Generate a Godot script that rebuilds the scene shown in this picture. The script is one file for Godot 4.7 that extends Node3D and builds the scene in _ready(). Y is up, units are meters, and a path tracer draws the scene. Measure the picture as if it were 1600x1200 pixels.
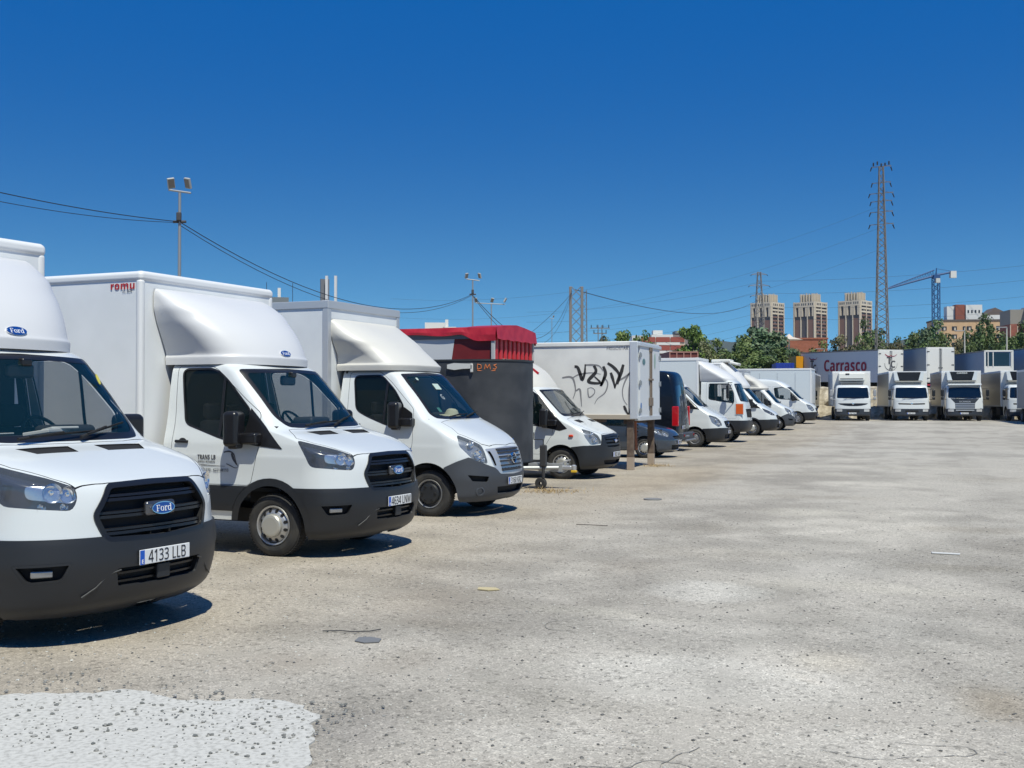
extends Node3D
# A gravel lorry park on a clear June day: vans and box trucks in a row, lorries at the far end.

# ---------------------------------------------------------------- mesh building
class MB:
	var v := PackedVector3Array()
	var n := PackedVector3Array()
	var col := PackedColorArray()
	var uv := PackedVector2Array()
	var cur := Color(1, 1, 1)
	var use_col := false
	var use_uv := false
	func tri(a: Vector3, b: Vector3, c: Vector3, na: Vector3, nb: Vector3, nc: Vector3):
		if (b - a).cross(c - a).dot(na + nb + nc) > 0.0:
			v.append(a); v.append(c); v.append(b)
			n.append(na); n.append(nc); n.append(nb)
		else:
			v.append(a); v.append(b); v.append(c)
			n.append(na); n.append(nb); n.append(nc)
		if use_col:
			col.append(cur); col.append(cur); col.append(cur)
	func flat(a: Vector3, b: Vector3, c: Vector3, out: Vector3):
		var m := (b - a).cross(c - a)
		if m.length_squared() < 1e-16:
			return
		m = m.normalized()
		if m.dot(out) < 0.0:
			m = -m
		tri(a, b, c, m, m, m)
	func quad(a: Vector3, b: Vector3, c: Vector3, d: Vector3, out: Vector3):
		flat(a, b, c, out)
		flat(a, c, d, out)
	func squad(a, b, c, d, na, nb, nc, nd):
		tri(a, b, c, na, nb, nc)
		tri(a, c, d, na, nc, nd)
	# box by centre, size and basis
	func box(c: Vector3, s: Vector3, bs := Basis()):
		var h := s * 0.5
		for ax in 3:
			for sg in [-1.0, 1.0]:
				var o := Vector3(); o[ax] = sg
				var u := Vector3(); u[(ax + 1) % 3] = h[(ax + 1) % 3]
				var w := Vector3(); w[(ax + 2) % 3] = h[(ax + 2) % 3]
				var f: Vector3 = o * h[ax]
				quad(c + bs * (f - u - w), c + bs * (f + u - w), c + bs * (f + u + w), c + bs * (f - u + w), bs * o)
	# box with rounded edges
	func rbox(c: Vector3, s: Vector3, r: float, bs := Basis(), fine := false):
		var h := s * 0.5
		r = minf(r, minf(h.x, minf(h.y, h.z)) * 0.999)
		for ax in 3:
			var a1 := (ax + 1) % 3
			var a2 := (ax + 2) % 3
			var l1 := _steps(h[a1], r, fine)
			var l2 := _steps(h[a2], r, fine)
			for sg in [-1.0, 1.0]:
				for i in l1.size() - 1:
					for j in l2.size() - 1:
						var ps := []
						var ns := []
						for q in [[0, 0], [1, 0], [1, 1], [0, 1]]:
							var p := Vector3()
							p[ax] = sg * h[ax]
							p[a1] = l1[i + q[0]]
							p[a2] = l2[j + q[1]]
							var k := Vector3(clampf(p.x, -h.x + r, h.x - r), clampf(p.y, -h.y + r, h.y - r), clampf(p.z, -h.z + r, h.z - r))
							var d := (p - k).normalized()
							ps.append(c + bs * (k + d * r)); ns.append(bs * d)
						squad(ps[0], ps[1], ps[2], ps[3], ns[0], ns[1], ns[2], ns[3])
	func _steps(h: float, r: float, fine: bool) -> Array:
		if fine:
			return [-h, -h + r * 0.35, -h + r * 0.7, -h + r, h - r, h - r * 0.7, h - r * 0.35, h]
		return [-h, -h + r * 0.5, -h + r, h - r, h - r * 0.5, h]
	func tube(a: Vector3, b: Vector3, ra: float, rb: float, seg := 8, caps := true):
		var d := (b - a).normalized()
		var u := d.cross(Vector3.UP if absf(d.y) < 0.9 else Vector3.RIGHT).normalized()
		var w := d.cross(u)
		for i in seg:
			var t0 := TAU * i / seg
			var t1 := TAU * (i + 1) / seg
			var n0 := u * cos(t0) + w * sin(t0)
			var n1 := u * cos(t1) + w * sin(t1)
			squad(a + n0 * ra, a + n1 * ra, b + n1 * rb, b + n0 * rb, n0, n1, n1, n0)
			if caps:
				tri(a, a + n0 * ra, a + n1 * ra, -d, -d, -d)
				tri(b, b + n0 * rb, b + n1 * rb, d, d, d)
	func path(pts: Array, r: float, seg := 6):
		for i in pts.size() - 1:
			tube(pts[i], pts[i + 1], r, r, seg, i == 0 or i == pts.size() - 2)
	# lathe about an axis through o: prof = [[along, radius], ...]
	func lathe(o: Vector3, axis: Vector3, prof: Array, seg := 32, smooth := true):
		var d := axis.normalized()
		var u := d.cross(Vector3.UP if absf(d.y) < 0.9 else Vector3.RIGHT).normalized()
		var w := d.cross(u)
		for k in prof.size() - 1:
			var p0 = prof[k]
			var p1 = prof[k + 1]
			var da: float = p1[0] - p0[0]
			var dr: float = p1[1] - p0[1]
			var ln := sqrt(da * da + dr * dr)
			if ln < 1e-6:
				continue
			for i in seg:
				var t0 := TAU * i / seg
				var t1 := TAU * (i + 1) / seg
				var e0 := u * cos(t0) + w * sin(t0)
				var e1 := u * cos(t1) + w * sin(t1)
				var n0 := (e0 * da - d * dr) / ln
				var n1 := (e1 * da - d * dr) / ln
				squad(o + d * p0[0] + e0 * p0[1], o + d * p0[0] + e1 * p0[1], o + d * p1[0] + e1 * p1[1], o + d * p1[0] + e0 * p1[1], n0, n1, n1, n0)
	# prism: polygon (2D points) mapped by f(p, depth)
	func prism(poly: PackedVector2Array, o: Vector3, eu: Vector3, ev: Vector3, ew: Vector3):
		var idx := Geometry2D.triangulate_polygon(poly)
		var dn := ew.normalized()
		for i in range(0, idx.size(), 3):
			var a := o + eu * poly[idx[i]].x + ev * poly[idx[i]].y
			var b := o + eu * poly[idx[i + 1]].x + ev * poly[idx[i + 1]].y
			var c := o + eu * poly[idx[i + 2]].x + ev * poly[idx[i + 2]].y
			tri(a, b, c, -dn, -dn, -dn)
			tri(a + ew, b + ew, c + ew, dn, dn, dn)
		var ctr := Vector2()
		var cw := Geometry2D.is_polygon_clockwise(poly)
		for i in poly.size():
			var p := poly[i]
			var q := poly[(i + 1) % poly.size()]
			var e := (q - p).normalized()
			var nn := Vector2(e.y, -e.x)
			if cw:
				nn = -nn
			var n3 := (eu * nn.x + ev * nn.y).normalized()
			var a := o + eu * p.x + ev * p.y
			var b := o + eu * q.x + ev * q.y
			quad(a, b, b + ew, a + ew, n3)
	func soup(s):
		for i in range(0, s.v.size(), 3):
			tri(s.v[i], s.v[i + 1], s.v[i + 2], s.n[i], s.n[i + 1], s.n[i + 2])
	func mesh() -> ArrayMesh:
		var m := ArrayMesh.new()
		if v.is_empty():
			return m
		var a := []
		a.resize(Mesh.ARRAY_MAX)
		a[Mesh.ARRAY_VERTEX] = v
		a[Mesh.ARRAY_NORMAL] = n
		if use_col:
			a[Mesh.ARRAY_COLOR] = col
		if use_uv:
			a[Mesh.ARRAY_TEX_UV] = uv
		m.add_surface_from_arrays(Mesh.PRIMITIVE_TRIANGLES, a)
		return m

# triangle soup cut out of a body shell
class Soup:
	var v := PackedVector3Array()
	var n := PackedVector3Array()
	func add(o):
		v.append_array(o.v); n.append_array(o.n)
	func moved(d: float):
		var s = Soup.new()
		for i in v.size():
			s.v.append(v[i] + n[i] * d); s.n.append(n[i])
		return s
	func shifted(d: Vector3):
		var s = Soup.new()
		for i in v.size():
			s.v.append(v[i] + d); s.n.append(n[i])
		return s

# ---------------------------------------------------------------- scene helpers
var used := {}
var mats := {}
var rng := RandomNumberGenerator.new()

func numbered(called: String) -> String:
	if not used.has(called):
		used[called] = 0
		return called
	used[called] += 1
	return "%s_%03d" % [called, used[called]]

func tag(o, label := "", category := "", group := "", kind := ""):
	if label: o.set_meta("label", label)
	if category: o.set_meta("category", category)
	if group: o.set_meta("group", group)
	if kind: o.set_meta("kind", kind)
	return o

func thing(called, label, category, at := Vector3.ZERO, turn := 0.0, group := "") -> Node3D:
	var o := Node3D.new()
	o.name = numbered(called)
	add_child(o)
	o.position = at
	o.rotation.y = turn
	tag(o, label, category, group)
	return o

func obj(called, st, m, parent = null) -> MeshInstance3D:
	var o := MeshInstance3D.new()
	o.mesh = st.mesh() if st is MB else st
	o.material_override = m
	if parent == null:
		o.name = numbered(called)
		add_child(o)
	else:
		o.name = called
		parent.add_child(o, true)
	return o

func lone(called, st, m, label, category, group := "") -> MeshInstance3D:
	return tag(obj(called, st, m), label, category, group)

func struct(called, st, m) -> MeshInstance3D:
	return tag(obj(called, st, m), "", "", "", "structure")

func lin(r: float, g: float, b: float) -> Color:
	return Color(r, g, b).linear_to_srgb()

# material by linear base colour
func mat(key: String, c: Color, rough := 0.5, metal := 0.0, coat := 0.0) -> StandardMaterial3D:
	if mats.has(key):
		return mats[key]
	var m := StandardMaterial3D.new()
	m.resource_name = key
	m.albedo_color = c.linear_to_srgb()
	m.roughness = rough
	m.metallic = metal
	if coat > 0.0:
		m.clearcoat_enabled = true
		m.clearcoat = coat
		m.clearcoat_roughness = 0.05
	mats[key] = m
	return m

func noise_tex(seed_: int, freq: float, ramp: Array, w := 512, octaves := 4, kind := FastNoiseLite.TYPE_SIMPLEX_SMOOTH) -> ImageTexture:
	var f := FastNoiseLite.new()
	f.seed = seed_
	f.noise_type = kind
	f.frequency = freq
	f.fractal_octaves = octaves
	var im := f.get_seamless_image(w, w)
	im.convert(Image.FORMAT_L8)
	var src := im.get_data()
	var g := Gradient.new()
	g.offsets = PackedFloat32Array()
	g.colors = PackedColorArray()
	var offs := PackedFloat32Array()
	var cols := PackedColorArray()
	for r in ramp:
		offs.append(r[0]); cols.append(r[1])
	g.offsets = offs
	g.colors = cols
	var lut := PackedByteArray()
	for i in 256:
		var c := g.sample(i / 255.0)
		lut.append(int(clampf(c.r, 0, 1) * 255)); lut.append(int(clampf(c.g, 0, 1) * 255)); lut.append(int(clampf(c.b, 0, 1) * 255))
	var out := PackedByteArray()
	out.resize(w * w * 3)
	for i in w * w:
		var k := int(src[i]) * 3
		out[i * 3] = lut[k]; out[i * 3 + 1] = lut[k + 1]; out[i * 3 + 2] = lut[k + 2]
	return ImageTexture.create_from_image(Image.create_from_data(w, w, false, Image.FORMAT_RGB8, out))

# a surface whose colour wanders a little: dirt, weathering
func worn(key: String, a: Color, b: Color, rough: float, scale: float, metal := 0.0, sd := 1) -> StandardMaterial3D:
	if mats.has(key):
		return mats[key]
	var m := StandardMaterial3D.new()
	m.resource_name = key
	m.albedo_texture = noise_tex(sd, 0.012, [[0.25, a.linear_to_srgb()], [0.75, b.linear_to_srgb()]], 256, 5)
	m.uv1_triplanar = true
	m.uv1_world_triplanar = true
	m.uv1_scale = Vector3.ONE * scale
	m.roughness = rough
	m.metallic = metal
	mats[key] = m
	return m

func text(called, s: String, height: float, m, parent, at: Vector3, bs := Basis(), font := "Droid Sans", squeeze := 1.0, bold := 400, slant := false, align := HORIZONTAL_ALIGNMENT_CENTER) -> MeshInstance3D:
	var f := SystemFont.new()
	f.font_names = PackedStringArray([font])
	f.font_weight = bold
	f.font_italic = slant
	var t := TextMesh.new()
	t.text = s
	t.font = f
	t.font_size = 64
	t.pixel_size = height / 46.0
	t.depth = 0.002
	t.horizontal_alignment = align
	t.vertical_alignment = VERTICAL_ALIGNMENT_CENTER
	var o := MeshInstance3D.new()
	o.name = called
	o.mesh = t
	o.material_override = m
	parent.add_child(o, true)
	o.transform = Transform3D(bs * Basis.from_scale(Vector3(squeeze, 1, 1)), at)
	return o

# basis whose local x runs along ex, y up-ish along ey, z = outward
func face(ex: Vector3, ey: Vector3) -> Basis:
	return Basis(ex.normalized(), ey.normalized(), ex.cross(ey).normalized())

func poly(a: Array) -> PackedVector2Array:
	var p := PackedVector2Array()
	for i in range(0, a.size(), 2):
		p.append(Vector2(a[i], a[i + 1]))
	return p

# rounds the corners of a polygon
func rounded(p: PackedVector2Array, r: float, seg := 4) -> PackedVector2Array:
	var out := PackedVector2Array()
	var k := p.size()
	for i in k:
		var a := p[(i + k - 1) % k]
		var b := p[i]
		var c := p[(i + 1) % k]
		var rr := minf(r, minf(a.distance_to(b), b.distance_to(c)) * 0.45)
		var s := b + (a - b).normalized() * rr
		var e := b + (c - b).normalized() * rr
		for j in seg + 1:
			var t := float(j) / seg
			out.append(s.lerp(b, t).lerp(b.lerp(e, t), t))
	return out

func ellipse(cx: float, cy: float, rx: float, ry: float, seg := 28) -> PackedVector2Array:
	var p := PackedVector2Array()
	for i in seg:
		p.append(Vector2(cx + rx * cos(TAU * i / seg), cy + ry * sin(TAU * i / seg)))
	return p

func mirror_z(p: PackedVector2Array) -> PackedVector2Array:
	var q := PackedVector2Array()
	for i in range(p.size() - 1, -1, -1):
		q.append(Vector2(-p[i].x, p[i].y))
	return q

# ---------------------------------------------------------------- body shells
# st = [[y, front x, half width, corner length, corner power], ...] from bottom to top; xr = rear x
class Shell:
	var st: Array
	var xr: float
	func _init(stations: Array, rear: float):
		st = stations
		xr = rear
	func at(t: float) -> Array:
		var i := clampi(int(floor(t)), 0, st.size() - 2)
		var f := t - i
		var a = st[maxi(i - 1, 0)]
		var b = st[i]
		var c = st[i + 1]
		var d = st[mini(i + 2, st.size() - 1)]
		var o := []
		for k in 5:
			var q0: float = a[k]
			var q1: float = b[k]
			var q2: float = c[k]
			var q3: float = d[k]
			var m1 := _slope(q0, q1, q2)
			var m2 := _slope(q1, q2, q3)
			var f2 := f * f
			var f3 := f2 * f
			o.append((2 * f3 - 3 * f2 + 1) * q1 + (f3 - 2 * f2 + f) * m1 + (-2 * f3 + 3 * f2) * q2 + (f3 - f2) * m2)
		return o
	func _slope(a: float, b: float, c: float) -> float:
		var u := b - a
		var w := c - b
		if u * w <= 0.0:
			return 0.0
		return 2.0 * u * w / (u + w)
	func par(y: float) -> float:
		var lo := 0.0
		var hi := float(st.size() - 1)
		for k in 28:
			var m := (lo + hi) * 0.5
			if at(m)[0] < y: lo = m
			else: hi = m
		return lo
	func front(y: float, z: float) -> float:
		var s = at(par(y))
		return s[1] - s[3] + s[3] * sqrt(maxf(0.0, 1.0 - pow(minf(absf(z) / s[2], 1.0), s[4])))
	func side(y: float, x: float) -> float:
		var s = at(par(y))
		var k: float = (x - (s[1] - s[3])) / s[3]
		if k <= 0.0:
			return s[2]
		return s[2] * pow(maxf(0.0, 1.0 - k * k), 1.0 / s[4])
	func soup(sub := 5, sides := 10) -> Soup:
		var fr := [1.0, 0.997, 0.988, 0.972, 0.95, 0.92, 0.88, 0.83, 0.77, 0.69, 0.6, 0.5, 0.4, 0.3, 0.2, 0.1, 0.0]
		var rows := (st.size() - 1) * sub + 1
		var P := []
		for r in rows:
			var s = at(float(r) / sub)
			var line := PackedVector3Array()
			var xs: float = s[1] - s[3]
			for i in sides:
				line.append(Vector3(lerpf(xr, xs, float(i) / sides), s[0], s[2]))
			for q in fr:
				line.append(Vector3(xs + s[3] * sqrt(maxf(0.0, 1.0 - pow(q, s[4]))), s[0], s[2] * q))
			var full := PackedVector3Array(line)
			for i in range(line.size() - 2, -1, -1):
				full.append(Vector3(line[i].x, line[i].y, -line[i].z))
			P.append(full)
		var cols: int = P[0].size()
		var N := []
		for r in rows:
			var nl := PackedVector3Array()
			for c in cols:
				var du: Vector3 = P[r][mini(c + 1, cols - 1)] - P[r][maxi(c - 1, 0)]
				var dv: Vector3 = P[mini(r + 1, rows - 1)][c] - P[maxi(r - 1, 0)][c]
				var m := dv.cross(du)
				if r == rows - 1:
					m = m.normalized() + Vector3(0, 0.0001, 0)
				nl.append(m.normalized() if m.length() > 1e-9 else Vector3.UP)
			N.append(nl)
		# outward: at the widest point of the right side the normal must have +z
		var flip: bool = N[rows / 3][1].z < 0.0
		var o := Soup.new()
		for r in rows - 1:
			for c in cols - 1:
				for t in [[0, 0, 1, 0, 1, 1], [0, 0, 1, 1, 0, 1]]:
					for k in 3:
						var rr: int = r + t[k * 2]
						var cc: int = c + t[k * 2 + 1]
						o.v.append(P[rr][cc])
						o.n.append(-N[rr][cc] if flip else N[rr][cc])
		# lid
		var top: PackedVector3Array = P[rows - 1]
		for c in cols / 2:
			var a := top[c]
			var b := top[c + 1]
			var d := top[cols - 1 - c]
			var e := top[cols - 2 - c]
			for q in [[a, b, e], [a, e, d]]:
				for k in 3:
					o.v.append(q[k]); o.n.append(Vector3.UP)
		return o

# splits a soup by a polygon seen along `dir`; eu, ev span the drawing plane. Returns [inside, outside]
func cut(s: Soup, pg: PackedVector2Array, eu: Vector3, ev: Vector3, dir: Vector3, least := 0.05) -> Array:
	var ins := Soup.new()
	var out := Soup.new()
	var bb := Rect2(pg[0], Vector2.ZERO)
	for p in pg:
		bb = bb.expand(p)
	for i in range(0, s.v.size(), 3):
		var a := s.v[i]
		var b := s.v[i + 1]
		var c := s.v[i + 2]
		var hit := (s.n[i] + s.n[i + 1] + s.n[i + 2]).dot(dir) / 3.0 > least
		var t := PackedVector2Array()
		if hit:
			t = PackedVector2Array([Vector2(a.dot(eu), a.dot(ev)), Vector2(b.dot(eu), b.dot(ev)), Vector2(c.dot(eu), c.dot(ev))])
			var tb := Rect2(t[0], Vector2.ZERO).expand(t[1]).expand(t[2])
			hit = tb.intersects(bb, true) and absf((t[1] - t[0]).cross(t[2] - t[0])) > 1e-10
		if not hit:
			for k in 3:
				out.v.append(s.v[i + k]); out.n.append(s.n[i + k])
			continue
		_fill(ins, Geometry2D.intersect_polygons(t, pg), t, s, i)
		_fill(out, Geometry2D.clip_polygons(t, pg), t, s, i)
	return [ins, out]

func _fill(o: Soup, polys: Array, t: PackedVector2Array, s: Soup, i: int):
	for p in polys:
		if p.size() < 3:
			continue
		var idx := Geometry2D.triangulate_polygon(p)
		var den := (t[1] - t[0]).cross(t[2] - t[0])
		for k in range(0, idx.size(), 3):
			for j in 3:
				var q: Vector2 = p[idx[k + j]]
				var w1 := (q - t[0]).cross(t[2] - t[0]) / den
				var w2 := (t[1] - t[0]).cross(q - t[0]) / den
				o.v.append(s.v[i] + (s.v[i + 1] - s.v[i]) * w1 + (s.v[i + 2] - s.v[i]) * w2)
				o.n.append((s.n[i] * (1.0 - w1 - w2) + s.n[i + 1] * w1 + s.n[i + 2] * w2).normalized())

func cut_side(s: Soup, pg: PackedVector2Array, sg: float, least := 0.35) -> Array:
	return cut(s, pg, Vector3.RIGHT, Vector3.UP, Vector3(0, 0, sg), least)

func cut_front(s: Soup, pg: PackedVector2Array, least := 0.02) -> Array:
	return cut(s, pg, Vector3.BACK, Vector3.UP, Vector3.RIGHT, least)

func cut_top(s: Soup, pg: PackedVector2Array, least := 0.3) -> Array:
	return cut(s, pg, Vector3.RIGHT, Vector3.BACK, Vector3.UP, least)

func as_mb(s: Soup) -> MB:
	var m := MB.new()
	m.soup(s)
	return m

func grown(p: PackedVector2Array, d: float) -> PackedVector2Array:
	var r := Geometry2D.offset_polygon(p, d, Geometry2D.JOIN_ROUND)
	return r[0] if r.size() > 0 else p
# ---------------------------------------------------------------- vehicle details
func paint() -> StandardMaterial3D:
	return mat("white_paint", Color(0.65, 0.68, 0.69), 0.32, 0.0, 0.6)
func plastic() -> StandardMaterial3D:
	return mat("bumper_plastic", Color(0.017, 0.019, 0.023), 0.45)
func black() -> StandardMaterial3D:
	return mat("black_trim", Color(0.012, 0.012, 0.014), 0.3)
func matt() -> StandardMaterial3D:
	return mat("matt_black", Color(0.012, 0.012, 0.013), 0.85)
func chrome() -> StandardMaterial3D:
	return mat("chrome", Color(0.82, 0.83, 0.85), 0.12, 1.0)
func steel() -> StandardMaterial3D:
	return mat("wheel_steel", Color(0.5, 0.5, 0.5), 0.38, 0.75)
func rubber() -> StandardMaterial3D:
	return worn("tyre_rubber", Color(0.022, 0.022, 0.023), Color(0.045, 0.042, 0.038), 0.8, 1.4, 0.0, 4)
func trim_in() -> StandardMaterial3D:
	return mat("cab_lining", Color(0.035, 0.04, 0.05), 0.8)
func dash_mat() -> StandardMaterial3D:
	return mat("dashboard_plastic", Color(0.03, 0.033, 0.04), 0.6)
func glass(key := "window_glass", a := 0.24, c := Color(0.14, 0.24, 0.24)) -> StandardMaterial3D:
	if mats.has(key):
		return mats[key]
	var m := StandardMaterial3D.new()
	m.resource_name = key
	m.albedo_color = Color(c.r, c.g, c.b, a)
	m.transparency = BaseMaterial3D.TRANSPARENCY_ALPHA
	m.roughness = 0.02
	m.metallic_specular = 0.4
	mats[key] = m
	return m
func lens_mat() -> StandardMaterial3D:
	return glass("lamp_lens", 0.06, Color(0.9, 0.95, 1.0))

# walls round the rim of a soup, down to the same soup moved
func walls(a: Soup, b: Soup) -> MB:
	var edges := {}
	for i in range(0, a.v.size(), 3):
		for k in 3:
			var j := i + k
			var l := i + (k + 1) % 3
			var p := Vector3i((a.v[j] * 4000.0).round())
			var q := Vector3i((a.v[l] * 4000.0).round())
			if p == q:
				continue
			var key = [p, q] if (p.x < q.x or (p.x == q.x and (p.y < q.y or (p.y == q.y and p.z < q.z)))) else [q, p]
			if edges.has(key):
				edges[key] = []
			else:
				edges[key] = [j, l]
	var ctr := Vector3()
	for p in a.v:
		ctr += p
	ctr /= maxf(1.0, a.v.size())
	var m := MB.new()
	for key in edges:
		var e = edges[key]
		if e.size() == 2:
			m.quad(a.v[e[0]], a.v[e[1]], b.v[e[1]], b.v[e[0]], ctr - a.v[e[0]])
	return m

# bar that follows the front of a shell
func front_bar(m: MB, sh: Shell, y0: float, y1: float, z0: float, z1: float, off: float, deep: float, lean := 0.0, seg := 12):
	var pf := []
	for i in seg + 1:
		var z := lerpf(z0, z1, float(i) / seg)
		var xa := sh.front(y0, z) + off
		var xb := sh.front(y1, z) + off - lean
		pf.append([Vector3(xa, y0, z), Vector3(xb, y1, z), Vector3(xb - deep, y1, z), Vector3(xa - deep, y0, z)])
	for i in seg:
		var a = pf[i]
		var b = pf[i + 1]
		m.quad(a[0], b[0], b[1], a[1], Vector3.RIGHT)
		m.quad(a[1], b[1], b[2], a[2], Vector3.UP)
		m.quad(a[3], b[3], b[0], a[0], Vector3.DOWN)
	m.quad(pf[0][0], pf[0][1], pf[0][2], pf[0][3], Vector3(0, 0, z0 - z1))
	m.quad(pf[seg][0], pf[seg][1], pf[seg][2], pf[seg][3], Vector3(0, 0, z1 - z0))

# wheel at the vehicle's side: c is the centre of the outer face, sg +1 right / -1 left
func wheel(t, c: Vector3, sg: float, r := 0.35, w := 0.21, style := "slots", rr := 0.225):
	var ax := Vector3(0, 0, sg)
	var ty := MB.new()
	var d := 0.0
	ty.lathe(c, ax, [[-w, rr * 0.98], [-w, r * 0.86], [-w + 0.02, r * 0.96], [-w + 0.045, r], [-0.045, r], [-0.02, r * 0.965], [-0.004, r * 0.88], [0.004, r * 0.8], [0.0, rr * 1.08], [-0.008, rr * 1.0], [-0.05, rr * 0.97]], 40)
	# tread blocks
	for i in 60:
		var th := TAU * i / 60.0
		var e := Vector3(cos(th), sin(th), 0)
		var b := Basis(Vector3(-sin(th), cos(th), 0), e, Vector3(0, 0, 1))
		ty.box(c + e * (r + 0.001) + ax * (-w * 0.28), Vector3(0.022, 0.009, w * 0.3), b)
		ty.box(c + e * (r + 0.001) + ax * (-w * 0.7), Vector3(0.022, 0.009, w * 0.3), b)
	var wh = Node3D.new()
	wh.name = "wheel"
	t.add_child(wh, true)
	obj("tyre", ty, rubber(), wh)
	var rm := MB.new()
	rm.lathe(c, ax, [[-w * 0.9, rr * 0.9], [-0.03, rr * 0.93], [-0.004, rr * 0.99], [0.004, rr * 0.97], [-0.004, rr * 0.9], [-0.05, rr * 0.86]], 36)
	if style == "slots":
		rm.lathe(c, ax, [[-0.06, rr * 0.86], [-0.03, rr * 0.84], [-0.01, rr * 0.72], [0.005, rr * 0.6], [0.005, 0.0]], 36)
		obj("rim", rm, steel(), wh)
		var hs := MB.new()
		for i in 12:
			var th := TAU * (i + 0.5) / 12.0
			var e := Vector3(cos(th), sin(th), 0)
			hs.prism(ellipse(0, 0, 0.019, 0.024, 10), c + e * rr * 0.745 + ax * -0.019, Vector3(-sin(th), cos(th), 0), (e - ax * 0.55).normalized(), ax * 0.012)
		tag(obj("vent_holes", hs, matt(), wh), "", "", "", "stuff")
		var hc := MB.new()
		hc.lathe(c, ax, [[0.0, rr * 0.58], [0.035, rr * 0.57], [0.05, rr * 0.52], [0.056, rr * 0.42], [0.058, 0.0]], 32)
		obj("hub_cap", hc, mat("hub_metal", Color(0.5, 0.49, 0.45), 0.4, 0.5), wh)
	elif style == "bolts":
		rm.lathe(c, ax, [[-0.07, rr * 0.86], [-0.06, rr * 0.75], [-0.02, rr * 0.62]], 36)
		obj("rim", rm, mat("dirty_rim", Color(0.3, 0.3, 0.3), 0.45, 0.6), wh)
		var hc := MB.new()
		hc.lathe(c, ax, [[-0.03, rr * 0.74], [-0.005, rr * 0.73], [0.02, rr * 0.66], [0.028, rr * 0.5], [0.03, 0.0]], 32)
		obj("hub_cap", hc, plastic(), wh)
		var nb := MB.new()
		for i in 6:
			var th := TAU * i / 6.0
			nb.lathe(c + Vector3(cos(th), sin(th), 0) * rr * 0.5 + ax * 0.02, ax, [[0, 0.024], [0.016, 0.022], [0.017, 0.014], [0.006, 0.012], [0.006, 0]], 12)
		tag(obj("wheel_nuts", nb, matt(), wh), "", "", "", "stuff")
	else:
		rm.lathe(c, ax, [[-0.07, rr * 0.86], [-0.06, rr * 0.7], [-0.03, rr * 0.55], [-0.02, rr * 0.3], [0.02, rr * 0.28], [0.022, 0]], 30)
		obj("rim", rm, mat("grey_rim", Color(0.25, 0.25, 0.26), 0.4, 0.5), wh)
	return wh

func number_plate(t, at: Vector3, s: String, turn := 0.0, w := 0.52, small := false):
	var b := Basis(Vector3.UP, PI / 2 + turn)
	var p := MB.new()
	p.rbox(at, Vector3(w, 0.11, 0.012), 0.005, b)
	var pl = obj("number_plate", p, mat("plate_white", Color(0.72, 0.73, 0.74), 0.35), t)
	var bl := MB.new()
	var ex: Vector3 = b * Vector3.RIGHT
	var ez: Vector3 = b * Vector3.BACK
	bl.box(at - ex * (w * 0.5 - 0.022) + ez * 0.0065, Vector3(0.042, 0.104, 0.004), b)
	obj("plate_band", bl, mat("plate_blue", Color(0.005, 0.09, 0.5), 0.35), pl)
	if not small:
		text("plate_country", "E", 0.028, mat("plate_letter", Color(0.8, 0.8, 0.8), 0.5), pl, at - ex * (w * 0.5 - 0.022) + ez * 0.0095 - Vector3(0, 0.03, 0), b, "Droid Sans", 1.0, 700)
	text("plate_text", s, 0.088, mat("plate_ink", Color(0.012, 0.013, 0.018), 0.5), pl, at + ex * 0.02 + ez * 0.008, b, "Droid Sans", 0.80, 400)
	return pl

func oval_badge(t, at: Vector3, b: Basis, w: float, word := true):
	var m := MB.new()
	m.prism(ellipse(0, 0, w * 0.5, w * 0.2), at - b.z * 0.02, b.x, b.y, b.z * 0.03)
	var bd = obj("badge", m, chrome(), t)
	var q := MB.new()
	q.prism(ellipse(0, 0, w * 0.465, w * 0.172), at + b.z * 0.0095, b.x, b.y, b.z * 0.003)
	obj("badge_field", q, mat("badge_blue", Color(0.006, 0.05, 0.26), 0.25, 0.0, 0.5), bd)
	if word:
		text("badge_word", "Ford", w * 0.20, mat("badge_letter", Color(0.8, 0.82, 0.85), 0.4), bd, at + b.z * 0.0135 - b.y * w * 0.008, b, "Droid Serif", 1.1, 400, true)

# mirror housing on an arm; at = where it is bolted to the door
func mirror(t, at: Vector3, sg: float, big := 1.0, two := false):
	var m := MB.new()
	var c := at + Vector3(-0.085, 0.07, 0.135 * sg) * big
	m.rbox(c, Vector3(0.18, 0.40, 0.26) * big, 0.055 * big, Basis(Vector3.UP, 0.25 * sg), true)
	m.rbox(at + Vector3(0.06, -0.04, 0.06 * sg) * big, Vector3(0.28, 0.13, 0.14) * big, 0.03 * big, Basis(), true)
	m.rbox(c + Vector3(0.02, -0.19, 0.0) * big, Vector3(0.12, 0.07, 0.19) * big, 0.03 * big, Basis(Vector3.UP, 0.25 * sg), true)
	var mr = obj("wing_mirror", m, black(), t)
	var g := MB.new()
	g.box(c + Basis(Vector3.UP, 0.25 * sg) * Vector3(-0.088, 0.0, 0.0) * big, Vector3(0.004, 0.26, 0.16) * big, Basis(Vector3.UP, 0.25 * sg))
	obj("mirror_glass", g, chrome(), mr)
	var l := MB.new()
	l.rbox(c + Vector3(0.03, -0.11, 0.1 * sg) * big, Vector3(0.055, 0.15, 0.03) * big, 0.014 * big, Basis(Vector3.UP, 0.25 * sg))
	obj("indicator_lens", l, mat("clear_lens", Color(0.62, 0.62, 0.62), 0.15, 0.3), mr)

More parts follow.
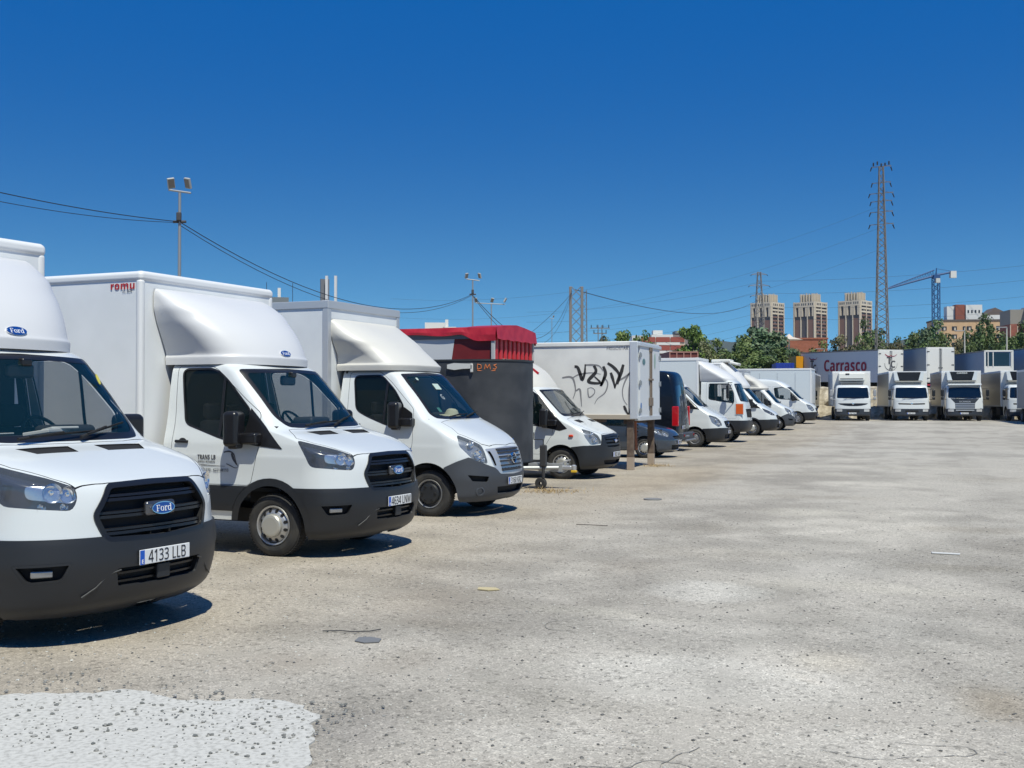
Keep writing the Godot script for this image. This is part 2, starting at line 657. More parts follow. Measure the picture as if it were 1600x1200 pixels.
func seats(t, x: float, zs: Array, y := 0.85, h := 0.75):
	for z in zs:
		var m := MB.new()
		m.rbox(Vector3(x + 0.22, y, z), Vector3(0.5, 0.16, 0.46), 0.06)
		m.rbox(Vector3(x - 0.06, y + h * 0.5, z), Vector3(0.15, h, 0.46), 0.06, Basis(Vector3.BACK, 0.15))
		m.rbox(Vector3(x - 0.14, y + h + 0.1, z), Vector3(0.1, 0.2, 0.26), 0.045)
		obj("seat", m, mat("seat_cloth", Color(0.02, 0.022, 0.028), 0.9), t)

func steering(t, c: Vector3, r := 0.19):
	var m := MB.new()
	var b := Basis(Vector3.BACK, -0.95)
	for i in 24:
		var a := TAU * i / 24.0
		var a2 := TAU * (i + 1) / 24.0
		m.tube(c + b * Vector3(cos(a), 0, sin(a)) * r, c + b * Vector3(cos(a2), 0, sin(a2)) * r, 0.016, 0.016, 6, false)
	for a in [0.3, PI - 0.3, PI * 1.5]:
		m.tube(c, c + b * Vector3(cos(a), 0, sin(a)) * r, 0.02, 0.014, 6)
	m.tube(c, c + b * Vector3(0.0, -0.3, 0), 0.045, 0.03, 8)
	obj("steering_wheel", m, dash_mat(), t)

func wiper(t, a: Vector3, b: Vector3, n: Vector3):
	var m := MB.new()
	m.tube(a, a.lerp(b, 0.55) + n * 0.03, 0.014, 0.009, 6)
	m.tube(a.lerp(b, 0.12) + n * 0.008, b + n * 0.008, 0.008, 0.008, 6)
	m.tube(a.lerp(b, 0.12) + n * 0.02, b + n * 0.014, 0.006, 0.004, 6)
	obj("wiper", m, matt(), t)

# a van or chassis cab cut out of its shell. c = dictionary of outlines. Returns the thing.
func make_cab(t: Node3D, c: Dictionary):
	var sh: Shell = c.shell
	var body: Soup = sh.soup(c.get("sub", 5), c.get("sides", 12))
	var glass_in := Soup.new()
	var r
	var pm = c.get("paint", paint())
	for sg in [1.0, -1.0]:
		# wheel opening and the edge of the sill
		var op := PackedVector2Array([Vector2(sh.xr - 0.2, -0.5), Vector2(sh.xr - 0.2, c.sill)])
		var ac: Vector2 = c.arch
		var ar: float = c.arch_r
		op.append(Vector2(ac.x - sqrt(maxf(0.0, ar * ar - pow(c.sill - ac.y, 2))), c.sill))
		for i in range(1, 20):
			var a0 := PI - asin(clampf((c.sill - ac.y) / ar, -1, 1))
			var a1 := asin(clampf((c.low - ac.y) / ar, -1, 1))
			var a := lerpf(a0, a1, i / 20.0)
			op.append(ac + Vector2(cos(a), sin(a)) * ar)
		op.append(Vector2(ac.x + ar, c.low)); op.append(Vector2(ac.x + ar, -0.5))
		body = cut_side(body, op, sg, 0.1)[1]
		if c.has("rear_arch"):
			body = cut_side(body, ellipse(c.rear_arch.x, c.rear_arch.y, ar, ar, 30), sg, 0.1)[1]
		if c.has("mirror_tri"):
			r = cut_side(body, c.mirror_tri, sg, 0.2); body = r[1]
			obj("mirror_base", as_mb(r[0].moved(0.006)), black(), t)
		for wpoly in c.windows:
			r = cut_side(body, grown(wpoly, 0.022), sg, 0.2); body = r[1]
			var g2 = cut_side(r[0], wpoly, sg, 0.1)
			var wn = obj("side_window", as_mb(g2[0].moved(-0.012)), glass("side_glass", 0.55, Color(0.07, 0.12, 0.12)) if not c.has("clear_sides") else glass(), t)
			obj("window_seal", as_mb(g2[1].moved(0.003)), black(), wn)
			if c.has("window_bar") and wpoly == c.windows[0]:
				var bx: float = c.window_bar
				var br = cut_side(g2[0], poly([bx - 0.02, 0.5, bx + 0.02, 0.5, bx + 0.02, 3, bx - 0.02, 3]), sg, 0.1)
				obj("window_bar", as_mb(br[0].moved(0.001)), black(), wn)
	# windscreen
	var ws: PackedVector2Array = c.windscreen
	r = cut_front(body, ws, 0.05); body = r[1]
	var g3 = cut_front(r[0], c.windscreen_glass, 0.01)
	var wsn = obj("windscreen", as_mb(g3[0].moved(-0.002)), glass("screen_glass", 0.30, Color(0.10, 0.22, 0.25)), t)
	obj("screen_border", as_mb(g3[1].moved(0.001)), black(), wsn)
	# headlights, drawn along a slanting line of sight
	if c.has("lamp"):
		for sg in [1.0, -1.0]:
			var dr := Vector3(0.75, 0, 0.66 * sg)
			var eu := Vector3(-0.66, 0, 0.75 * sg)
			var lp := PackedVector2Array()
			for q in c.lamp:
				lp.append(Vector2(Vector3(q.x, q.y, q.z * sg).dot(eu), q.y))
			lp = rounded(lp, 0.05, 3)
			r = cut(body, lp, eu, Vector3.UP, dr, c.get("lamp_least", 0.05)); body = r[1]
			_lamp(t, r[0], sg, c)
	for sg in [1.0, -1.0]:
		if c.get("arch_w", 0.0) > 0.0:
			r = cut_side(body, ellipse(c.arch.x, c.arch.y, c.arch_r + c.arch_w, c.arch_r + c.arch_w, 40), sg, 0.1); body = r[1]
			obj("arch_trim", as_mb(r[0].moved(0.012)), plastic(), t)
	# bumper and cladding
	var front_low := PackedVector2Array([Vector2(-2, -1), Vector2(2, -1)])
	var bt: Array = c.bumper_top     # [[z, y], ...] from right to left half, z falling
	for q in bt:
		front_low.append(Vector2(q[0], q[1]))
	for i in range(bt.size() - 1, -1, -1):
		if bt[i][0] > 0.001:
			front_low.append(Vector2(-bt[i][0], bt[i][1]))
	r = cut_front(body, front_low, 0.55)
	var bump: Soup = r[0]
	body = r[1]
	for sg in [1.0, -1.0]:
		for q in c.clad:
			r = cut_side(body, q, sg, 0.02); body = r[1]
			bump.add(r[0])
	# openings in the nose: [outline, depth, name, material, seen along the slant?]
	for q in c.get("pockets", []):
		for sg in ([1.0, -1.0] if q.slant else [1.0]):
			var dr := Vector3(0.75, 0, 0.66 * sg) if q.slant else Vector3.RIGHT
			var eu := Vector3(-0.66, 0, 0.75 * sg) if q.slant else Vector3.BACK
			var pp := PackedVector2Array()
			if q.slant:
				for p3 in q.line:
					pp.append(Vector2(Vector3(p3.x, p3.y, p3.z * sg).dot(eu), p3.y))
				pp = rounded(pp, q.get("round", 0.03), 3)
			else:
				pp = q.line
			var ra = cut(bump, pp, eu, Vector3.UP, dr, 0.02); bump = ra[1]
			var rb = cut(body, pp, eu, Vector3.UP, dr, 0.02); body = rb[1]
			var ins: Soup = ra[0]
			ins.add(rb[0])
			if q.has("rim"):
				var rc = cut(ins, grown(pp, -q.rim), eu, Vector3.UP, dr, 0.01)
				var rim_up: Soup = rc[1].moved(0.014)
				var rw := walls(rc[1], rim_up)
				rw.soup(rim_up)
				obj(q.called + "_frame", rw, q.get("rim_mat", black()), t)
				ins = rc[0]
			var back: Soup = ins.shifted(-dr.normalized() * q.depth)
			var pk := walls(ins, back)
			pk.soup(back)
			obj(q.called, pk, q.mat, t)
	var bump_up: Soup = bump.moved(0.016)
	var bm := walls(bump, bump_up)
	bm.soup(bump_up)
	obj("bumper", bm, c.get("bumper_mat", plastic()), t)
	# bonnet
	if c.has("bonnet"):
		r = cut_top(body, c.bonnet, 0.2); body = r[1]
		var h2 = cut_top(r[0], grown(c.bonnet, -0.007), 0.1)
		var bon: Soup = h2[0]
		var gap := as_mb(h2[1].moved(-0.012))
		for q in c.get("vents", []):
			for sg in [1.0, -1.0]:
				var vp := PackedVector2Array()
				for p2 in q:
					vp.append(Vector2(p2.x, p2.y * sg))
				var rv = cut_top(bon, vp, 0.1); bon = rv[1]
				var bk: Soup = rv[0].shifted(Vector3(0, -0.012, 0))
				var wv := walls(rv[0], bk)
				wv.soup(bk)
				obj("bonnet_vent", wv, matt(), t)
		obj("bonnet", as_mb(bon), pm, t)
		obj("bonnet_gap", gap, mat("gap_dark", Color(0.06, 0.065, 0.075), 0.8), t)
	# doors
	for q in c.get("doors", []):
		for sg in [1.0, -1.0]:
			if q.get("only", sg) != sg:
				continue
			r = cut_side(body, q.line, sg, 0.15); body = r[1]
			var d2 = cut_side(r[0], grown(q.line, -0.006), sg, 0.1)
			var dn = obj(q.called, as_mb(d2[0]), pm, t)
			obj("door_gap", as_mb(d2[1].moved(-0.012)), mat("gap_dark", Color(0.06, 0.065, 0.075), 0.8), dn)
			if q.has("handle"):
				var hp: Vector2 = q.handle
				var hz: float = sh.side(hp.y, hp.x) * sg
				var hm := MB.new()
				hm.rbox(Vector3(hp.x, hp.y, hz + 0.022 * sg), Vector3(0.19, 0.035, 0.03), 0.014)
				hm.prism(ellipse(hp.x, hp.y, 0.055, 0.04, 20), Vector3(0, 0, hz - 0.002 * sg), Vector3.RIGHT, Vector3.UP, Vector3(0, 0, 0.004 * sg))
				obj("door_handle", hm, black(), dn)
	obj(c.get("body_name", "cab_body"), as_mb(body), pm, t)
	# what is seen through the glass
	var lin_s := Soup.new()
	for i in range(0, body.v.size(), 3):
		if body.v[i].y > c.belt + 0.06 and body.v[i].x > sh.xr + 0.02:
			for k in 3:
				lin_s.v.append(body.v[i + k] - body.n[i + k] * 0.03); lin_s.n.append(-body.n[i + k])
	obj("headlining", as_mb(lin_s), trim_in(), t)
	var dk: Array = c.dash
	var dm := MB.new()
	var wz: float = sh.side(c.belt, dk[0]) - 0.06
	var by: float = c.get("dash_y", c.belt)
	dm.prism(poly([dk[0], by - 0.02, dk[0] - 0.3, by + 0.0, dk[0] - 0.5, by - 0.03, dk[0] - 0.62, by - 0.2, dk[0] - 0.6, by - 0.5, dk[0], by - 0.5]), Vector3(0, 0, -wz), Vector3.RIGHT, Vector3.UP, Vector3(0, 0, wz * 2))
	dm.rbox(Vector3(dk[0] - 0.42, by + 0.02, -0.42), Vector3(0.3, 0.1, 0.42), 0.045)
	obj("dashboard", dm, dash_mat(), t)
	steering(t, Vector3(dk[0] - 0.68, by - 0.02, -0.42))
	seats(t, dk[1], c.get("seat_z", [0.62, 0.2, -0.45]), c.belt - 0.5, 0.62)
	var bk := MB.new()
	bk.box(Vector3(c.get("bulkhead", sh.xr + 0.05), (by + 2.1) * 0.5 - 0.35, 0), Vector3(0.03, 1.7, wz * 1.75))
	bk.box(Vector3((sh.xr + dk[0]) * 0.5, by - 0.75, 0), Vector3(dk[0] - sh.xr - 0.1, 0.04, wz * 1.7))
	obj("bulkhead", bk, trim_in(), t)
	# underbody
	var ub := MB.new()
	ub.box(Vector3((sh.xr + 0.72) * 0.5 - 0.2, 0.42, 0), Vector3(0.72 - sh.xr - 0.4, 0.16, 1.3))
	ub.box(Vector3(c.arch.x, 0.72, 0), Vector3(0.98, 0.3, 1.42))
	obj("underbody", ub, matt(), t)

func _lamp(t, s: Soup, sg: float, c: Dictionary):
	var back: Soup = s.moved(-0.055)
	var hb := walls(s, back)
	hb.soup(back)
	var h = obj("headlight", hb, c.get("lamp_back", mat("lamp_housing", Color(0.01, 0.016, 0.04), 0.2)), t)
	if c.has("lamp_bowl"):
		var eu := Vector3(-0.66, 0, 0.75 * sg)
		var bp := PackedVector2Array()
		for q in c.lamp_bowl:
			bp.append(Vector2(Vector3(q.x, q.y, q.z * sg).dot(eu), q.y))
		var bw = cut(s, rounded(bp, 0.04, 3), eu, Vector3.UP, Vector3(0.75, 0, 0.66 * sg), 0.05)[0]
		var bk := MB.new()
		bk.soup(bw.moved(-0.035))
		obj("lamp_bowl", bk, mat("bowl_chrome", Color(0.55, 0.60, 0.68), 0.25, 0.9), h)
	var rf := MB.new()
	for q in c.get("reflectors", []):
		var p := Vector3(c.shell.front(q[0].y, q[0].z) - 0.022, q[0].y, q[0].z * sg)
		var d := Vector3(0.9, 0, 0.42 * sg).normalized()
		rf.lathe(p - d * 0.02, d, [[0.03, q[1]], [0.015, q[1] * 0.9], [-0.01, q[1] * 0.7], [-0.02, q[1] * 0.35], [0.0, q[1] * 0.3], [0.012, q[1] * 0.2], [0.014, 0]], 20)
	obj("reflector", rf, chrome(), h)
	obj("lamp_cover", as_mb(s), lens_mat(), h)

# ---------------------------------------------------------------- cargo boxes
func cargo_box(t, x0: float, x1: float, w: float, y0: float, y1: float, m, trim, post := 0.09, soft := true):
	# x1 is the front end
	var cx := (x0 + x1) * 0.5
	var b := MB.new()
	b.box(Vector3(cx, (y0 + y1) * 0.5 - 0.02, 0), Vector3(x1 - x0 - 0.03, y1 - y0 - 0.08, w * 2 - 0.03))
	var bx = obj("cargo_box", b, m, t)
	for sx in [x0, x1]:
		for sz in [-1.0, 1.0]:
			var p := MB.new()
			p.rbox(Vector3(sx + (0.5 if sx == x0 else -0.5) * post, (y0 + y1) * 0.5 - 0.04, sz * (w - post * 0.5)), Vector3(post, y1 - y0 - 0.1, post), 0.04 if soft else 0.006, Basis(), soft)
			obj("corner_post", p, trim, bx)
	for sz in [-1.0, 1.0]:
		var p := MB.new()
		p.rbox(Vector3(cx, y1 - 0.06, sz * (w - 0.06)), Vector3(x1 - x0 + 0.012, 0.12, 0.132), 0.05 if soft else 0.01, Basis(), soft)
		obj("roof_rail", p, trim, bx)
		var q := MB.new()
		q.box(Vector3(cx, y0 + 0.05, sz * (w - 0.03)), Vector3(x1 - x0 - 0.01, 0.1, 0.075))
		obj("floor_rail", q, mat("floor_rail", Color(0.42, 0.43, 0.44), 0.5, 0.5), bx)
	for sx in [x0, x1]:
		var p := MB.new()
		p.rbox(Vector3(sx + (0.06 if sx == x0 else -0.06), y1 - 0.058, 0), Vector3(0.134, 0.124, w * 2 - 0.01), 0.05 if soft else 0.01, Basis(), soft)
		obj("roof_rail", p, trim, bx)
	var rf := MB.new()
	rf.box(Vector3(cx, y1 - 0.02, 0), Vector3(x1 - x0 - 0.1, 0.02, w * 2 - 0.1))
	obj("roof_panel", rf, trim, bx)
	return bx

func chassis(t, x0: float, x1: float, axle: float, r := 0.35, w := 1.0, style := "slots"):
	var m := MB.new()
	for sz in [-0.42, 0.42]:
		m.box(Vector3((x0 + x1) * 0.5, 0.72, sz), Vector3(x1 - x0, 0.2, 0.08))
	m.tube(Vector3(axle, r, -w + 0.2), Vector3(axle, r, w - 0.2), 0.07, 0.07)
	m.box(Vector3(axle + 1.2, 0.6, 0.5), Vector3(0.9, 0.35, 0.4))
	obj("chassis", m, matt(), t)
	for sg in [1.0, -1.0]:
		wheel(t, Vector3(axle, r, sg * w), sg, r, 0.21, style)
		wheel(t, Vector3(axle, r, sg * (w - 0.25)), sg, r, 0.2, "plain")

func v2(a: Array) -> PackedVector2Array:
	return poly(a)

func sym(a: Array) -> PackedVector2Array:
	# outline given for z > 0 from top to bottom, closed by its mirror image
	var p := PackedVector2Array()
	for i in range(0, a.size(), 2):
		p.append(Vector2(a[i], a[i + 1]))
	for i in range(a.size() - 2, -1, -2):
		if a[i] > 0.001:
			p.append(Vector2(-a[i], a[i + 1]))
	return p

func deflector(t, stations: Array, rear: float, m, crease := true):
	var sh := Shell.new(stations, rear)
	var s := sh.soup(5, 6)
	return obj("wind_deflector", as_mb(s), m, t)
# ---------------------------------------------------------------- the two box trucks with the oval badge
func make_white_cab_truck() -> Node3D:
	var t := thing("box_truck", "white box truck", "truck", Vector3.ZERO, 0.0, "white box trucks with dark bumpers")
	var sh := Shell.new([[.22,.86,.93,.55,2.6],[.30,.98,.98,.6,2.6],[.45,1.04,1.0,.62,2.6],[.60,1.06,1.02,.62,2.6],[.72,1.05,1.02,.62,2.6],[.80,1.035,1.015,.62,2.6],[.96,1.02,1.01,.62,2.6],[1.10,.97,1.01,.55,2.7],[1.15,.92,1.005,.48,3.0],[1.2,.81,1.0,.37,3.6],[1.25,.68,.995,.30,4.2],[1.3,.53,.985,.25,4.6],[1.36,.34,.97,.24,4.6],[1.42,.15,.955,.26,4.4],[1.6,-.01,.92,.3,4.0],[1.8,-.185,.895,.28,4.0],[2.0,-.36,.865,.28,3.8],[2.11,-.46,.84,.28,3.6],[2.17,-.56,.80,.28,3.2],[2.205,-.72,.71,.3,3.0],[2.22,-1.0,.54,.3,3.0]], -1.52)
	var c := {
		"shell": sh, "sill": .395, "low": .30, "arch": Vector2(0, .345), "arch_r": .45, "arch_w": .085, "belt": 1.40, "dash_y": 1.475,
		"windows": [rounded(v2([-1.345, 2.105, -1.235, 1.49, -.72, 1.333, -.40, 1.268, -.34, 1.62, -.685, 1.964, -.83, 2.07, -.95, 2.108]), .07)],
		"window_bar": -.735,
		"mirror_tri": v2([-.33, 1.66, .155, 1.205, -.17, 1.233, -.40, 1.265]),
		"windscreen": rounded(sym([0, 2.132, .80, 2.112, .815, 1.56, .755, 1.445, .6, 1.432, 0, 1.43]), .05),
		"windscreen_glass": rounded(sym([0, 2.085, .755, 2.065, .77, 1.57, .71, 1.485, 0, 1.475]), .05),
		"lamp": [Vector3(.306, 1.311, .963), Vector3(.73, 1.197, .767), Vector3(.861, 1.135, .658), Vector3(.885, 1.053, .655), Vector3(.88, .971, .70), Vector3(.511, 1.012, .991)],
		"reflectors": [[Vector3(.80, 1.085, .70), .062], [Vector3(.715, 1.10, .79), .07], [Vector3(.80, 1.0, .735), .03], [Vector3(.68, 1.0, .85), .032]],
		"bumper_top": [[2.0, .778], [.62, .772], [.55, .765], [0.0, .74]],
		"clad": [v2([.25, -1, .25, .78, 1.5, .775, 1.5, -1]), v2([-1.8, .50, -1.8, .785, .3, .785, .3, .50])],
		"doors": [{"called": "door", "line": rounded(v2([-1.435, 2.155, -1.40, 1.5, -1.41, .79, -.30, .79, -.26, .82, -.17, 1.2, -.165, 1.25, -.20, 1.60, -.84, 2.105, -.95, 2.15]), .05), "handle": Vector2(-1.245, 1.275)}],
		"bonnet": sym([.0, 0, .0, 0]),
		"dash": [.0, -.98], "lamp_bowl": [Vector3(.58, 1.16, .86), Vector3(.74, 1.175, .75), Vector3(.84, 1.11, .67), Vector3(.865, 1.05, .67), Vector3(.84, 1.03, .70), Vector3(.62, 1.06, .89)],
	}
	# bonnet outline seen from above (x, z)
	var half := [.09, .79, .30, .945, .5, .90, .73, .765, .865, .66, .905, .44]
	var bn := PackedVector2Array()
	for i in range(0, half.size(), 2):
		bn.append(Vector2(half[i], half[i + 1]))
	bn.append(Vector2(.935, 0))
	for i in range(half.size() - 2, -1, -2):
		bn.append(Vector2(half[i], -half[i + 1]))
	bn.append(Vector2(.15, -.5)); bn.append(Vector2(.16, 0)); bn.append(Vector2(.15, .5))
	c.bonnet = bn
	c.vents = [[Vector2(.21, .62), Vector2(.21, .13), Vector2(.35, .15), Vector2(.35, .54)]]
	c.pockets = [
		{"called": "grille", "slant": false, "line": rounded(sym([0, 1.15, .43, 1.143, .585, .93, .50, .735, .0, .715]), .05), "depth": .07, "mat": matt(), "rim": .035},
		{"called": "lower_grille", "slant": false, "line": rounded(sym([0, .545, .43, .545, .40, .41, 0, .405]), .03), "depth": .06, "mat": matt()},
		{"called": "fog_pocket", "slant": true, "line": [Vector3(.60, .61, .98), Vector3(.92, .62, .72), Vector3(.86, .475, .76), Vector3(.68, .465, .92)], "depth": .05, "mat": matt(), "round": .04, "rim": .02, "rim_mat": plastic()},
	]
	make_cab(t, c)
	# slats and badge
	for y in [1.045, .925, .805]:
		var hw: float = lerpf(.45, .57, clampf((1.14 - y) / .2, 0, 1)) if y > .9 else .52
		for q in [[.0, .022], [.03, .018]]:
			var m := MB.new()
			front_bar(m, sh, y - .025 + q[0], y - .025 + q[0] + q[1], -hw + .03, hw - .03, -.012, .05)
			obj("grille_slat", m, black(), t)
	for y in [.44, .50]:
		var m := MB.new()
		front_bar(m, sh, y - .008, y + .008, -.39, .39, -.02, .03)
		obj("lower_slat", m, black(), t)
	var cm := MB.new()
	cm.rbox(Vector3(sh.front(.47, 0) - .005, .475, -.02), Vector3(.03, .11, .13), .01)
	obj("sensor_cover", cm, plastic(), t)
	var fx := sh.front(.945, 0)
	var hd := MB.new()
	hd.rbox(Vector3(fx + .0, .945, 0), Vector3(.05, .11, .30), .045, Basis(), true)
	obj("badge_holder", hd, mat("dark_chrome", Color(0.15, 0.15, 0.16), 0.25, 0.8), t)
	oval_badge(t, Vector3(fx + .034, .945, 0), face(Vector3(0, 0, -1), Vector3(-.1, 1, 0)), .235)
	for sg in [1.0, -1.0]:
		var fg := MB.new()
		var bs := Basis(Vector3.UP, -atan2(.66, .75) * sg)
		fg.rbox(Vector3(.765, .54, .86 * sg), Vector3(.03, .055, .15), .014, bs)
		var fo = obj("fog_light", fg, mat("fog_lens", Color(0.35, 0.36, 0.38), 0.1, 0.85), t)
		var sk := MB.new()
		sk.path([Vector3(.93, .36, .66 * sg), Vector3(.975, .42, .57 * sg), Vector3(1.01, .505, .485 * sg), Vector3(1.045, .53, .40 * sg)], .007)
		obj("bumper_trim", sk, mat("trim_grey", Color(0.035, 0.036, 0.038), 0.5), t)
		mirror(t, Vector3(-.33, 1.36, .985 * sg), sg)
		wheel(t, Vector3(0, .35, .955 * sg), sg, .35, .21, "slots")
	wiper(t, Vector3(.16, 1.46, .55), Vector3(.10, 1.50, -.25), Vector3(.65, .75, 0).normalized())
	wiper(t, Vector3(.16, 1.46, -.05), Vector3(.02, 1.56, -.62), Vector3(.65, .75, 0).normalized())
	var im := MB.new()
	im.rbox(Vector3(-.48, 1.99, 0), Vector3(.07, .12, .26), .03)
	im.rbox(Vector3(-.43, 2.06, 0), Vector3(.1, .07, .1), .02)
	obj("rear_view_mirror", im, black(), t)
	# wind deflector on the cab roof
	var df = deflector(t, [[2.17,-.49,.85,.5,2.5],[2.25,-.49,.855,.5,2.5],[2.29,-.51,.845,.5,2.5],[2.40,-.57,.885,.52,2.5],[2.55,-.68,.955,.54,2.5],[2.70,-.84,1.02,.52,2.6],[2.85,-1.04,1.06,.42,3.2],[2.96,-1.24,1.06,.32,3.6],[3.03,-1.42,1.05,.18,4.0],[3.06,-1.56,1.03,.05,4.0]], -1.62, mat("deflector_white", Color(0.63, 0.635, 0.65), 0.40))
	var dsh := Shell.new([[2.29,-.51,.845,.5,2.5],[2.40,-.57,.885,.52,2.5]], -1.6)
	var ob := MB.new()
	oval_badge(df, Vector3(dsh.front(2.33, 0) + .012, 2.315, 0.0), face(Vector3(0, 0, -1), Vector3(-.5, 1, 0)), .2)
	# cargo body
	var bw := worn("box_panel", Color(0.76, 0.78, 0.79), Color(0.81, 0.83, 0.84), 0.45, 0.35, 0.0, 9)
	cargo_box(t, -5.9, -1.62, 1.275, .86, 3.25, bw, mat("box_trim", Color(0.74, 0.75, 0.76), 0.4))
	chassis(t, -5.7, -1.3, -3.6, .35, 1.0)
	return t
# ---------------------------------------------------------------- the ground
var hill_noise := FastNoiseLite.new()
var spot_noise := FastNoiseLite.new()
var fine_noise := FastNoiseLite.new()

func ground_y(x: float, z: float) -> float:
	var d := -z
	var y := 0.40 * smoothstep(52.0, 79.0, d)
	y += 0.012 * hill_noise.get_noise_2d(x * 3.0, z * 3.0) * smoothstep(9.5, 4.0, absf(x + 1.0) + (0.0 if d > 3.0 else 9.0))
	if d > 90.0:
		y = lerpf(0.42, 2.3, smoothstep(91.0, 94.5, d))
	if d > 130.0:
		y += (d - 130.0) * 0.004
	return y

# stains, worn concrete and dust: [x, z, half width, half depth, r, g, b, softness]
var stains := [
	[-1.93, -10.24, .62, .60, 1.30, 1.33, 1.36, .25], [-1.0, -16.8, 1.5, 3.6, 1.16, 1.16, 1.15, .7], [-1.28, -24.7, 1.0, 1.3, 1.20, 1.20, 1.19, .3], [-1.86, -18.1, .75, .7, 1.16, 1.16, 1.14, .4],
	[-1.34, -7.06, 1.1, .62, 1.20, 1.22, 1.24, .5], [-1.41, -10.62, .40, .55, .74, .74, .73, .7], [.31, -7.1, .28, .5, .72, .66, .58, .7], [-2.9, -15.4, .55, .8, .80, .79, .77, .8],
	[-4.08, -6.5, .40, .45, .80, .77, .74, .9], [-2.92, -5.3, .30, .36, .78, .78, .80, .8], [-1.84, -8.2, 1.15, 1.1, 1.16, 1.17, 1.18, .6], [-3.16, -34.6, 2.4, .9, 1.18, 1.18, 1.17, .5],
	[-.99, -12.2, .8, .9, 1.14, 1.15, 1.16, .6], [-1.14, -6.85, .26, .40, .80, .80, .80, .8], [-.2, -9.2, .5, .9, .86, .87, .88, .8], [-3.4, -6.9, .35, .5, .84, .82, .80, .8],
	[.9, -14.6, .6, 1.2, .84, .83, .82, .8], [1.2, -20.0, 1.2, 2.0, .92, .92, .92, .7], [-4.0, -9.0, .6, 1.0, .90, .87, .84, .9], [0.3, -40.0, 5.0, 5.0, 1.06, 1.07, 1.08, .8], [-5.4, -24.0, 1.2, 6.0, .98, .93, .86, .8],
	[-2.6, -8.9, .9, .25, 1.12, 1.12, 1.1, .5], [-.6, -11.0, 1.3, .35, 1.14, 1.14, 1.12, .6], [.4, -12.6, .9, .3, .86, .85, .82, .7], [-2.2, -12.9, 1.2, .5, 1.12, 1.11, 1.09, .6], [-1.9, -21.0, 1.6, .5, .88, .87, .85, .7], [.6, -16.4, .9, .5, .84, .82, .79, .6], [-2.4, -27.5, 1.6, .6, 1.15, 1.15, 1.13, .5], [1.5, -27.0, 1.6, 1.0, .90, .89, .87, .7], [-1.0, -31.0, 3.0, .5, 1.14, 1.14, 1.12, .5], [-3.6, -8.0, .5, .3, .84, .82, .79, .8], [-2.0, -6.3, .7, .25, .88, .88, .87, .7], [-.9, -5.2, .3, .25, .84, .84, .84, .7],
	[-0.4, -5.9, .5, .35, 1.14, 1.15, 1.16, .6], [-1.9, -5.5, .5, .3, 1.16, 1.17, 1.18, .6], [-.55, -7.9, .25, .4, 1.12, 1.1, 1.05, .7], [-3.0, -11.6, .5, .8, .92, .90, .88, .8],
]

var tracks := [[-7.0, -2.5, 6.2, .12], [-8.5, -4.0, 9.4, -.10], [-6.0, -20.0, 6.5, .10], [-7.0, -14.0, 5.2, -.12], [3.5, -14.0, 5.8, .09], [-6.5, -30.0, 5.6, -.10], [5.0, -4.0, 8.2, -.08], [-9.0, -24.0, 9.8, .09]]

func ground_tint(x: float, z: float) -> Color:
	var n := spot_noise.get_noise_2d(x * 2.0, z * 2.0)
	var f := fine_noise.get_noise_2d(x * 9.0, z * 9.0)
	var n3 := hill_noise.get_noise_2d(x * 14.0 + 300.0, z * 14.0)
	var v := 1.0 + 0.09 * n + 0.07 * f + 0.06 * n3
	# worn crust: pale where the dust is packed hard, darker where stones lie open
	var cr := n * 1.3 + n3 * .8 + f * .35
	v *= lerpf(.965, 1.05, smoothstep(-.06, .10, cr)) * lerpf(.92, 1.0, smoothstep(-.42, -.22, cr))
	# browner, looser gravel under the parked row; paler worn surface in the lane
	var row := smoothstep(-3.6, -5.4, x + 0.8 * n)
	var c := Color(v, v, v).lerp(Color(v * .95, v * .915, v * .865), row)
	var lane := smoothstep(-3.2, -1.2, x + .9 * n) * smoothstep(-4.0, -6.0, z)
	c = c.lerp(Color(v * 1.04, v * 1.05, v * 1.055), lane * .7)
	var wx := x + .16 * fine_noise.get_noise_2d(x * 7.0 + 90.0, z * 7.0)
	var wz := z + .22 * fine_noise.get_noise_2d(x * 7.0, z * 7.0 + 50.0)
	for s in stains:
		var dx: float = (wx - s[0]) / s[2]
		var dz: float = (wz - s[1]) / s[3]
		var q := dx * dx + dz * dz
		if q < 2.2:
			var k := 1.0 - smoothstep(maxf(0.0, 1.0 - s[7]), 1.0 + s[7] * .4, sqrt(q))
			c = c * Color(1, 1, 1).lerp(Color(s[4], s[5], s[6]), k * .75)
	# curved tyre tracks where trucks swing out of the row
	for a in tracks:
		var dr: float = Vector2(x - a[0], z - a[1]).length() - a[2]
		for o in [0.0, 1.7]:
			var e := exp(-pow((dr - o) / .13, 2.0)) * (.5 + n3)
			c = c * (1.0 + a[3] * e)
	# wheel tracks: two long darker bands down the lane
	for tx in [-2.6, 0.9]:
		var t := exp(-pow((x - tx - .4 * n) / .45, 2.0))
		c = c * (1.0 - .06 * t)
	return c

func noise_bytes(sd: int, kind: int, f: float, oct: int, w: int) -> PackedByteArray:
	var a := FastNoiseLite.new()
	a.seed = sd
	a.noise_type = kind
	a.cellular_return_type = FastNoiseLite.RETURN_CELL_VALUE
	a.frequency = f
	a.fractal_octaves = oct
	if kind == FastNoiseLite.TYPE_CELLULAR:
		a.fractal_type = FastNoiseLite.FRACTAL_NONE
	var im := a.get_seamless_image(w, w)
	im.convert(Image.FORMAT_L8)
	return im.get_data()

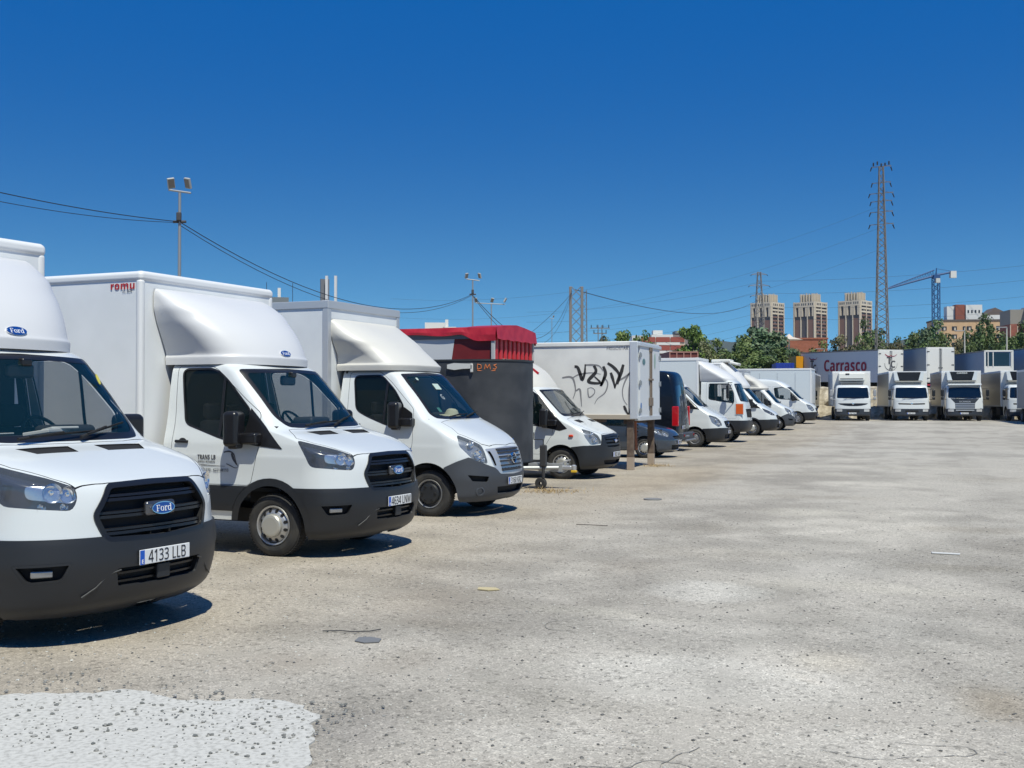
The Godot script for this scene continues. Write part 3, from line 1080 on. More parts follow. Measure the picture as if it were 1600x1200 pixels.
# crushed stone in dust: colour and relief come from the same stones. Returns [albedo, normal map]
func gravel_textures(sd: int) -> Array:
	var w := 1024
	var small := noise_bytes(sd, FastNoiseLite.TYPE_CELLULAR, .27, 1, w)
	var mid := noise_bytes(sd + 1, FastNoiseLite.TYPE_CELLULAR, .085, 1, w)
	var dust := noise_bytes(sd + 2, FastNoiseLite.TYPE_SIMPLEX_SMOOTH, .035, 4, w)
	var fine := noise_bytes(sd + 3, FastNoiseLite.TYPE_SIMPLEX_SMOOTH, .35, 2, w)
	var out := PackedByteArray()
	out.resize(w * w * 3)
	var hgt := PackedByteArray()
	hgt.resize(w * w)
	for i in w * w:
		var p := small[i] / 255.0
		var q := mid[i] / 255.0
		var d := dust[i] / 255.0
		var f := fine[i] / 255.0
		var v := .385 + (f - .5) * .16 + (d - .5) * .10
		var h := .45 + (f - .5) * .15
		var open := smoothstep(.30, .62, d)        # where stones stick out of the dust
		if p > .74:
			v += (.05 + .36 * (p - .74)) * (.35 + .65 * open)
			h += .22 * open
		elif p < .24:
			v -= (.08 + .36 * (.24 - p)) * (.35 + .65 * open)
			h += .12 * open
		if q > .93:
			v += .05
			h += .25
		elif q < .06:
			v -= .10
			h += .25
		var s := pow(clampf(v * 1.45, .04, .93), 1.0 / 2.2)
		out[i * 3] = int(s * 255 * 1.015)
		out[i * 3 + 1] = int(s * 255 * .978)
		out[i * 3 + 2] = int(s * 255 * .918)
		hgt[i] = int(clampf(h, 0, 1) * 255)
	var im := Image.create_from_data(w, w, false, Image.FORMAT_RGB8, out)
	var hm := Image.create_from_data(w, w, false, Image.FORMAT_L8, hgt)
	hm.convert(Image.FORMAT_RGBA8)
	hm.bump_map_to_normal_map(4.0)
	return [ImageTexture.create_from_image(im), ImageTexture.create_from_image(hm)]

func bumps(sd: int, f: float, strength: float, w := 1024) -> ImageTexture:
	var a := FastNoiseLite.new()
	a.seed = sd
	a.noise_type = FastNoiseLite.TYPE_SIMPLEX_SMOOTH
	a.frequency = f
	a.fractal_octaves = 5
	a.fractal_gain = .75
	var im := a.get_seamless_image(w, w)
	im.convert(Image.FORMAT_RGBA8)
	im.bump_map_to_normal_map(strength)
	return ImageTexture.create_from_image(im)

func make_ground():
	hill_noise.seed = 3; hill_noise.frequency = .06; hill_noise.fractal_octaves = 3
	spot_noise.seed = 5; spot_noise.frequency = .09; spot_noise.fractal_octaves = 5
	fine_noise.seed = 8; fine_noise.frequency = .08; fine_noise.fractal_octaves = 4
	var xs := [-900.0, -400.0, -200.0, -120.0, -80.0, -60.0, -45.0, -35.0, -28.0, -22.0, -18.0, -15.0, -13.0, -11.5, -10.5]
	var x := -9.7
	while x < 6.0:
		xs.append(x); x += .11
	xs.append_array([6.4, 7.0, 8.0, 9.5, 12.0, 16.0, 22.0, 30.0, 45.0, 70.0, 110.0, 200.0, 400.0, 900.0])
	var zs := [60.0, 30.0, 12.0, 5.0, 1.0, -1.0, -2.5]
	var z := -3.4
	while z > -96.0:
		zs.append(z); z -= maxf(.09, -z * .0155)
	zs.append_array([-100.0, -110.0, -130.0, -170.0, -250.0, -400.0, -700.0, -1200.0, -2000.0, -3500.0])
	var nx := xs.size()
	var nz := zs.size()
	var vv := PackedVector3Array()
	var nn := PackedVector3Array()
	var cc := PackedColorArray()
	var uv := PackedVector2Array()
	var id := PackedInt32Array()
	for k in nz:
		for i in nx:
			var px: float = xs[i]
			var pz: float = zs[k]
			vv.append(Vector3(px, ground_y(px, pz), pz))
			var e := .05
			nn.append(Vector3(ground_y(px - e, pz) - ground_y(px + e, pz), 2 * e, ground_y(px, pz - e) - ground_y(px, pz + e)).normalized())
			cc.append(ground_tint(px, pz) * .69)
			uv.append(Vector2(px, pz) / 2.7)
	for k in nz - 1:
		for i in nx - 1:
			var a := k * nx + i
			id.append_array([a, a + nx, a + 1, a + 1, a + nx, a + nx + 1])
	# front faces run clockwise seen from above
	var arr := []
	arr.resize(Mesh.ARRAY_MAX)
	arr[Mesh.ARRAY_VERTEX] = vv
	arr[Mesh.ARRAY_NORMAL] = nn
	arr[Mesh.ARRAY_COLOR] = cc
	arr[Mesh.ARRAY_TEX_UV] = uv
	var q := (vv[id[1]] - vv[id[0]]).cross(vv[id[2]] - vv[id[0]])
	if q.y > 0:
		for i in range(0, id.size(), 3):
			var t := id[i + 1]; id[i + 1] = id[i + 2]; id[i + 2] = t
	arr[Mesh.ARRAY_INDEX] = id
	var m := ArrayMesh.new()
	m.add_surface_from_arrays(Mesh.PRIMITIVE_TRIANGLES, arr)
	var gm := StandardMaterial3D.new()
	gm.resource_name = "gravel_yard"
	var gt := gravel_textures(11)
	gm.albedo_texture = gt[0]
	gm.vertex_color_use_as_albedo = true
	gm.roughness = .95
	gm.metallic_specular = .25
	gm.normal_enabled = true
	gm.normal_texture = gt[1]
	gm.normal_scale = .6
	struct("ground", m, gm)
	# worn slab of pale concrete at the near edge
	var edge := PackedVector2Array()
	var raw := poly([-5.4, -4.9, -5.1, -5.22, -4.68, -5.39, -4.54, -5.55, -4.3, -5.52, -4.1, -5.45, -3.9, -5.5, -3.71, -5.66, -3.5, -5.64, -3.34, -5.59, -3.16, -5.42, -3.03, -5.14, -2.86, -4.85, -2.74, -4.5, -3.08, -3.9, -3.89, -3.5, -5.4, -3.4])
	for i in raw.size():
		var a := raw[i]
		var b := raw[(i + 1) % raw.size()]
		var steps := int(a.distance_to(b) / .03) + 1
		for s in steps:
			var p := a.lerp(b, float(s) / steps)
			edge.append(p + Vector2(fine_noise.get_noise_2d(p.x * 60, p.y * 60), fine_noise.get_noise_2d(p.y * 60, p.x * 60 + 40)) * .055)
	edge = Geometry2D.offset_polygon(edge, 0.004)[0]
	var idx := Geometry2D.triangulate_polygon(edge)
	var sl := MB.new()
	for i in range(0, idx.size(), 3):
		var tri3 := []
		for k in 3:
			var p := edge[idx[i + k]]
			tri3.append(Vector3(p.x, ground_y(p.x, p.y) + .011, p.y))
		sl.flat(tri3[0], tri3[1], tri3[2], Vector3.UP)
	for i in edge.size():
		var a := edge[i]
		var b := edge[(i + 1) % edge.size()]
		var o := Vector3(b.y - a.y, 0, a.x - b.x)
		sl.quad(Vector3(a.x, ground_y(a.x, a.y) + .011, a.y), Vector3(b.x, ground_y(b.x, b.y) + .011, b.y), Vector3(b.x, -.02, b.y), Vector3(a.x, -.02, a.y), -o)
	var sm := StandardMaterial3D.new()
	sm.resource_name = "worn_concrete"
	sm.albedo_texture = noise_tex(61, .05, [[.2, lin(.40, .39, .36)], [.45, lin(.51, .498, .465)], [.8, lin(.57, .558, .52)]], 512, 5)
	sm.uv1_triplanar = true
	sm.uv1_world_triplanar = true
	sm.uv1_scale = Vector3.ONE * .9
	sm.roughness = .9
	sm.normal_enabled = true
	sm.normal_texture = bumps(19, .08, 2.0)
	sm.normal_scale = .3
	struct("concrete_patch", sl, sm)
	# hairline cracks in the hard crust
	rng.seed = 5
	var cm := mat("crack_dark", Color(0.22, 0.21, 0.19), 0.95)
	for k in 4:
		var a := Vector2(rng.randf_range(-3.0, .4), rng.randf_range(-9.5, -4.9))
		var dir := rng.randf() * TAU
		var ck := MB.new()
		var w0 := .0028
		for i in 26:
			dir += rng.randfn(0, .30)
			var b := a + Vector2(cos(dir), sin(dir)) * .05
			var o := Vector2(-sin(dir), cos(dir)) * (w0 * rng.randf_range(.5, 1.5))
			ck.quad(Vector3(a.x + o.x, ground_y(a.x, a.y) + .004, a.y + o.y), Vector3(b.x + o.x, ground_y(b.x, b.y) + .004, b.y + o.y), Vector3(b.x - o.x, ground_y(b.x, b.y) + .004, b.y - o.y), Vector3(a.x - o.x, ground_y(a.x, a.y) + .004, a.y - o.y), Vector3.UP)
			a = b
		struct("ground_crack", ck, cm)
	pebbles("loose_gravel", 12000, 71, func():
		var pz := -4.4 - pow(rng.randf(), 2.0) * 16.0
		var half := 1.2 - pz * .50
		return Vector2(rng.randf_range(-half - .2 + pz * .33, half * .62 + .2 + pz * .33 * .35), pz), [lin(.10, .10, .10), lin(.20, .195, .185), lin(.34, .33, .31), lin(.50, .49, .45)], .003, .011, .0)
	pebbles("slab_chippings", 700, 72, func():
		var a := Vector2(rng.randf_range(-5.2, -2.9), rng.randf_range(-5.75, -4.4))
		if rng.randf() < .2: a = Vector2(rng.randf_range(-4.0, -3.0), rng.randf_range(-5.7, -5.0))
		return a, [lin(.15, .155, .15), lin(.22, .22, .21), lin(.30, .295, .28)], .004, .014, .011)

func pebbles(called: String, count: int, sd: int, where: Callable, tones: Array, lo: float, hi: float, up: float):
	rng.seed = sd
	# a lumpy stone
	var b := MB.new()
	var ico := []
	var st := 5
	for i in st + 1:
		var row := []
		for j in 6:
			var th := PI * i / st
			var ph := TAU * j / 6.0
			row.append(Vector3(sin(th) * cos(ph), cos(th) * .7, sin(th) * sin(ph)) * (1.0 + .25 * sin(i * 5.1 + j * 2.7)))
		ico.append(row)
	for i in st:
		for j in 6:
			var a: Vector3 = ico[i][j]
			var c: Vector3 = ico[i][(j + 1) % 6]
			var d: Vector3 = ico[i + 1][(j + 1) % 6]
			var e: Vector3 = ico[i + 1][j]
			b.flat(a, c, d, a + d)
			b.flat(a, d, e, a + d)
	var mm := MultiMesh.new()
	mm.transform_format = MultiMesh.TRANSFORM_3D
	mm.use_colors = true
	mm.mesh = b.mesh()
	mm.instance_count = count
	for i in count:
		var p: Vector2 = where.call()
		var s := lo + (hi - lo) * pow(rng.randf(), 3.0)
		var bs := Basis(Vector3.UP, rng.randf() * TAU).scaled_local(Vector3(s * rng.randf_range(.8, 1.4), s * rng.randf_range(.5, .9), s))
		mm.set_instance_transform(i, Transform3D(bs, Vector3(p.x, ground_y(p.x, p.y) + up + s * .25, p.y)))
		var c: Color = tones[rng.randi() % tones.size()]
		mm.set_instance_color(i, c.srgb_to_linear() * rng.randf_range(.85, 1.15))
	var o := MultiMeshInstance3D.new()
	o.name = numbered(called)
	o.multimesh = mm
	var m := StandardMaterial3D.new()
	m.vertex_color_use_as_albedo = true
	m.roughness = .9
	o.material_override = m
	add_child(o)
	tag(o, "loose grey stones strewn over the gravel" if called == "loose_gravel" else "dark chippings scattered on the pale concrete patch", "gravel", "", "stuff")

func dry_weeds(called: String, at: Vector3, rx: float, rz: float, count: int, label: String, h := .12):
	var m := MB.new()
	for i in count:
		var p := at + Vector3(rng.randfn(0, rx * .5), 0, rng.randfn(0, rz * .5))
		p.y = ground_y(p.x, p.z)
		var a := rng.randf() * TAU
		var d := Vector3(cos(a), rng.randf_range(.2, 1.2), sin(a)).normalized()
		var ln := h * rng.randf_range(.5, 1.3)
		var s := d.cross(Vector3.UP).normalized() * .004
		m.quad(p - s, p + s, p + d * ln * .6 + s * .8, p + d * ln * .6 - s * .8, Vector3.UP)
		m.flat(p + d * ln * .6 - s * .8, p + d * ln * .6 + s * .8, p + d * ln + Vector3(0, -.02, 0), Vector3.UP)
	tag(obj(called, m, mat("straw", Color(0.38, 0.27, 0.13), 0.9)), label, "dry grass", "", "stuff")
# ---------------------------------------------------------------- the other vans and trucks of the row
func silver() -> StandardMaterial3D:
	return mat("silver_trim", Color(0.55, 0.56, 0.58), 0.28, 0.5)

func make_ring_badge(t, at: Vector3, b: Basis, r: float, word := ""):
	var m := MB.new()
	m.lathe(at, b.z, [[-0.01, r], [0.012, r], [0.018, r * 0.92], [0.012, r * 0.8], [-0.01, r * 0.78]], 28)
	m.box(at + b.z * 0.008, Vector3(r * 2.1, r * 0.42, 0.02), b)
	var o = obj("badge", m, chrome(), t)
	if word:
		text("badge_word", word, r * 0.3, mat("plate_ink", Color(0.012, 0.013, 0.018), 0.5), o, at + b.z * 0.0195, b, "Droid Sans", 1.0, 700)

func master_shell() -> Shell:
	return Shell.new([[.24,.78,.92,.5,2.6],[.32,.88,.98,.6,2.6],[.45,.93,1.0,.66,2.6],[.6,.95,1.02,.68,2.6],[.75,.93,1.02,.68,2.6],[.9,.9,1.02,.66,2.6],[1.03,.84,1.02,.62,2.5],[1.10,.77,1.015,.54,2.8],[1.2,.62,1.01,.42,3.2],[1.3,.43,1.0,.34,3.6],[1.4,.22,.985,.3,4.0],[1.47,.09,.97,.3,4.0],[1.6,-.02,.945,.32,4.0],[1.8,-.185,.9,.32,4.0],[2.0,-.355,.85,.32,3.6],[2.14,-.48,.81,.3,3.2],[2.21,-.59,.77,.3,3.0],[2.26,-.77,.68,.3,3.0],[2.275,-1.05,.5,.3,3.0]], -1.62)

# box truck with the silver U-shaped grille
func make_silver_grille_truck(called: String, label: String, far := false) -> Node3D:
	var t := thing(called, label, "truck", Vector3.ZERO, 0.0)
	var sh := master_shell()
	var grey := mat("bumper_grey", Color(0.05, 0.056, 0.068), 0.5)
	var bn := PackedVector2Array()
	var half := [.10, .80, .28, .80, .40, .845, .56, .745, .70, .64, .77, .50]
	for i in range(0, half.size(), 2):
		bn.append(Vector2(half[i], half[i + 1]))
	bn.append(Vector2(.82, 0))
	for i in range(half.size() - 2, -1, -2):
		bn.append(Vector2(half[i], -half[i + 1]))
	bn.append(Vector2(.10, -.5)); bn.append(Vector2(.11, 0)); bn.append(Vector2(.10, .5))
	var c := {
		"shell": sh, "sill": .42, "low": .30, "arch": Vector2(-.02, .345), "arch_r": .47, "belt": 1.42, "dash_y": 1.49, "bumper_mat": grey,
		"windows": [rounded(v2([-1.40, 2.125, -1.297, 1.611, -1.09, 1.513, -.74, 1.388, -.60, 1.375, -.47, 1.64, -.668, 1.907, -.92, 2.13]), .08)],
		"mirror_tri": rounded(v2([-.475, 1.66, -.31, 1.56, -.29, 1.39, -.61, 1.375]), .03),
		"window_bar": -.80,
		"windscreen": rounded(sym([0, 2.20, .735, 2.165, .83, 1.545, .78, 1.478, .6, 1.465, 0, 1.462]), .05),
		"windscreen_glass": rounded(sym([0, 2.155, .70, 2.125, .785, 1.56, .74, 1.51, 0, 1.505]), .05),
		"lamp": [Vector3(.371, 1.241, .866), Vector3(.562, 1.154, .74), Vector3(.69, 1.08, .65), Vector3(.74, 1.0, .645), Vector3(.81, .79, .64), Vector3(.657, .863, .844), Vector3(.46, 1.073, .94)],
		"lamp_back": mat("lamp_housing_light", Color(0.3, 0.32, 0.35), 0.25, 0.6),
		"reflectors": [[Vector3(.56, 1.09, .80), .055], [Vector3(.67, .94, .755), .075], [Vector3(.74, .86, .70), .04]],
		"bumper_top": [[2.0, .75], [1.02, .75], [.94, .86], [.88, .89], [.83, .87], [.67, .78], [.54, .74], [.42, .655], [0.0, .63]],
		"clad": [v2([.26, -1, .26, .748, .45, .84, .6, .90, .68, .87, .82, .77, .92, .66, 1.3, .62, 1.3, -1])],
		"doors": [{"called": "door", "line": rounded(v2([-1.50, 2.20, -1.46, 1.5, -1.46, .62, -.52, .62, -.42, .75, -.325, .82, -.275, 1.13, -.28, 1.40, -.29, 1.62, -.73, 2.04, -.95, 2.2]), .06), "handle": Vector2(-1.33, 1.30)}],
		"bonnet": bn, "dash": [-.05, -1.0], "seat_z": [.6, .2, -.45],
		"pockets": [
			{"called": "nose_slot", "slant": false, "line": rounded(v2([.60, .985, .545, .985, .475, .765, .515, .765]), .012), "depth": .05, "mat": matt()},
			{"called": "nose_slot", "slant": false, "line": rounded(v2([-.515, .765, -.475, .765, -.545, .985, -.60, .985]), .012), "depth": .05, "mat": matt()},
			{"called": "grille", "slant": false, "line": rounded(sym([0, 1.045, .63, 1.02, .545, .77, .43, .64, 0, .62]), .03), "depth": .0, "mat": silver()},
			{"called": "lower_grille", "slant": false, "line": rounded(sym([0, .45, .48, .45, .43, .345, 0, .34]), .02), "depth": .06, "mat": matt()},
			{"called": "bumper_slot", "slant": true, "line": [Vector3(.60, .64, .92), Vector3(.83, .61, .66), Vector3(.82, .53, .68), Vector3(.66, .545, .87)], "depth": .05, "mat": matt(), "round": .02},
		],
	}
	make_cab(t, c)
	# inner grille, set into the silver surround
	var gb := MB.new()
	front_bar(gb, sh, .68, 1.02, -.36, .36, .004, .02, .0)
	var gp = obj("grille_panel", gb, matt(), t)
	for y in [.70, .765, .83, .895, .96, 1.005]:
		var m := MB.new()
		front_bar(m, sh, y - .012, y + .012, -.36 + (y - .68) * -.12, .36 + (y - .68) * .12, .022, .03)
		obj("grille_slat", m, mat("slat_grey", Color(0.03, 0.03, 0.034), 0.6), t)
	make_ring_badge(t, Vector3(sh.front(.865, 0) + .04, .865, 0), face(Vector3(0, 0, -1), Vector3(-.1, 1, 0)), .085, "" if far else "NISSAN")
	for sg in [1.0, -1.0]:
		mirror(t, Vector3(-.45, 1.46, .97 * sg), sg, 1.0)
		wheel(t, Vector3(-.02, .345, .955 * sg), sg, .345, .21, "bolts", .22)
		var fl := MB.new()
		var d := Vector3(.75, 0, .66 * sg).normalized()
		fl.lathe(Vector3(.735, .39, .765 * sg), d, [[-.02, .07], [.015, .07], [.02, .05], [-.01, .045], [-.01, 0]], 20)
		obj("fog_light", fl, grey, t)
	wiper(t, Vector3(.10, 1.50, .5), Vector3(.05, 1.535, -.2), Vector3(.65, .75, 0).normalized())
	wiper(t, Vector3(.10, 1.50, -.1), Vector3(.0, 1.57, -.7), Vector3(.65, .75, 0).normalized())
	var cream := mat("deflector_cream", Color(0.62, 0.605, 0.565), 0.45)
	deflector(t, [[2.22,-.57,.87,.4,3.0],[2.30,-.55,.88,.4,3.0],[2.34,-.58,.855,.42,3.0],[2.45,-.70,.87,.46,3.0],[2.58,-.87,.94,.5,3.0],[2.70,-1.02,1.02,.5,3.0],[2.80,-1.18,1.05,.46,3.2],[2.90,-1.36,1.06,.36,3.6],[2.98,-1.52,1.06,.22,4.0],[3.03,-1.66,1.05,.08,4.0]], -1.70, cream)
	cargo_box(t, -5.6, -1.70, 1.14, .86, 3.31, worn("box_panel_grey", Color(0.70, 0.725, 0.745), Color(0.75, 0.775, 0.79), 0.5, 0.35, 0.0, 12), mat("alu_trim", Color(0.50, 0.52, 0.55), 0.4, 0.3), .1, false)
	chassis(t, -5.5, -1.4, -3.7, .345, .98, "bolts")
	return t

# truck with a red curtain body and a cream deflector
func make_red_body_truck() -> Node3D:
	var t := thing("curtain_truck", "white cab truck with red corrugated body and red tarpaulin roof", "truck")
	var sh := Shell.new([[.24,.78,.92,.5,2.6],[.32,.90,.98,.55,2.6],[.5,.95,1.0,.6,2.6],[.7,.95,1.0,.6,2.6],[.85,.93,1.0,.58,2.6],[.98,.88,.99,.52,2.7],[1.05,.78,.985,.44,3.0],[1.12,.62,.98,.36,3.4],[1.2,.44,.975,.3,4.0],[1.3,.22,.96,.28,4.0],[1.39,.05,.95,.28,4.0],[1.5,-.05,.93,.28,4.0],[1.7,-.22,.89,.3,3.6],[1.9,-.39,.84,.3,3.4],[2.0,-.48,.81,.3,3.2],[2.06,-.58,.77,.3,3.0],[2.10,-.8,.66,.3,3.0]], -1.45)
	var bn := PackedVector2Array()
	var half := [.06, .80, .25, .87, .45, .80, .65, .73, .80, .60]
	for i in range(0, half.size(), 2):
		bn.append(Vector2(half[i], half[i + 1]))
	bn.append(Vector2(.87, 0))
	for i in range(half.size() - 2, -1, -2):
		bn.append(Vector2(half[i], -half[i + 1]))
	bn.append(Vector2(.06, -.5)); bn.append(Vector2(.07, 0)); bn.append(Vector2(.06, .5))
	var c := {
		"shell": sh, "sill": .40, "low": .30, "arch": Vector2(-.02, .345), "arch_r": .43, "belt": 1.36, "sub": 4, "sides": 10,
		"windows": [rounded(v2([-1.28, 2.0, -1.2, 1.40, -.75, 1.25, -.40, 1.20, -.30, 1.50, -.62, 1.86, -.85, 2.0]), .06)],
		"mirror_tri": v2([-.32, 1.55, .12, 1.13, -.05, 1.08, -.75, 1.21, -.42, 1.20]),
		"windscreen": rounded(sym([0, 2.02, .76, 2.0, .81, 1.47, .76, 1.40, 0, 1.39]), .05),
		"windscreen_glass": rounded(sym([0, 1.98, .72, 1.96, .77, 1.49, .72, 1.46, 0, 1.455]), .05),
		"lamp": [Vector3(.38, 1.13, .88), Vector3(.62, 1.07, .80), Vector3(.76, .98, .72), Vector3(.84, .80, .66), Vector3(.62, .765, .88), Vector3(.50, .95, .94)],
		"lamp_back": mat("lamp_housing_light", Color(0.3, 0.32, 0.35), 0.25, 0.6),
		"reflectors": [[Vector3(.58, 1.0, .84), .05], [Vector3(.68, .88, .80), .06]],
		"bumper_top": [[2.0, .755], [.86, .76], [.70, .77], [.62, .98], [0.0, 1.0]],
		"clad": [v2([.22, -1, .22, .72, .5, .755, 1.3, .76, 1.3, -1])],
		"doors": [{"called": "door", "line": rounded(v2([-1.38, 2.04, -1.34, 1.4, -1.35, .55, -.50, .55, -.40, .72, -.22, 1.0, -.20, 1.45, -.72, 2.0, -.9, 2.04]), .05), "handle": Vector2(-1.2, 1.15)}],
		"bonnet": bn, "dash": [-.02, -.95],
		"vents": [[Vector2(.17, .66), Vector2(.17, .30), Vector2(.30, .28), Vector2(.30, .60)]],
		"pockets": [
			{"called": "grille", "slant": false, "line": rounded(sym([0, .95, .56, .93, .50, .72, 0, .70]), .03), "depth": .04, "mat": matt()},
			{"called": "lower_grille", "slant": false, "line": rounded(sym([0, .42, .62, .43, .55, .33, 0, .32]), .03), "depth": .06, "mat": matt()},
		],
	}
	make_cab(t, c)
	for y in [.765, .845, .915]:
		var m := MB.new()
		front_bar(m, sh, y - .02, y + .02, -.5, .5, -.005, .04)
		obj("grille_slat", m, plastic(), t)
	oval_badge(t, Vector3(sh.front(.845, 0) + .02, .845, 0), face(Vector3(0, 0, -1), Vector3.UP), .2)
	number_plate(t, Vector3(sh.front(.54, 0) + .027, .54, 0), "3852 GKF")
	for sg in [1.0, -1.0]:
		mirror(t, Vector3(-.3, 1.30, .97 * sg), sg, 1.0)
		wheel(t, Vector3(-.02, .345, .95 * sg), sg, .345, .21, "slots", .21)
		var am := MB.new()
		am.rbox(Vector3(.22, .97, (sh.side(.97, .22) + .015) * sg), Vector3(.11, .055, .05), .024, Basis(), true)
		obj("side_marker", am, mat("marker_orange", Color(0.6, 0.06, 0.02), 0.25), t)
	wiper(t, Vector3(.07, 1.43, .5), Vector3(.02, 1.47, -.2), Vector3(.65, .75, 0).normalized())
	wiper(t, Vector3(.07, 1.43, -.1), Vector3(-.03, 1.5, -.65), Vector3(.65, .75, 0).normalized())
	var dsh := [[2.03,-.56,.80,.35,3.0],[2.12,-.60,.86,.45,2.8],[2.25,-.68,.90,.55,2.6],[2.4,-.80,.90,.6,2.6],[2.55,-1.0,.86,.6,2.6],[2.66,-1.22,.78,.5,2.8],[2.71,-1.4,.68,.3,3.0]]
	var df = deflector(t, dsh, -1.5, mat("deflector_cream", Color(0.62, 0.605, 0.565), 0.45))
	var s2 := Shell.new(dsh, -1.5)
	text("painted_name", "RETERS", .13, mat("print_grey", Color(0.12, 0.12, 0.14), 0.6), df, Vector3(-1.17, 2.46, s2.side(2.46, -1.17) + .012), face(Vector3(1, -.12, -.22), Vector3(0, 1, -.15)), "Droid Sans", 1.0, 700)
	var ar := MB.new()
	ar.prism(v2([-.07, -.09, .03, -.09, .10, 0, -.05, .10, .0, .0]), Vector3(-.86, 2.40, s2.side(2.42, -.86) - .02), Vector3(1, -.1, -.5).normalized(), Vector3(0, 1, -.2).normalized(), Vector3(0, 0, .05))
	obj("painted_arrow", ar, mat("print_red", Color(0.45, 0.02, 0.03), 0.6), df)
	# red body: frame, corrugated front wall, white and red side curtain, tarpaulin
	var red := worn("body_red", Color(0.42, 0.012, 0.02), Color(0.52, 0.022, 0.03), 0.5, 0.6, 0.0, 21)
	var deep := worn("curtain_red", Color(0.14, 0.008, 0.01), Color(0.18, 0.012, 0.014), 0.6, 0.5, 0.0, 22)
	var b := MB.new()
	b.box(Vector3(-3.6, 2.07, 0), Vector3(4.1, 2.44, 2.40))
	var bx = obj("cargo_body", b, deep, t)
	for i in 9:
		var z := -1.08 + i * .27
		var m := MB.new()
		m.rbox(Vector3(-1.545, 2.07, z), Vector3(.06, 2.44, .15), .028)
		obj("corrugation", m, red, bx)
	for sg in [1.0, -1.0]:
		var m := MB.new()
		m.rbox(Vector3(-1.55, 2.07, 1.235 * sg), Vector3(.09, 2.46, .07), .02)
		obj("corner_post", m, mat("post_grey", Color(0.45, 0.45, 0.45), 0.5), bx)
		var q := MB.new()
		q.prism(v2([-2.86, .95, -5.6, .95, -5.6, 3.18, -2.52, 3.18]), Vector3(0, 0, 1.203 * sg), Vector3.RIGHT, Vector3.UP, Vector3(0, 0, .008 * sg))
		obj("side_curtain", q, mat("curtain_white", Color(0.55, 0.57, 0.6), 0.55), bx)
		var e := MB.new()
		e.box(Vector3(-3.6, 3.23, 1.195 * sg), Vector3(4.1, .14, .09))
		obj("cant_rail", e, mat("rail_grey", Color(0.16, 0.16, 0.17), 0.6), bx)
	# tarpaulin with a wavy hem
	var tp := MB.new()
	var nx := 40
	for i in nx:
		var x0 := lerpf(-1.47, -5.7, float(i) / nx)
		var x1 := lerpf(-1.47, -5.7, float(i + 1) / nx)
		for sg in [1.0, -1.0]:
			var pa := _tarp(x0, sg)
			var pb := _tarp(x1, sg)
			for k in pa.size() - 1:
				tp.quad(pa[k], pa[k + 1], pb[k + 1], pb[k], Vector3(0, .3, sg * (1.0 if k < 3 else .0)) + Vector3(0, .2, 0))
	for i in 16:
		var z0 := lerpf(-1.26, 1.26, i / 16.0)
		var z1 := lerpf(-1.26, 1.26, (i + 1) / 16.0)
		var t0 := _tarp_top(-1.47, z0)
		var t1 := _tarp_top(-1.47, z1)
		var h0 := 3.14 + .010 * sin(i * 1.7)
		var h1 := 3.14 + .010 * sin((i + 1) * 1.7)
		tp.quad(Vector3(-1.47, t0, z0), Vector3(-1.47, t1, z1), Vector3(-1.43, h1, z1), Vector3(-1.43, h0, z0), Vector3.RIGHT)
	obj("tarpaulin", tp, worn("tarp_red", Color(0.36, 0.010, 0.025), Color(0.46, 0.022, 0.036), 0.45, 0.8, 0.0, 23), bx)
	chassis(t, -5.5, -1.3, -3.6, .345, .97)
	return t

func _tarp_top(x: float, z: float) -> float:
	return 3.42 + .05 * (1.0 - pow(absf(z) / 1.26, 2.0)) + .02 * sin(x * 2.3) * (1.0 - absf(z) / 1.4) + (.05 if x > -2.4 else 0.0) * (1.0 - absf(z))

func _tarp(x: float, sg: float) -> Array:
	var hem := 3.25 + .014 * sin(x * 3.1 + 0.7) + .010 * sin(x * 7.0 + sin(x * 3.0))
	if x > -2.35:
		hem = lerpf(3.10, hem, smoothstep(-1.9, -2.35, x))
	var o := []
	o.append(Vector3(x, hem, sg * 1.29))
	o.append(Vector3(x, lerpf(hem, 3.38, .5), sg * (1.285 + .012 * sin(x * 7.0))))
	o.append(Vector3(x, _tarp_top(x, 1.24), sg * 1.25))
	for z in [1.0, .7, .35, 0.0]:
		o.append(Vector3(x, _tarp_top(x, z), sg * z))
	return o

# panel van with a rounded roof; used for the two white vans further on
func sprint_shell(low := false) -> Shell:
	return Shell.new([[.22,.95,.90,.5,2.6],[.3,1.06,.96,.55,2.6],[.5,1.12,.99,.6,2.6],[.7,1.12,1.0,.6,2.6],[.9,1.08,1.0,.58,2.6],[1.05,1.02,.99,.52,2.7],[1.15,.92,.985,.44,3.0],[1.25,.75,.98,.36,3.4],[1.35,.56,.97,.3,4.0],[1.45,.38,.96,.28,4.0],[1.52,.26,.95,.3,4.0],[1.7,.08,.93,.32,3.6],[1.9,-.10,.91,.34,3.4],[2.1,-.30,.89,.36,3.2],[2.27,-.49,.87,.4,3.0],[2.45,-.72,.84,.42,3.0],[2.6,-1.0,.80,.42,3.0],[2.7,-1.32,.74,.42,3.0],[2.76,-1.8,.64,.4,3.0],[2.78,-2.4,.5,.4,3.0]], -4.6)

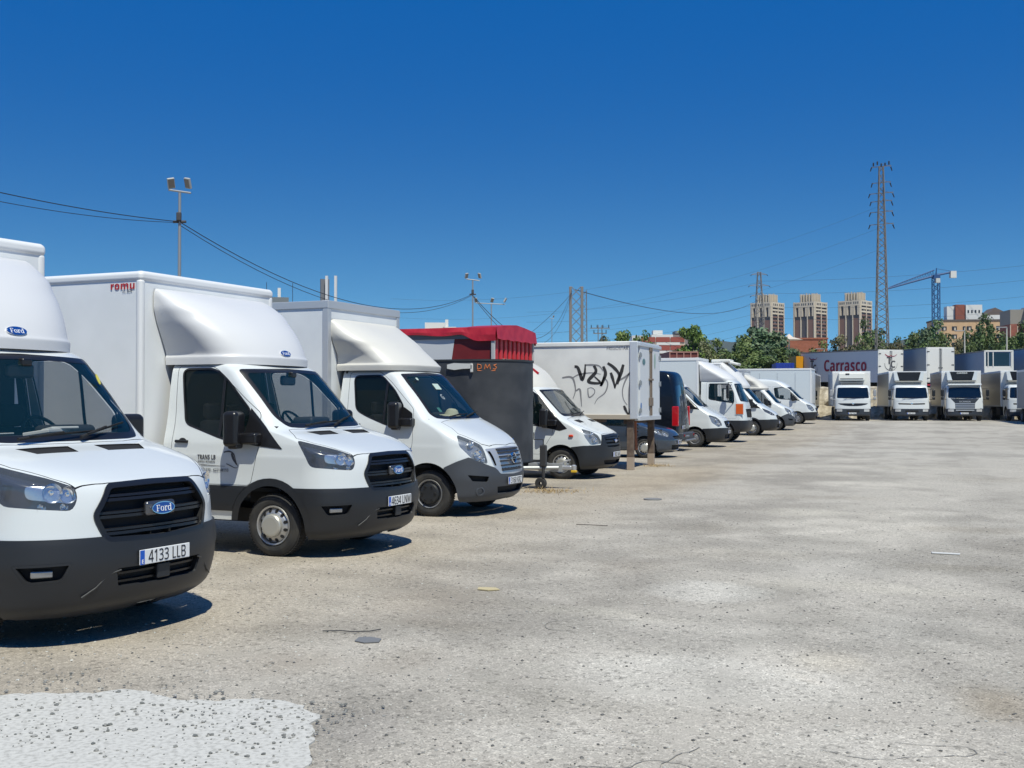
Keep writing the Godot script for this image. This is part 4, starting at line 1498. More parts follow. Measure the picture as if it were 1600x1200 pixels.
func make_high_van(label: String) -> Node3D:
	var t := thing("panel_van", label, "van")
	var sh := sprint_shell()
	var bn := PackedVector2Array()
	var half := [.25, .80, .45, .86, .65, .80, .85, .70, .95, .5]
	for i in range(0, half.size(), 2):
		bn.append(Vector2(half[i], half[i + 1]))
	bn.append(Vector2(.99, 0))
	for i in range(half.size() - 2, -1, -2):
		bn.append(Vector2(half[i], -half[i + 1]))
	bn.append(Vector2(.25, -.5)); bn.append(Vector2(.26, 0)); bn.append(Vector2(.25, .5))
	var c := {
		"shell": sh, "sill": .38, "low": .28, "arch": Vector2(0, .35), "arch_r": .44, "belt": 1.45, "sub": 3, "sides": 22, "rear_arch": Vector2(-3.65, .35), "body_name": "van_body",
		"windows": [rounded(v2([-1.42, 2.20, -1.32, 1.62, -1.0, 1.53, -.42, 1.50, -.42, 2.0, -.70, 2.2, -.95, 2.24]), .08)],
		"mirror_tri": v2([-.40, 1.98, .18, 1.42, -.40, 1.46]),
		"clear_sides": true,
		"windscreen": rounded(sym([0, 2.29, .78, 2.25, .83, 1.62, .78, 1.535, 0, 1.525]), .05),
		"windscreen_glass": rounded(sym([0, 2.24, .74, 2.21, .79, 1.64, .74, 1.59, 0, 1.585]), .05),
		"lamp": [Vector3(.45, 1.22, .92), Vector3(.75, 1.14, .80), Vector3(.90, 1.0, .70), Vector3(.98, .82, .66), Vector3(.82, .76, .82), Vector3(.62, .92, .95)],
		"lamp_back": mat("lamp_housing_light", Color(0.3, 0.32, 0.35), 0.25, 0.6),
		"reflectors": [[Vector3(.72, 1.02, .85), .06], [Vector3(.84, .88, .78), .05]],
		"bumper_top": [[2.0, .72], [.66, .72], [.5, .66], [0.0, .64]],
		"clad": [v2([.3, -1, .3, .70, .9, .73, 1.5, .72, 1.5, -1])],
		"doors": [{"called": "door", "line": rounded(v2([-1.52, 2.30, -1.48, 1.4, -1.5, .5, -.55, .5, -.42, .78, -.2, 1.0, -.16, 1.6, -.62, 2.2, -.9, 2.30]), .05), "handle": Vector2(-1.36, 1.28)},
			{"called": "sliding_door", "line": rounded(v2([-2.85, 2.30, -2.85, .5, -1.58, .5, -1.56, 1.4, -1.6, 2.30]), .05), "handle": Vector2(-1.75, 1.28), "only": 1.0}],
		"bonnet": bn, "dash": [.1, -.9], "bulkhead": -1.5,
		"pockets": [
			{"called": "grille", "slant": false, "line": rounded(sym([0, 1.0, .50, .98, .42, .76, 0, .72]), .05), "depth": .04, "mat": matt()},
			{"called": "lower_grille", "slant": false, "line": rounded(sym([0, .50, .55, .48, .5, .33, 0, .32]), .03), "depth": .05, "mat": matt()},
		],
	}
	make_cab(t, c)
	for y in [.80, .87, .94]:
		var m := MB.new()
		front_bar(m, sh, y - .015, y + .015, -.42, .42, -.005, .04)
		obj("grille_slat", m, plastic(), t)
	make_ring_badge(t, Vector3(sh.front(.87, 0) + .015, .87, 0), face(Vector3(0, 0, -1), Vector3.UP), .07)
	number_plate(t, Vector3(sh.front(.57, 0) + .027, .57, 0), "7045 JLR", 0, .52, true)
	for sg in [1.0, -1.0]:
		mirror(t, Vector3(-.2, 1.55, .95 * sg), sg, .9)
		wheel(t, Vector3(0, .35, .96 * sg), sg, .35, .21, "plain")
		wheel(t, Vector3(-3.65, .35, .96 * sg), sg, .35, .21, "plain")
	wiper(t, Vector3(.28, 1.56, .5), Vector3(.23, 1.60, -.2), Vector3(.65, .75, 0).normalized())
	return t

# long-nosed box truck with slim dark headlights
func make_slim_lamp_truck() -> Node3D:
	var t := thing("box_truck", "white box truck with slim black headlight band, beside the orange-plated truck", "truck")
	var sh := Shell.new([[.25,1.0,.90,.5,2.6],[.35,1.12,.95,.55,2.6],[.5,1.19,.98,.6,2.6],[.7,1.20,1.0,.6,2.6],[.9,1.17,1.0,.58,2.6],[1.05,1.10,.99,.5,2.8],[1.15,1.0,.985,.42,3.0],[1.25,.84,.98,.36,3.4],[1.4,.60,.97,.3,4.0],[1.52,.42,.95,.28,4.0],[1.6,.33,.94,.28,4.0],[1.8,.16,.91,.3,3.6],[2.0,0,.87,.3,3.4],[2.2,-.18,.83,.3,3.2],[2.32,-.30,.79,.3,3.0],[2.40,-.48,.70,.3,3.0],[2.43,-.8,.55,.3,3.0]], -1.4)
	var c := {
		"shell": sh, "sill": .45, "low": .32, "arch": Vector2(0, .36), "arch_r": .46, "arch_w": .07, "belt": 1.52, "sub": 3, "sides": 10,
		"windows": [rounded(v2([-1.2, 2.22, -1.1, 1.66, -.35, 1.50, -.05, 1.47, -.12, 1.75, -.50, 2.2]), .06)],
		"mirror_tri": v2([-.12, 1.8, .42, 1.34, -.05, 1.38]),
		"windscreen": rounded(sym([0, 2.34, .74, 2.30, .82, 1.66, .77, 1.58, 0, 1.57]), .05),
		"windscreen_glass": rounded(sym([0, 2.29, .70, 2.26, .78, 1.68, .73, 1.63, 0, 1.625]), .05),
		"lamp": [Vector3(.45, 1.36, .94), Vector3(.80, 1.24, .86), Vector3(1.02, 1.08, .66), Vector3(1.08, .98, .60), Vector3(.92, 1.0, .84), Vector3(.6, 1.16, .97)],
		"reflectors": [[Vector3(.86, 1.10, .84), .04], [Vector3(.96, 1.05, .74), .04]],
		"bumper_top": [[2.0, .80], [.62, .80], [.5, .70], [0.0, .70]],
		"clad": [v2([.25, -1, .25, .78, 1.5, .80, 1.5, -1]), v2([-1.6, .45, -1.6, .62, -.3, .62, -.3, .45])],
		"doors": [{"called": "door", "line": rounded(v2([-1.3, 2.28, -1.26, 1.5, -1.28, .64, -.50, .64, -.40, .86, -.05, 1.1, 0.0, 1.6, -.42, 2.2, -.6, 2.28]), .05), "handle": Vector2(-1.12, 1.35)}],
		"dash": [.2, -.75],
		"pockets": [
			{"called": "grille", "slant": false, "line": rounded(sym([0, 1.02, .52, 1.0, .42, .80, 0, .76]), .03), "depth": .05, "mat": matt()},
			{"called": "lower_grille", "slant": false, "line": rounded(sym([0, .58, .5, .57, .46, .40, 0, .39]), .03), "depth": .05, "mat": matt()},
		],
	}
	make_cab(t, c)
	for sg in [1.0, -1.0]:
		mirror(t, Vector3(.05, 1.52, .96 * sg), sg, 1.05)
		wheel(t, Vector3(0, .36, .96 * sg), sg, .36, .21, "slots", .22)
	number_plate(t, Vector3(sh.front(.64, 0) + .027, .64, 0), "2417 LFT", 0, .52, true)
	wiper(t, Vector3(.42, 1.62, .5), Vector3(.38, 1.66, -.2), Vector3(.65, .75, 0).normalized())
	deflector(t, [[2.34,-.26,.84,.35,3.0],[2.46,-.27,.88,.4,3.0],[2.7,-.42,.98,.5,2.8],[3.0,-.66,1.05,.5,2.8],[3.3,-.95,1.06,.45,3.0],[3.5,-1.18,1.04,.35,3.2],[3.62,-1.36,1.0,.2,3.6]], -1.5, mat("deflector_white", Color(0.63, 0.635, 0.65), 0.40))
	cargo_box(t, -6.4, -1.5, 1.15, .95, 3.6, worn("box_panel", Color(0.76, 0.78, 0.79), Color(0.81, 0.83, 0.84), 0.45, 0.35, 0.0, 9), mat("box_trim", Color(0.74, 0.75, 0.76), 0.4))
	var ac := MB.new()
	ac.rbox(Vector3(-1.55, 3.70, .35), Vector3(.95, .16, 1.1), .06, Basis(), true)
	ac.rbox(Vector3(-.95, 3.58, .35), Vector3(.5, .13, 1.0), .05, Basis(Vector3.BACK, -.25), true)
	obj("roof_cooler", ac, mat("cooler_white", Color(0.72, 0.72, 0.68), 0.5), t)
	chassis(t, -6.2, -1.2, -4.2, .36, .97)
	return t

# forward-control truck with an orange hazard plate
func make_hazard_truck() -> Node3D:
	var t := thing("box_truck", "white flat-fronted box truck with orange hazard plate by its door", "truck")
	var sh := Shell.new([[.45,.80,1.02,.3,3.4],[.6,.90,1.05,.3,3.4],[.8,.92,1.06,.3,3.4],[1.1,.90,1.06,.3,3.4],[1.5,.84,1.06,.3,3.4],[1.68,.79,1.05,.3,3.4],[2.0,.66,1.02,.3,3.4],[2.3,.54,.99,.3,3.4],[2.5,.45,.96,.3,3.2],[2.6,.32,.90,.3,3.0],[2.66,0,.76,.3,3.0]], -1.0)
	var c := {
		"shell": sh, "sill": .62, "low": .52, "arch": Vector2(-.1, .42), "arch_r": .50, "belt": 1.62, "sub": 4, "sides": 14,
		"windows": [rounded(v2([-.66, 2.45, -.66, 1.82, -.22, 1.74, .38, 1.66, .36, 2.05, .20, 2.42, .1, 2.45]), .06)],
		"clear_sides": true,
		"windscreen": rounded(sym([0, 2.48, .86, 2.46, .95, 1.72, 0, 1.68]), .07),
		"windscreen_glass": rounded(sym([0, 2.44, .82, 2.42, .91, 1.76, 0, 1.72]), .07),
		"bumper_top": [[2.0, .90], [0.0, .90]],
		"clad": [v2([-1.2, .3, -1.2, .92, 1.3, .92, 1.3, .3])],
		"doors": [{"called": "door", "line": rounded(v2([-.78, 2.52, -.78, 1.0, .48, 1.0, .50, 1.6, .30, 2.40, .18, 2.52]), .05), "handle": Vector2(-.60, 1.36)}],
		"dash": [.5, -.3], "pockets": [{"called": "grille", "slant": false, "line": rounded(sym([0, 1.4, .7, 1.4, .66, 1.05, 0, 1.03]), .03), "depth": .04, "mat": matt()}],
	}
	make_cab(t, c)
	for sg in [1.0, -1.0]:
		wheel(t, Vector3(-.1, .42, 1.04 * sg), sg, .42, .24, "plain", .27)
		var m := MB.new()
		m.rbox(Vector3(.18, 2.12, 1.36 * sg), Vector3(.10, .56, .26), .03)
		m.path([Vector3(.30, 2.50, .98 * sg), Vector3(.20, 2.50, 1.34 * sg), Vector3(.18, 1.78, 1.34 * sg), Vector3(.35, 1.62, 1.05 * sg)], .018)
		obj("wing_mirror", m, black(), t)
	var hz := MB.new()
	hz.rbox(Vector3(.62, 1.40, 1.085), Vector3(.30, .42, .02), .008)
	var hp = obj("hazard_plate", hz, mat("hazard_orange", Color(0.62, 0.10, 0.01), 0.4), t)
	var hb := MB.new()
	hb.rbox(Vector3(.62, 1.40, 1.075), Vector3(.36, .48, .015), .008)
	obj("plate_border", hb, paint(), hp)
	deflector(t, [[2.56,.33,.96,.4,3.0],[2.66,.30,1.0,.45,3.0],[2.8,.16,1.04,.55,2.8],[2.95,-.05,1.08,.6,2.8],[3.1,-.32,1.1,.55,2.8],[3.25,-.6,1.1,.45,3.0],[3.36,-.82,1.08,.3,3.2],[3.42,-1.0,1.05,.1,3.6]], -1.05, mat("deflector_white", Color(0.63, 0.635, 0.65), 0.40))
	cargo_box(t, -6.6, -1.08, 1.16, .98, 3.56, paint(), mat("box_trim", Color(0.74, 0.75, 0.76), 0.4), .09, false)
	var cu := MB.new()
	cu.box(Vector3(-1.0, 2.3, .75), Vector3(.12, 1.6, .08))
	cu.box(Vector3(-1.0, 1.6, .95), Vector3(.14, .8, .12))
	obj("cab_gap_pipes", cu, mat("pipe_grey", Color(0.22, 0.22, 0.22), 0.6), t)
	chassis(t, -6.4, -.8, -4.2, .42, 1.05, "plain")
	return t

func make_dark_car() -> Node3D:
	var t := thing("parked_car", "dark blue-grey car nosing out from behind the graffiti box", "car")
	var cp := mat("car_paint_dark", Color(0.045, 0.06, 0.085), 0.25, 0.2, 0.8)
	var sh := Shell.new([[.18,.70,.75,.5,2.4],[.25,.82,.84,.6,2.4],[.4,.88,.88,.7,2.4],[.55,.88,.90,.7,2.4],[.7,.82,.90,.7,2.4],[.82,.70,.89,.62,2.6],[.9,.50,.88,.5,3.0],[.98,.18,.87,.4,3.4],[1.06,-.12,.85,.4,3.4],[1.2,-.38,.80,.4,3.2],[1.4,-.74,.74,.4,3.0],[1.52,-1.0,.68,.4,3.0],[1.58,-1.4,.6,.4,3.0],[1.6,-2.0,.5,.4,3.0]], -3.4)
	var c := {
		"shell": sh, "sill": .25, "low": .22, "arch": Vector2(0, .31), "arch_r": .37, "belt": 1.02, "sub": 3, "sides": 16, "paint": cp, "bumper_mat": cp, "rear_arch": Vector2(-2.6, .31), "body_name": "car_body",
		"windows": [rounded(v2([-2.6, 1.46, -2.7, 1.05, -.6, .98, -.35, 1.0, -.95, 1.44]), .06)],
		"windscreen": rounded(sym([0, 1.50, .60, 1.48, .74, 1.12, .70, 1.07, 0, 1.06]), .05),
		"windscreen_glass": rounded(sym([0, 1.47, .58, 1.45, .70, 1.13, 0, 1.09]), .05),
		"lamp": [Vector3(.15, .93, .85), Vector3(.5, .86, .72), Vector3(.72, .75, .58), Vector3(.70, .64, .66), Vector3(.35, .74, .86)],
		"lamp_back": mat("lamp_housing_light", Color(0.3, 0.32, 0.35), 0.25, 0.6),
		"reflectors": [[Vector3(.42, .79, .80), .05], [Vector3(.60, .72, .70), .05]],
		"bumper_top": [[2.0, .5], [0.0, .5]], "clad": [v2([.4, -1, .4, .5, 1.5, .5, 1.5, -1])],
		"doors": [{"called": "door", "line": rounded(v2([-1.5, 1.5, -1.5, .32, -.45, .32, -.38, .8, -.35, 1.02, -1.0, 1.48]), .05), "handle": Vector2(-1.35, .9)}],
		"dash": [-.3, -1.3], "bulkhead": -3.2, "seat_z": [.4, -.4],
		"pockets": [{"called": "grille", "slant": false, "line": rounded(sym([0, .68, .45, .67, .40, .58, 0, .57]), .02), "depth": .04, "mat": matt()},
			{"called": "lower_grille", "slant": false, "line": rounded(sym([0, .40, .55, .40, .5, .26, 0, .25]), .02), "depth": .04, "mat": matt()}],
	}
	make_cab(t, c)
	number_plate(t, Vector3(sh.front(.48, 0) + .027, .48, 0), "8093 FWD", 0, .52, true)
	for sg in [1.0, -1.0]:
		wheel(t, Vector3(0, .31, .86 * sg), sg, .31, .2, "slots", .2)
		wheel(t, Vector3(-2.6, .31, .86 * sg), sg, .31, .2, "plain", .2)
		mirror(t, Vector3(-.4, .98, .88 * sg), sg, .55)
	return t

# black van standing with its tail to the yard: x points out of the tail
func make_black_van() -> Node3D:
	var t := thing("panel_van", "black high-roofed van parked tail-out with tall red rear lamp", "van")
	var bp := mat("van_black", Color(0.006, 0.008, 0.012), 0.22, 0.0, 0.25)
	var sh := Shell.new([[.30,.03,.94,.10,4.0],[.5,.06,.98,.12,4.0],[.75,.06,.99,.14,4.0],[1.2,.03,.99,.16,4.0],[1.7,-.02,.97,.18,4.0],[2.1,-.08,.93,.2,4.0],[2.4,-.15,.88,.22,3.6],[2.55,-.22,.82,.25,3.2],[2.63,-.34,.72,.3,3.0],[2.66,-.6,.6,.3,3.0]], -4.8)
	var body: Soup = sh.soup(4, 18)
	var r
	for sg in [1.0, -1.0]:
		body = cut_side(body, ellipse(-1.0, .35, .45, .45, 30), sg, .1)[1]
		r = cut_side(body, rounded(v2([-2.4, 2.25, -2.4, 1.45, -1.2, 1.45, -1.2, 2.25]), .08), sg, .1); body = r[1]
		obj("side_window", as_mb(r[0].moved(-.01)), black(), t)
	for sg in [1.0, -1.0]:
		r = cut_front(body, rounded(v2([.09 * sg, 2.2, .80 * sg, 2.15, .84 * sg, 1.5, .09 * sg, 1.45]), .05), .02); body = r[1]
		obj("rear_window", as_mb(r[0].moved(-.006)), mat("dark_glass", Color(0.004, 0.008, 0.016), 0.04, 0.0, 1.0), t)
	r = cut_front(body, v2([-.012, .5, .012, .5, .012, 2.6, -.012, 2.6]), .02); body = r[1]
	obj("door_gap", as_mb(r[0].moved(-.02)), matt(), t)
	obj("van_body", as_mb(body), bp, t)
	for sg in [1.0, -1.0]:
		var m := MB.new()
		m.rbox(Vector3(-.10, 1.15, .945 * sg), Vector3(.24, .66, .11), .035, Basis(), true)
		obj("rear_lamp", m, mat("lamp_red", Color(0.42, 0.006, 0.012), 0.15, 0.0, 0.8), t)
		wheel(t, Vector3(-1.0, .35, .96 * sg), sg, .35, .21, "plain")
		wheel(t, Vector3(-4.2, .35, .96 * sg), sg, .35, .21, "plain")
	var bm := MB.new()
	bm.rbox(Vector3(.08, .48, 0), Vector3(.20, .26, 1.95), .05, Basis(), true)
	obj("rear_bumper", bm, mat("bumper_grey", Color(0.05, 0.056, 0.068), 0.5), t)
	var st := MB.new()
	st.tube(Vector3(.26, .36, -.7), Vector3(.26, .36, .95), .035, .035, 10)
	st.tube(Vector3(.26, .50, .45), Vector3(.26, .50, .95), .03, .03, 10)
	obj("step_tube", st, mat("tube_grey", Color(0.25, 0.26, 0.28), 0.35, 0.5), t)
	for q in [Vector3(.19, .52, .80), Vector3(.19, .52, -.80)]:
		var m := MB.new()
		m.rbox(q, Vector3(.02, .07, .14), .008)
		obj("reflector", m, mat("reflector_red", Color(0.3, 0.01, 0.015), 0.2), t)
	number_plate(t, Vector3(.07, .78, .35), "5921 HNB", 0, .52, true)
	return t

# dark plywood-grey box trailer with rounded front and a drawbar
func make_dark_trailer() -> Node3D:
	var t := thing("box_trailer", "dark grey round-fronted box trailer with silver drawbar and orange letters", "trailer")
	var dg := worn("trailer_grey", Color(0.028, 0.031, 0.037), Color(0.052, 0.055, 0.062), 0.55, 0.5, 0.0, 31)
	var sh := Shell.new([[.52,0,.98,.95,2.1],[.55,.0,1.0,.97,2.1],[2.50,.0,1.0,.97,2.1],[2.53,-.01,.99,.96,2.1]], -3.2)
	var s := sh.soup(3, 10)
	obj("trailer_body", as_mb(s), dg, t)
	var rl := MB.new()
	var rs := Shell.new([[2.52,.015,1.015,.98,2.1],[2.56,.015,1.015,.98,2.1]], -3.2).soup(2, 10)
	rl.soup(rs)
	obj("roof_rim", rl, mat("rim_dark", Color(0.03, 0.033, 0.036), 0.5), t)
	var fr := MB.new()
	for sg in [1.0, -1.0]:
		fr.tube(Vector3(-.6, .42, .62 * sg), Vector3(.62, .42, .06 * sg), .04, .04, 6)
	fr.box(Vector3(.45, .42, 0), Vector3(.5, .16, .13))
	fr.box(Vector3(.18, .44, .0), Vector3(.3, .13, .36))
	var dw = obj("drawbar", fr, mat("galvanised", Color(0.42, 0.43, 0.43), 0.45, 0.5), t)
	var cp := MB.new()
	cp.rbox(Vector3(.76, .42, 0), Vector3(.26, .09, .10), .03)
	cp.lathe(Vector3(.92, .38, 0), Vector3.UP, [[0, .05], [.08, .055], [.10, .03], [.10, 0]], 14)
	cp.tube(Vector3(.60, .48, 0), Vector3(.85, .58, 0), .018, .014)
	obj("coupling", cp, mat("coupling_grey", Color(0.5, 0.5, 0.5), 0.4, 0.6), dw)
	var yl := MB.new()
	yl.rbox(Vector3(.93, .35, .02), Vector3(.12, .05, .08), .02)
	obj("coupling_marker", yl, mat("marker_yellow", Color(0.6, 0.38, 0.02), 0.4), dw)
	var jw := MB.new()
	jw.tube(Vector3(.36, .22, .22), Vector3(.36, .88, .22), .032, .032)
	jw.tube(Vector3(.36, .88, .22), Vector3(.36, .98, .22), .012, .012)
	jw.path([Vector3(.36, .98, .22), Vector3(.16, .98, .22), Vector3(.16, 1.12, .22)], .010)
	jw.rbox(Vector3(.36, .66, .22), Vector3(.13, .42, .1), .02)
	obj("jockey_post", jw, mat("post_dark", Color(0.05, 0.05, 0.052), 0.5, 0.3), dw)
	var jt := MB.new()
	jt.lathe(Vector3(.30, .115, .15), Vector3(0, 0, 1), [[0, .03], [0, .095], [.02, .115], [.08, .115], [.10, .095], [.10, .03]], 24)
	obj("jockey_wheel", jt, rubber(), dw)
	var ax := MB.new()
	ax.tube(Vector3(-1.9, .3, -.8), Vector3(-1.9, .3, .8), .05, .05)
	ax.box(Vector3(-1.6, .47, 0), Vector3(3.0, .1, 1.8))
	obj("trailer_chassis", ax, matt(), t)
	for sg in [1.0, -1.0]:
		wheel(t, Vector3(-1.9, .3, 1.12 * sg), sg, .3, .18, "plain", .18)
	# white latch and hand-painted letters on the right wall
	var lt := MB.new()
	lt.prism(v2([-.27, -.045, -.12, -.07, .05, -.05, .22, -.045, .25, -.06, .25, .06, .22, .05, .05, .055, -.12, .065, -.27, .035]), Vector3(-1.08, 2.42, 1.0), Vector3.RIGHT, Vector3.UP, Vector3(0, 0, .06))
	lt.rbox(Vector3(-.84, 2.38, 1.03), Vector3(.05, .16, .06), .015)
	obj("latch_cover", lt, mat("latch_white", Color(0.6, 0.6, 0.58), 0.5), t)
	var or_ := mat("letter_orange", Color(0.55, 0.16, 0.05), 0.6)
	var st := MB.new()
	var zx := 1.004
	for q in [[-.74, 2.36, -.74, 2.46, -.67, 2.44, -.67, 2.38, -.74, 2.36], [-.61, 2.36, -.59, 2.46, -.56, 2.38, -.52, 2.46, -.505, 2.36], [-.40, 2.46, -.45, 2.44, -.40, 2.40, -.42, 2.36, -.46, 2.37], [-.74, 2.335, -.42, 2.335]]:
		for i in range(0, q.size() - 2, 2):
			var a := Vector3(q[i], q[i + 1], sh.side(2.4, q[i]) + .004)
			var b := Vector3(q[i + 2], q[i + 3], sh.side(2.4, q[i + 2]) + .004)
			st.tube(a, b, .009, .009, 5)
	tag(obj("painted_letters", st, or_, t), "", "", "", "stuff")
	return t

# white refrigerated box standing on wooden legs, with graffiti
func make_graffiti_box() -> Node3D:
	var t := thing("cargo_body", "white insulated cargo box on wooden legs with black spray graffiti", "cargo box")
	var w := worn("old_box_white", Color(0.72, 0.72, 0.695), Color(0.80, 0.80, 0.77), 0.55, 0.3, 0.0, 41)
	var b := MB.new()
	b.box(Vector3(-3.0, 2.30, 0), Vector3(5.94, 1.9, 2.40))
	obj("box_wall", b, w, t)
	var tr := mat("box_alu", Color(0.58, 0.61, 0.65), 0.4, 0.25)
	for sg in [1.0, -1.0]:
		var q := MB.new()
		q.rbox(Vector3(-3.02, 3.19, 1.20 * sg), Vector3(6.0, .11, .06), .02)
		obj("roof_rail", q, w, t)
		var q2 := MB.new()
		q2.rbox(Vector3(-3.02, 1.335, 1.20 * sg), Vector3(6.0, .12, .07), .01)
		obj("floor_rail", q2, mat("floor_wood", Color(0.42, 0.37, 0.30), 0.7), t)
		var q3 := MB.new()
		q3.rbox(Vector3(-.10, 2.26, 1.195 * sg), Vector3(.20, 1.95, .09), .015)
		obj("corner_post", q3, tr, t)
		# two doors, hinged at the corner posts
		var d := MB.new()
		d.rbox(Vector3(.0, 2.24, .56 * sg), Vector3(.06, 1.78, 1.06), .01)
		var dr = obj("rear_door", d, mat("door_white", Color(0.62, 0.645, 0.67), 0.5), t)
		for y in [1.5, 2.2, 2.9]:
			var h := MB.new()
			h.rbox(Vector3(.04, y, 1.06 * sg), Vector3(.03, .10, .16), .008)
			h.tube(Vector3(.05, y - .07, 1.13 * sg), Vector3(.05, y + .07, 1.13 * sg), .014, .014)
			obj("hinge", h, mat("hinge_grey", Color(0.33, 0.35, 0.36), 0.45, 0.5), dr)
		var lb := MB.new()
		lb.tube(Vector3(.055, 1.36, .075 * sg), Vector3(.055, 3.12, .075 * sg), .018, .018)
		lb.rbox(Vector3(.06, 1.72, .10 * sg), Vector3(.04, .22, .14), .01)
		lb.rbox(Vector3(.06, 2.30, .10 * sg), Vector3(.05, .05, .18), .01)
		lb.rbox(Vector3(.055, 3.08, .08 * sg), Vector3(.04, .12, .07), .01)
		obj("lock_bar", lb, mat("rusty_bar", Color(0.20, 0.16, 0.13), 0.7, 0.2), dr)
	var hd := MB.new()
	hd.rbox(Vector3(-.02, 3.17, 0), Vector3(.16, .09, 2.42), .015)
	hd.rbox(Vector3(-3.0, 3.235, 0), Vector3(6.0, .03, 2.38), .01)
	obj("roof_panel", hd, tr, t)
	var sl := MB.new()
	sl.rbox(Vector3(-.02, 1.30, 0), Vector3(.14, .11, 2.36), .01)
	obj("door_sill", sl, tr, t)
	for q in [["door_sticker", Vector3(.034, 2.74, .70), Vector3(.004, .16, .30), Color(0.10, 0.20, 0.22)], ["door_sticker", Vector3(.034, 2.80, -.52), Vector3(.004, .42, .16), Color(0.30, 0.42, 0.38)], ["door_sticker", Vector3(.034, 1.62, 1.0), Vector3(.004, .16, .12), Color(0.05, 0.16, 0.40)]]:
		var m := MB.new()
		if q[1].z == .70:
			m.prism(v2([-.18, -.03, 0, -.08, .18, -.03, .06, .0, .0, .08, -.06, .0]), q[1], Vector3(0, 0, -1), Vector3.UP, Vector3(.004, 0, 0))
		else:
			m.prism(ellipse(0, 0, q[2].z * .5, q[2].y * .5, 18), q[1], Vector3(0, 0, -1), Vector3.UP, Vector3(.004, 0, 0))
		obj(q[0], m, mat("sticker_%d" % int(q[3].b * 1000), q[3], 0.6), t)
	for q in [Vector3(-.22, 0, 1.08), Vector3(-.22, 0, -1.14), Vector3(-5.2, 0, 1.08), Vector3(-5.2, 0, -1.1)]:
		var m := MB.new()
		m.rbox(Vector3(q.x, .64, q.z), Vector3(.17, 1.28, .12), .01)
		var lg = obj("leg", m, worn("leg_wood", Color(0.10, 0.07, 0.055), Color(0.16, 0.12, 0.09), 0.85, 1.5, 0.0, 43), t)
		var ft := MB.new()
		ft.rbox(Vector3(q.x, .16, q.z), Vector3(.175, .32, .125), .008)
		obj("leg_foot", ft, mat("foot_dusty", Color(0.36, 0.29, 0.23), 0.85), lg)
	var un := MB.new()
	for x in [-.35, -1.5, -3.0, -4.5]:
		un.box(Vector3(x, 1.22, 0), Vector3(.1, .12, 2.2))
	obj("cross_bearers", un, mat("bearer_rust", Color(0.09, 0.06, 0.045), 0.8), t)
	# spring and rusty lever hanging by the leg
	var sp := MB.new()
	var prev := Vector3()
	for i in 91:
		var a := TAU * i / 12.0
		var p := Vector3(-.3 + cos(a) * .06, 1.2 - i * .0075, .20 + sin(a) * .06)
		if i > 0:
			sp.tube(prev, p, .012, .012, 5, false)
		prev = p
	obj("hanging_spring", sp, mat("spring_rust", Color(0.13, 0.10, 0.08), 0.7, 0.3), t)
	var lv := MB.new()
	lv.rbox(Vector3(-.25, .85, .42), Vector3(.06, .75, .05), .01, Basis(Vector3.RIGHT, .12))
	obj("hanging_strap", lv, mat("strap_rust", Color(0.30, 0.12, 0.07), 0.75), t)
	# maker's name and graffiti on the long wall
	var wz := 1.202
	text("painted_name", "FRIGOSTAR", .085, mat("print_dark", Color(0.07, 0.07, 0.08), 0.6), t, Vector3(-.53, 3.07, wz), face(Vector3.RIGHT, Vector3.UP), "Droid Sans", .95, 400)
	var sprays := [
		[.055, [-2.05, 2.62, -1.95, 2.60, -1.86, 2.42, -1.80, 2.28, -1.72, 2.45, -1.70, 2.68]],
		[.03, [-1.72, 2.66, -1.45, 2.66, -1.25, 2.63, -1.12, 2.50]],
		[.055, [-1.42, 2.64, -1.36, 2.48, -1.60, 2.24, -1.22, 2.20, -1.40, 2.36]],
		[.055, [-1.12, 2.62, -1.05, 2.42, -1.20, 2.12, -1.10, 2.34]],
		[.05, [-.88, 2.46, -.80, 2.26, -.74, 2.06]],
		[.05, [-.98, 2.70, -.80, 2.60, -.62, 2.42, -.68, 2.24, -.76, 2.06]],
		[.055, [-.48, 2.66, -.56, 2.42, -.66, 2.16]],
		[.03, [-.62, 2.26, -.40, 2.36, -.22, 2.50, -.12, 2.60]],
		[.025, [-.12, 2.60, -.36, 2.34, -.50, 2.05, -.48, 1.80, -.36, 1.64]],
		[.025, [-.18, 2.30, -.10, 2.10, -.14, 1.86, -.22, 1.72]],
		[.03, [-.24, 2.36, -.30, 1.95, -.31, 1.55, -.32, 1.40]],
		[.045, [-.46, 1.62, -.40, 1.50, -.32, 1.38]], [.045, [-.16, 1.72, -.24, 1.56, -.32, 1.38]],
		[.02, [-1.62, 2.06, -1.58, 1.84, -1.42, 1.92, -1.40, 2.02, -1.50, 2.08, -1.62, 2.06]],
		[.022, [-1.12, 2.36, -.98, 2.20, -1.06, 1.96, -1.30, 1.80, -1.40, 1.66]],
		[.03, [-2.45, 2.34, -2.20, 2.36, -2.08, 2.28, -2.02, 2.02, -2.10, 1.80]],
		[.03, [-2.0, 2.0, -1.88, 2.04, -1.84, 1.82, -1.82, 1.6]],
		[.02, [-2.1, 2.34, -1.9, 2.42, -1.5, 2.46, -1.2, 2.42]],
	]
	var gm := mat("spray_black", Color(0.03, 0.03, 0.033), 0.8)
	var gg := mat("spray_grey", Color(0.24, 0.24, 0.25), 0.8)
	for q in sprays:
		var pts := PackedVector2Array(poly(q[1]))
		for i in pts.size():
			pts[i].x = pts[i].x * .82 + .02
		var m := MB.new()
		_ribbon(m, pts, q[0] * 1.45, wz)
		obj("graffiti_stroke", m, gm if q[0] > .04 else gg, t)
	return t

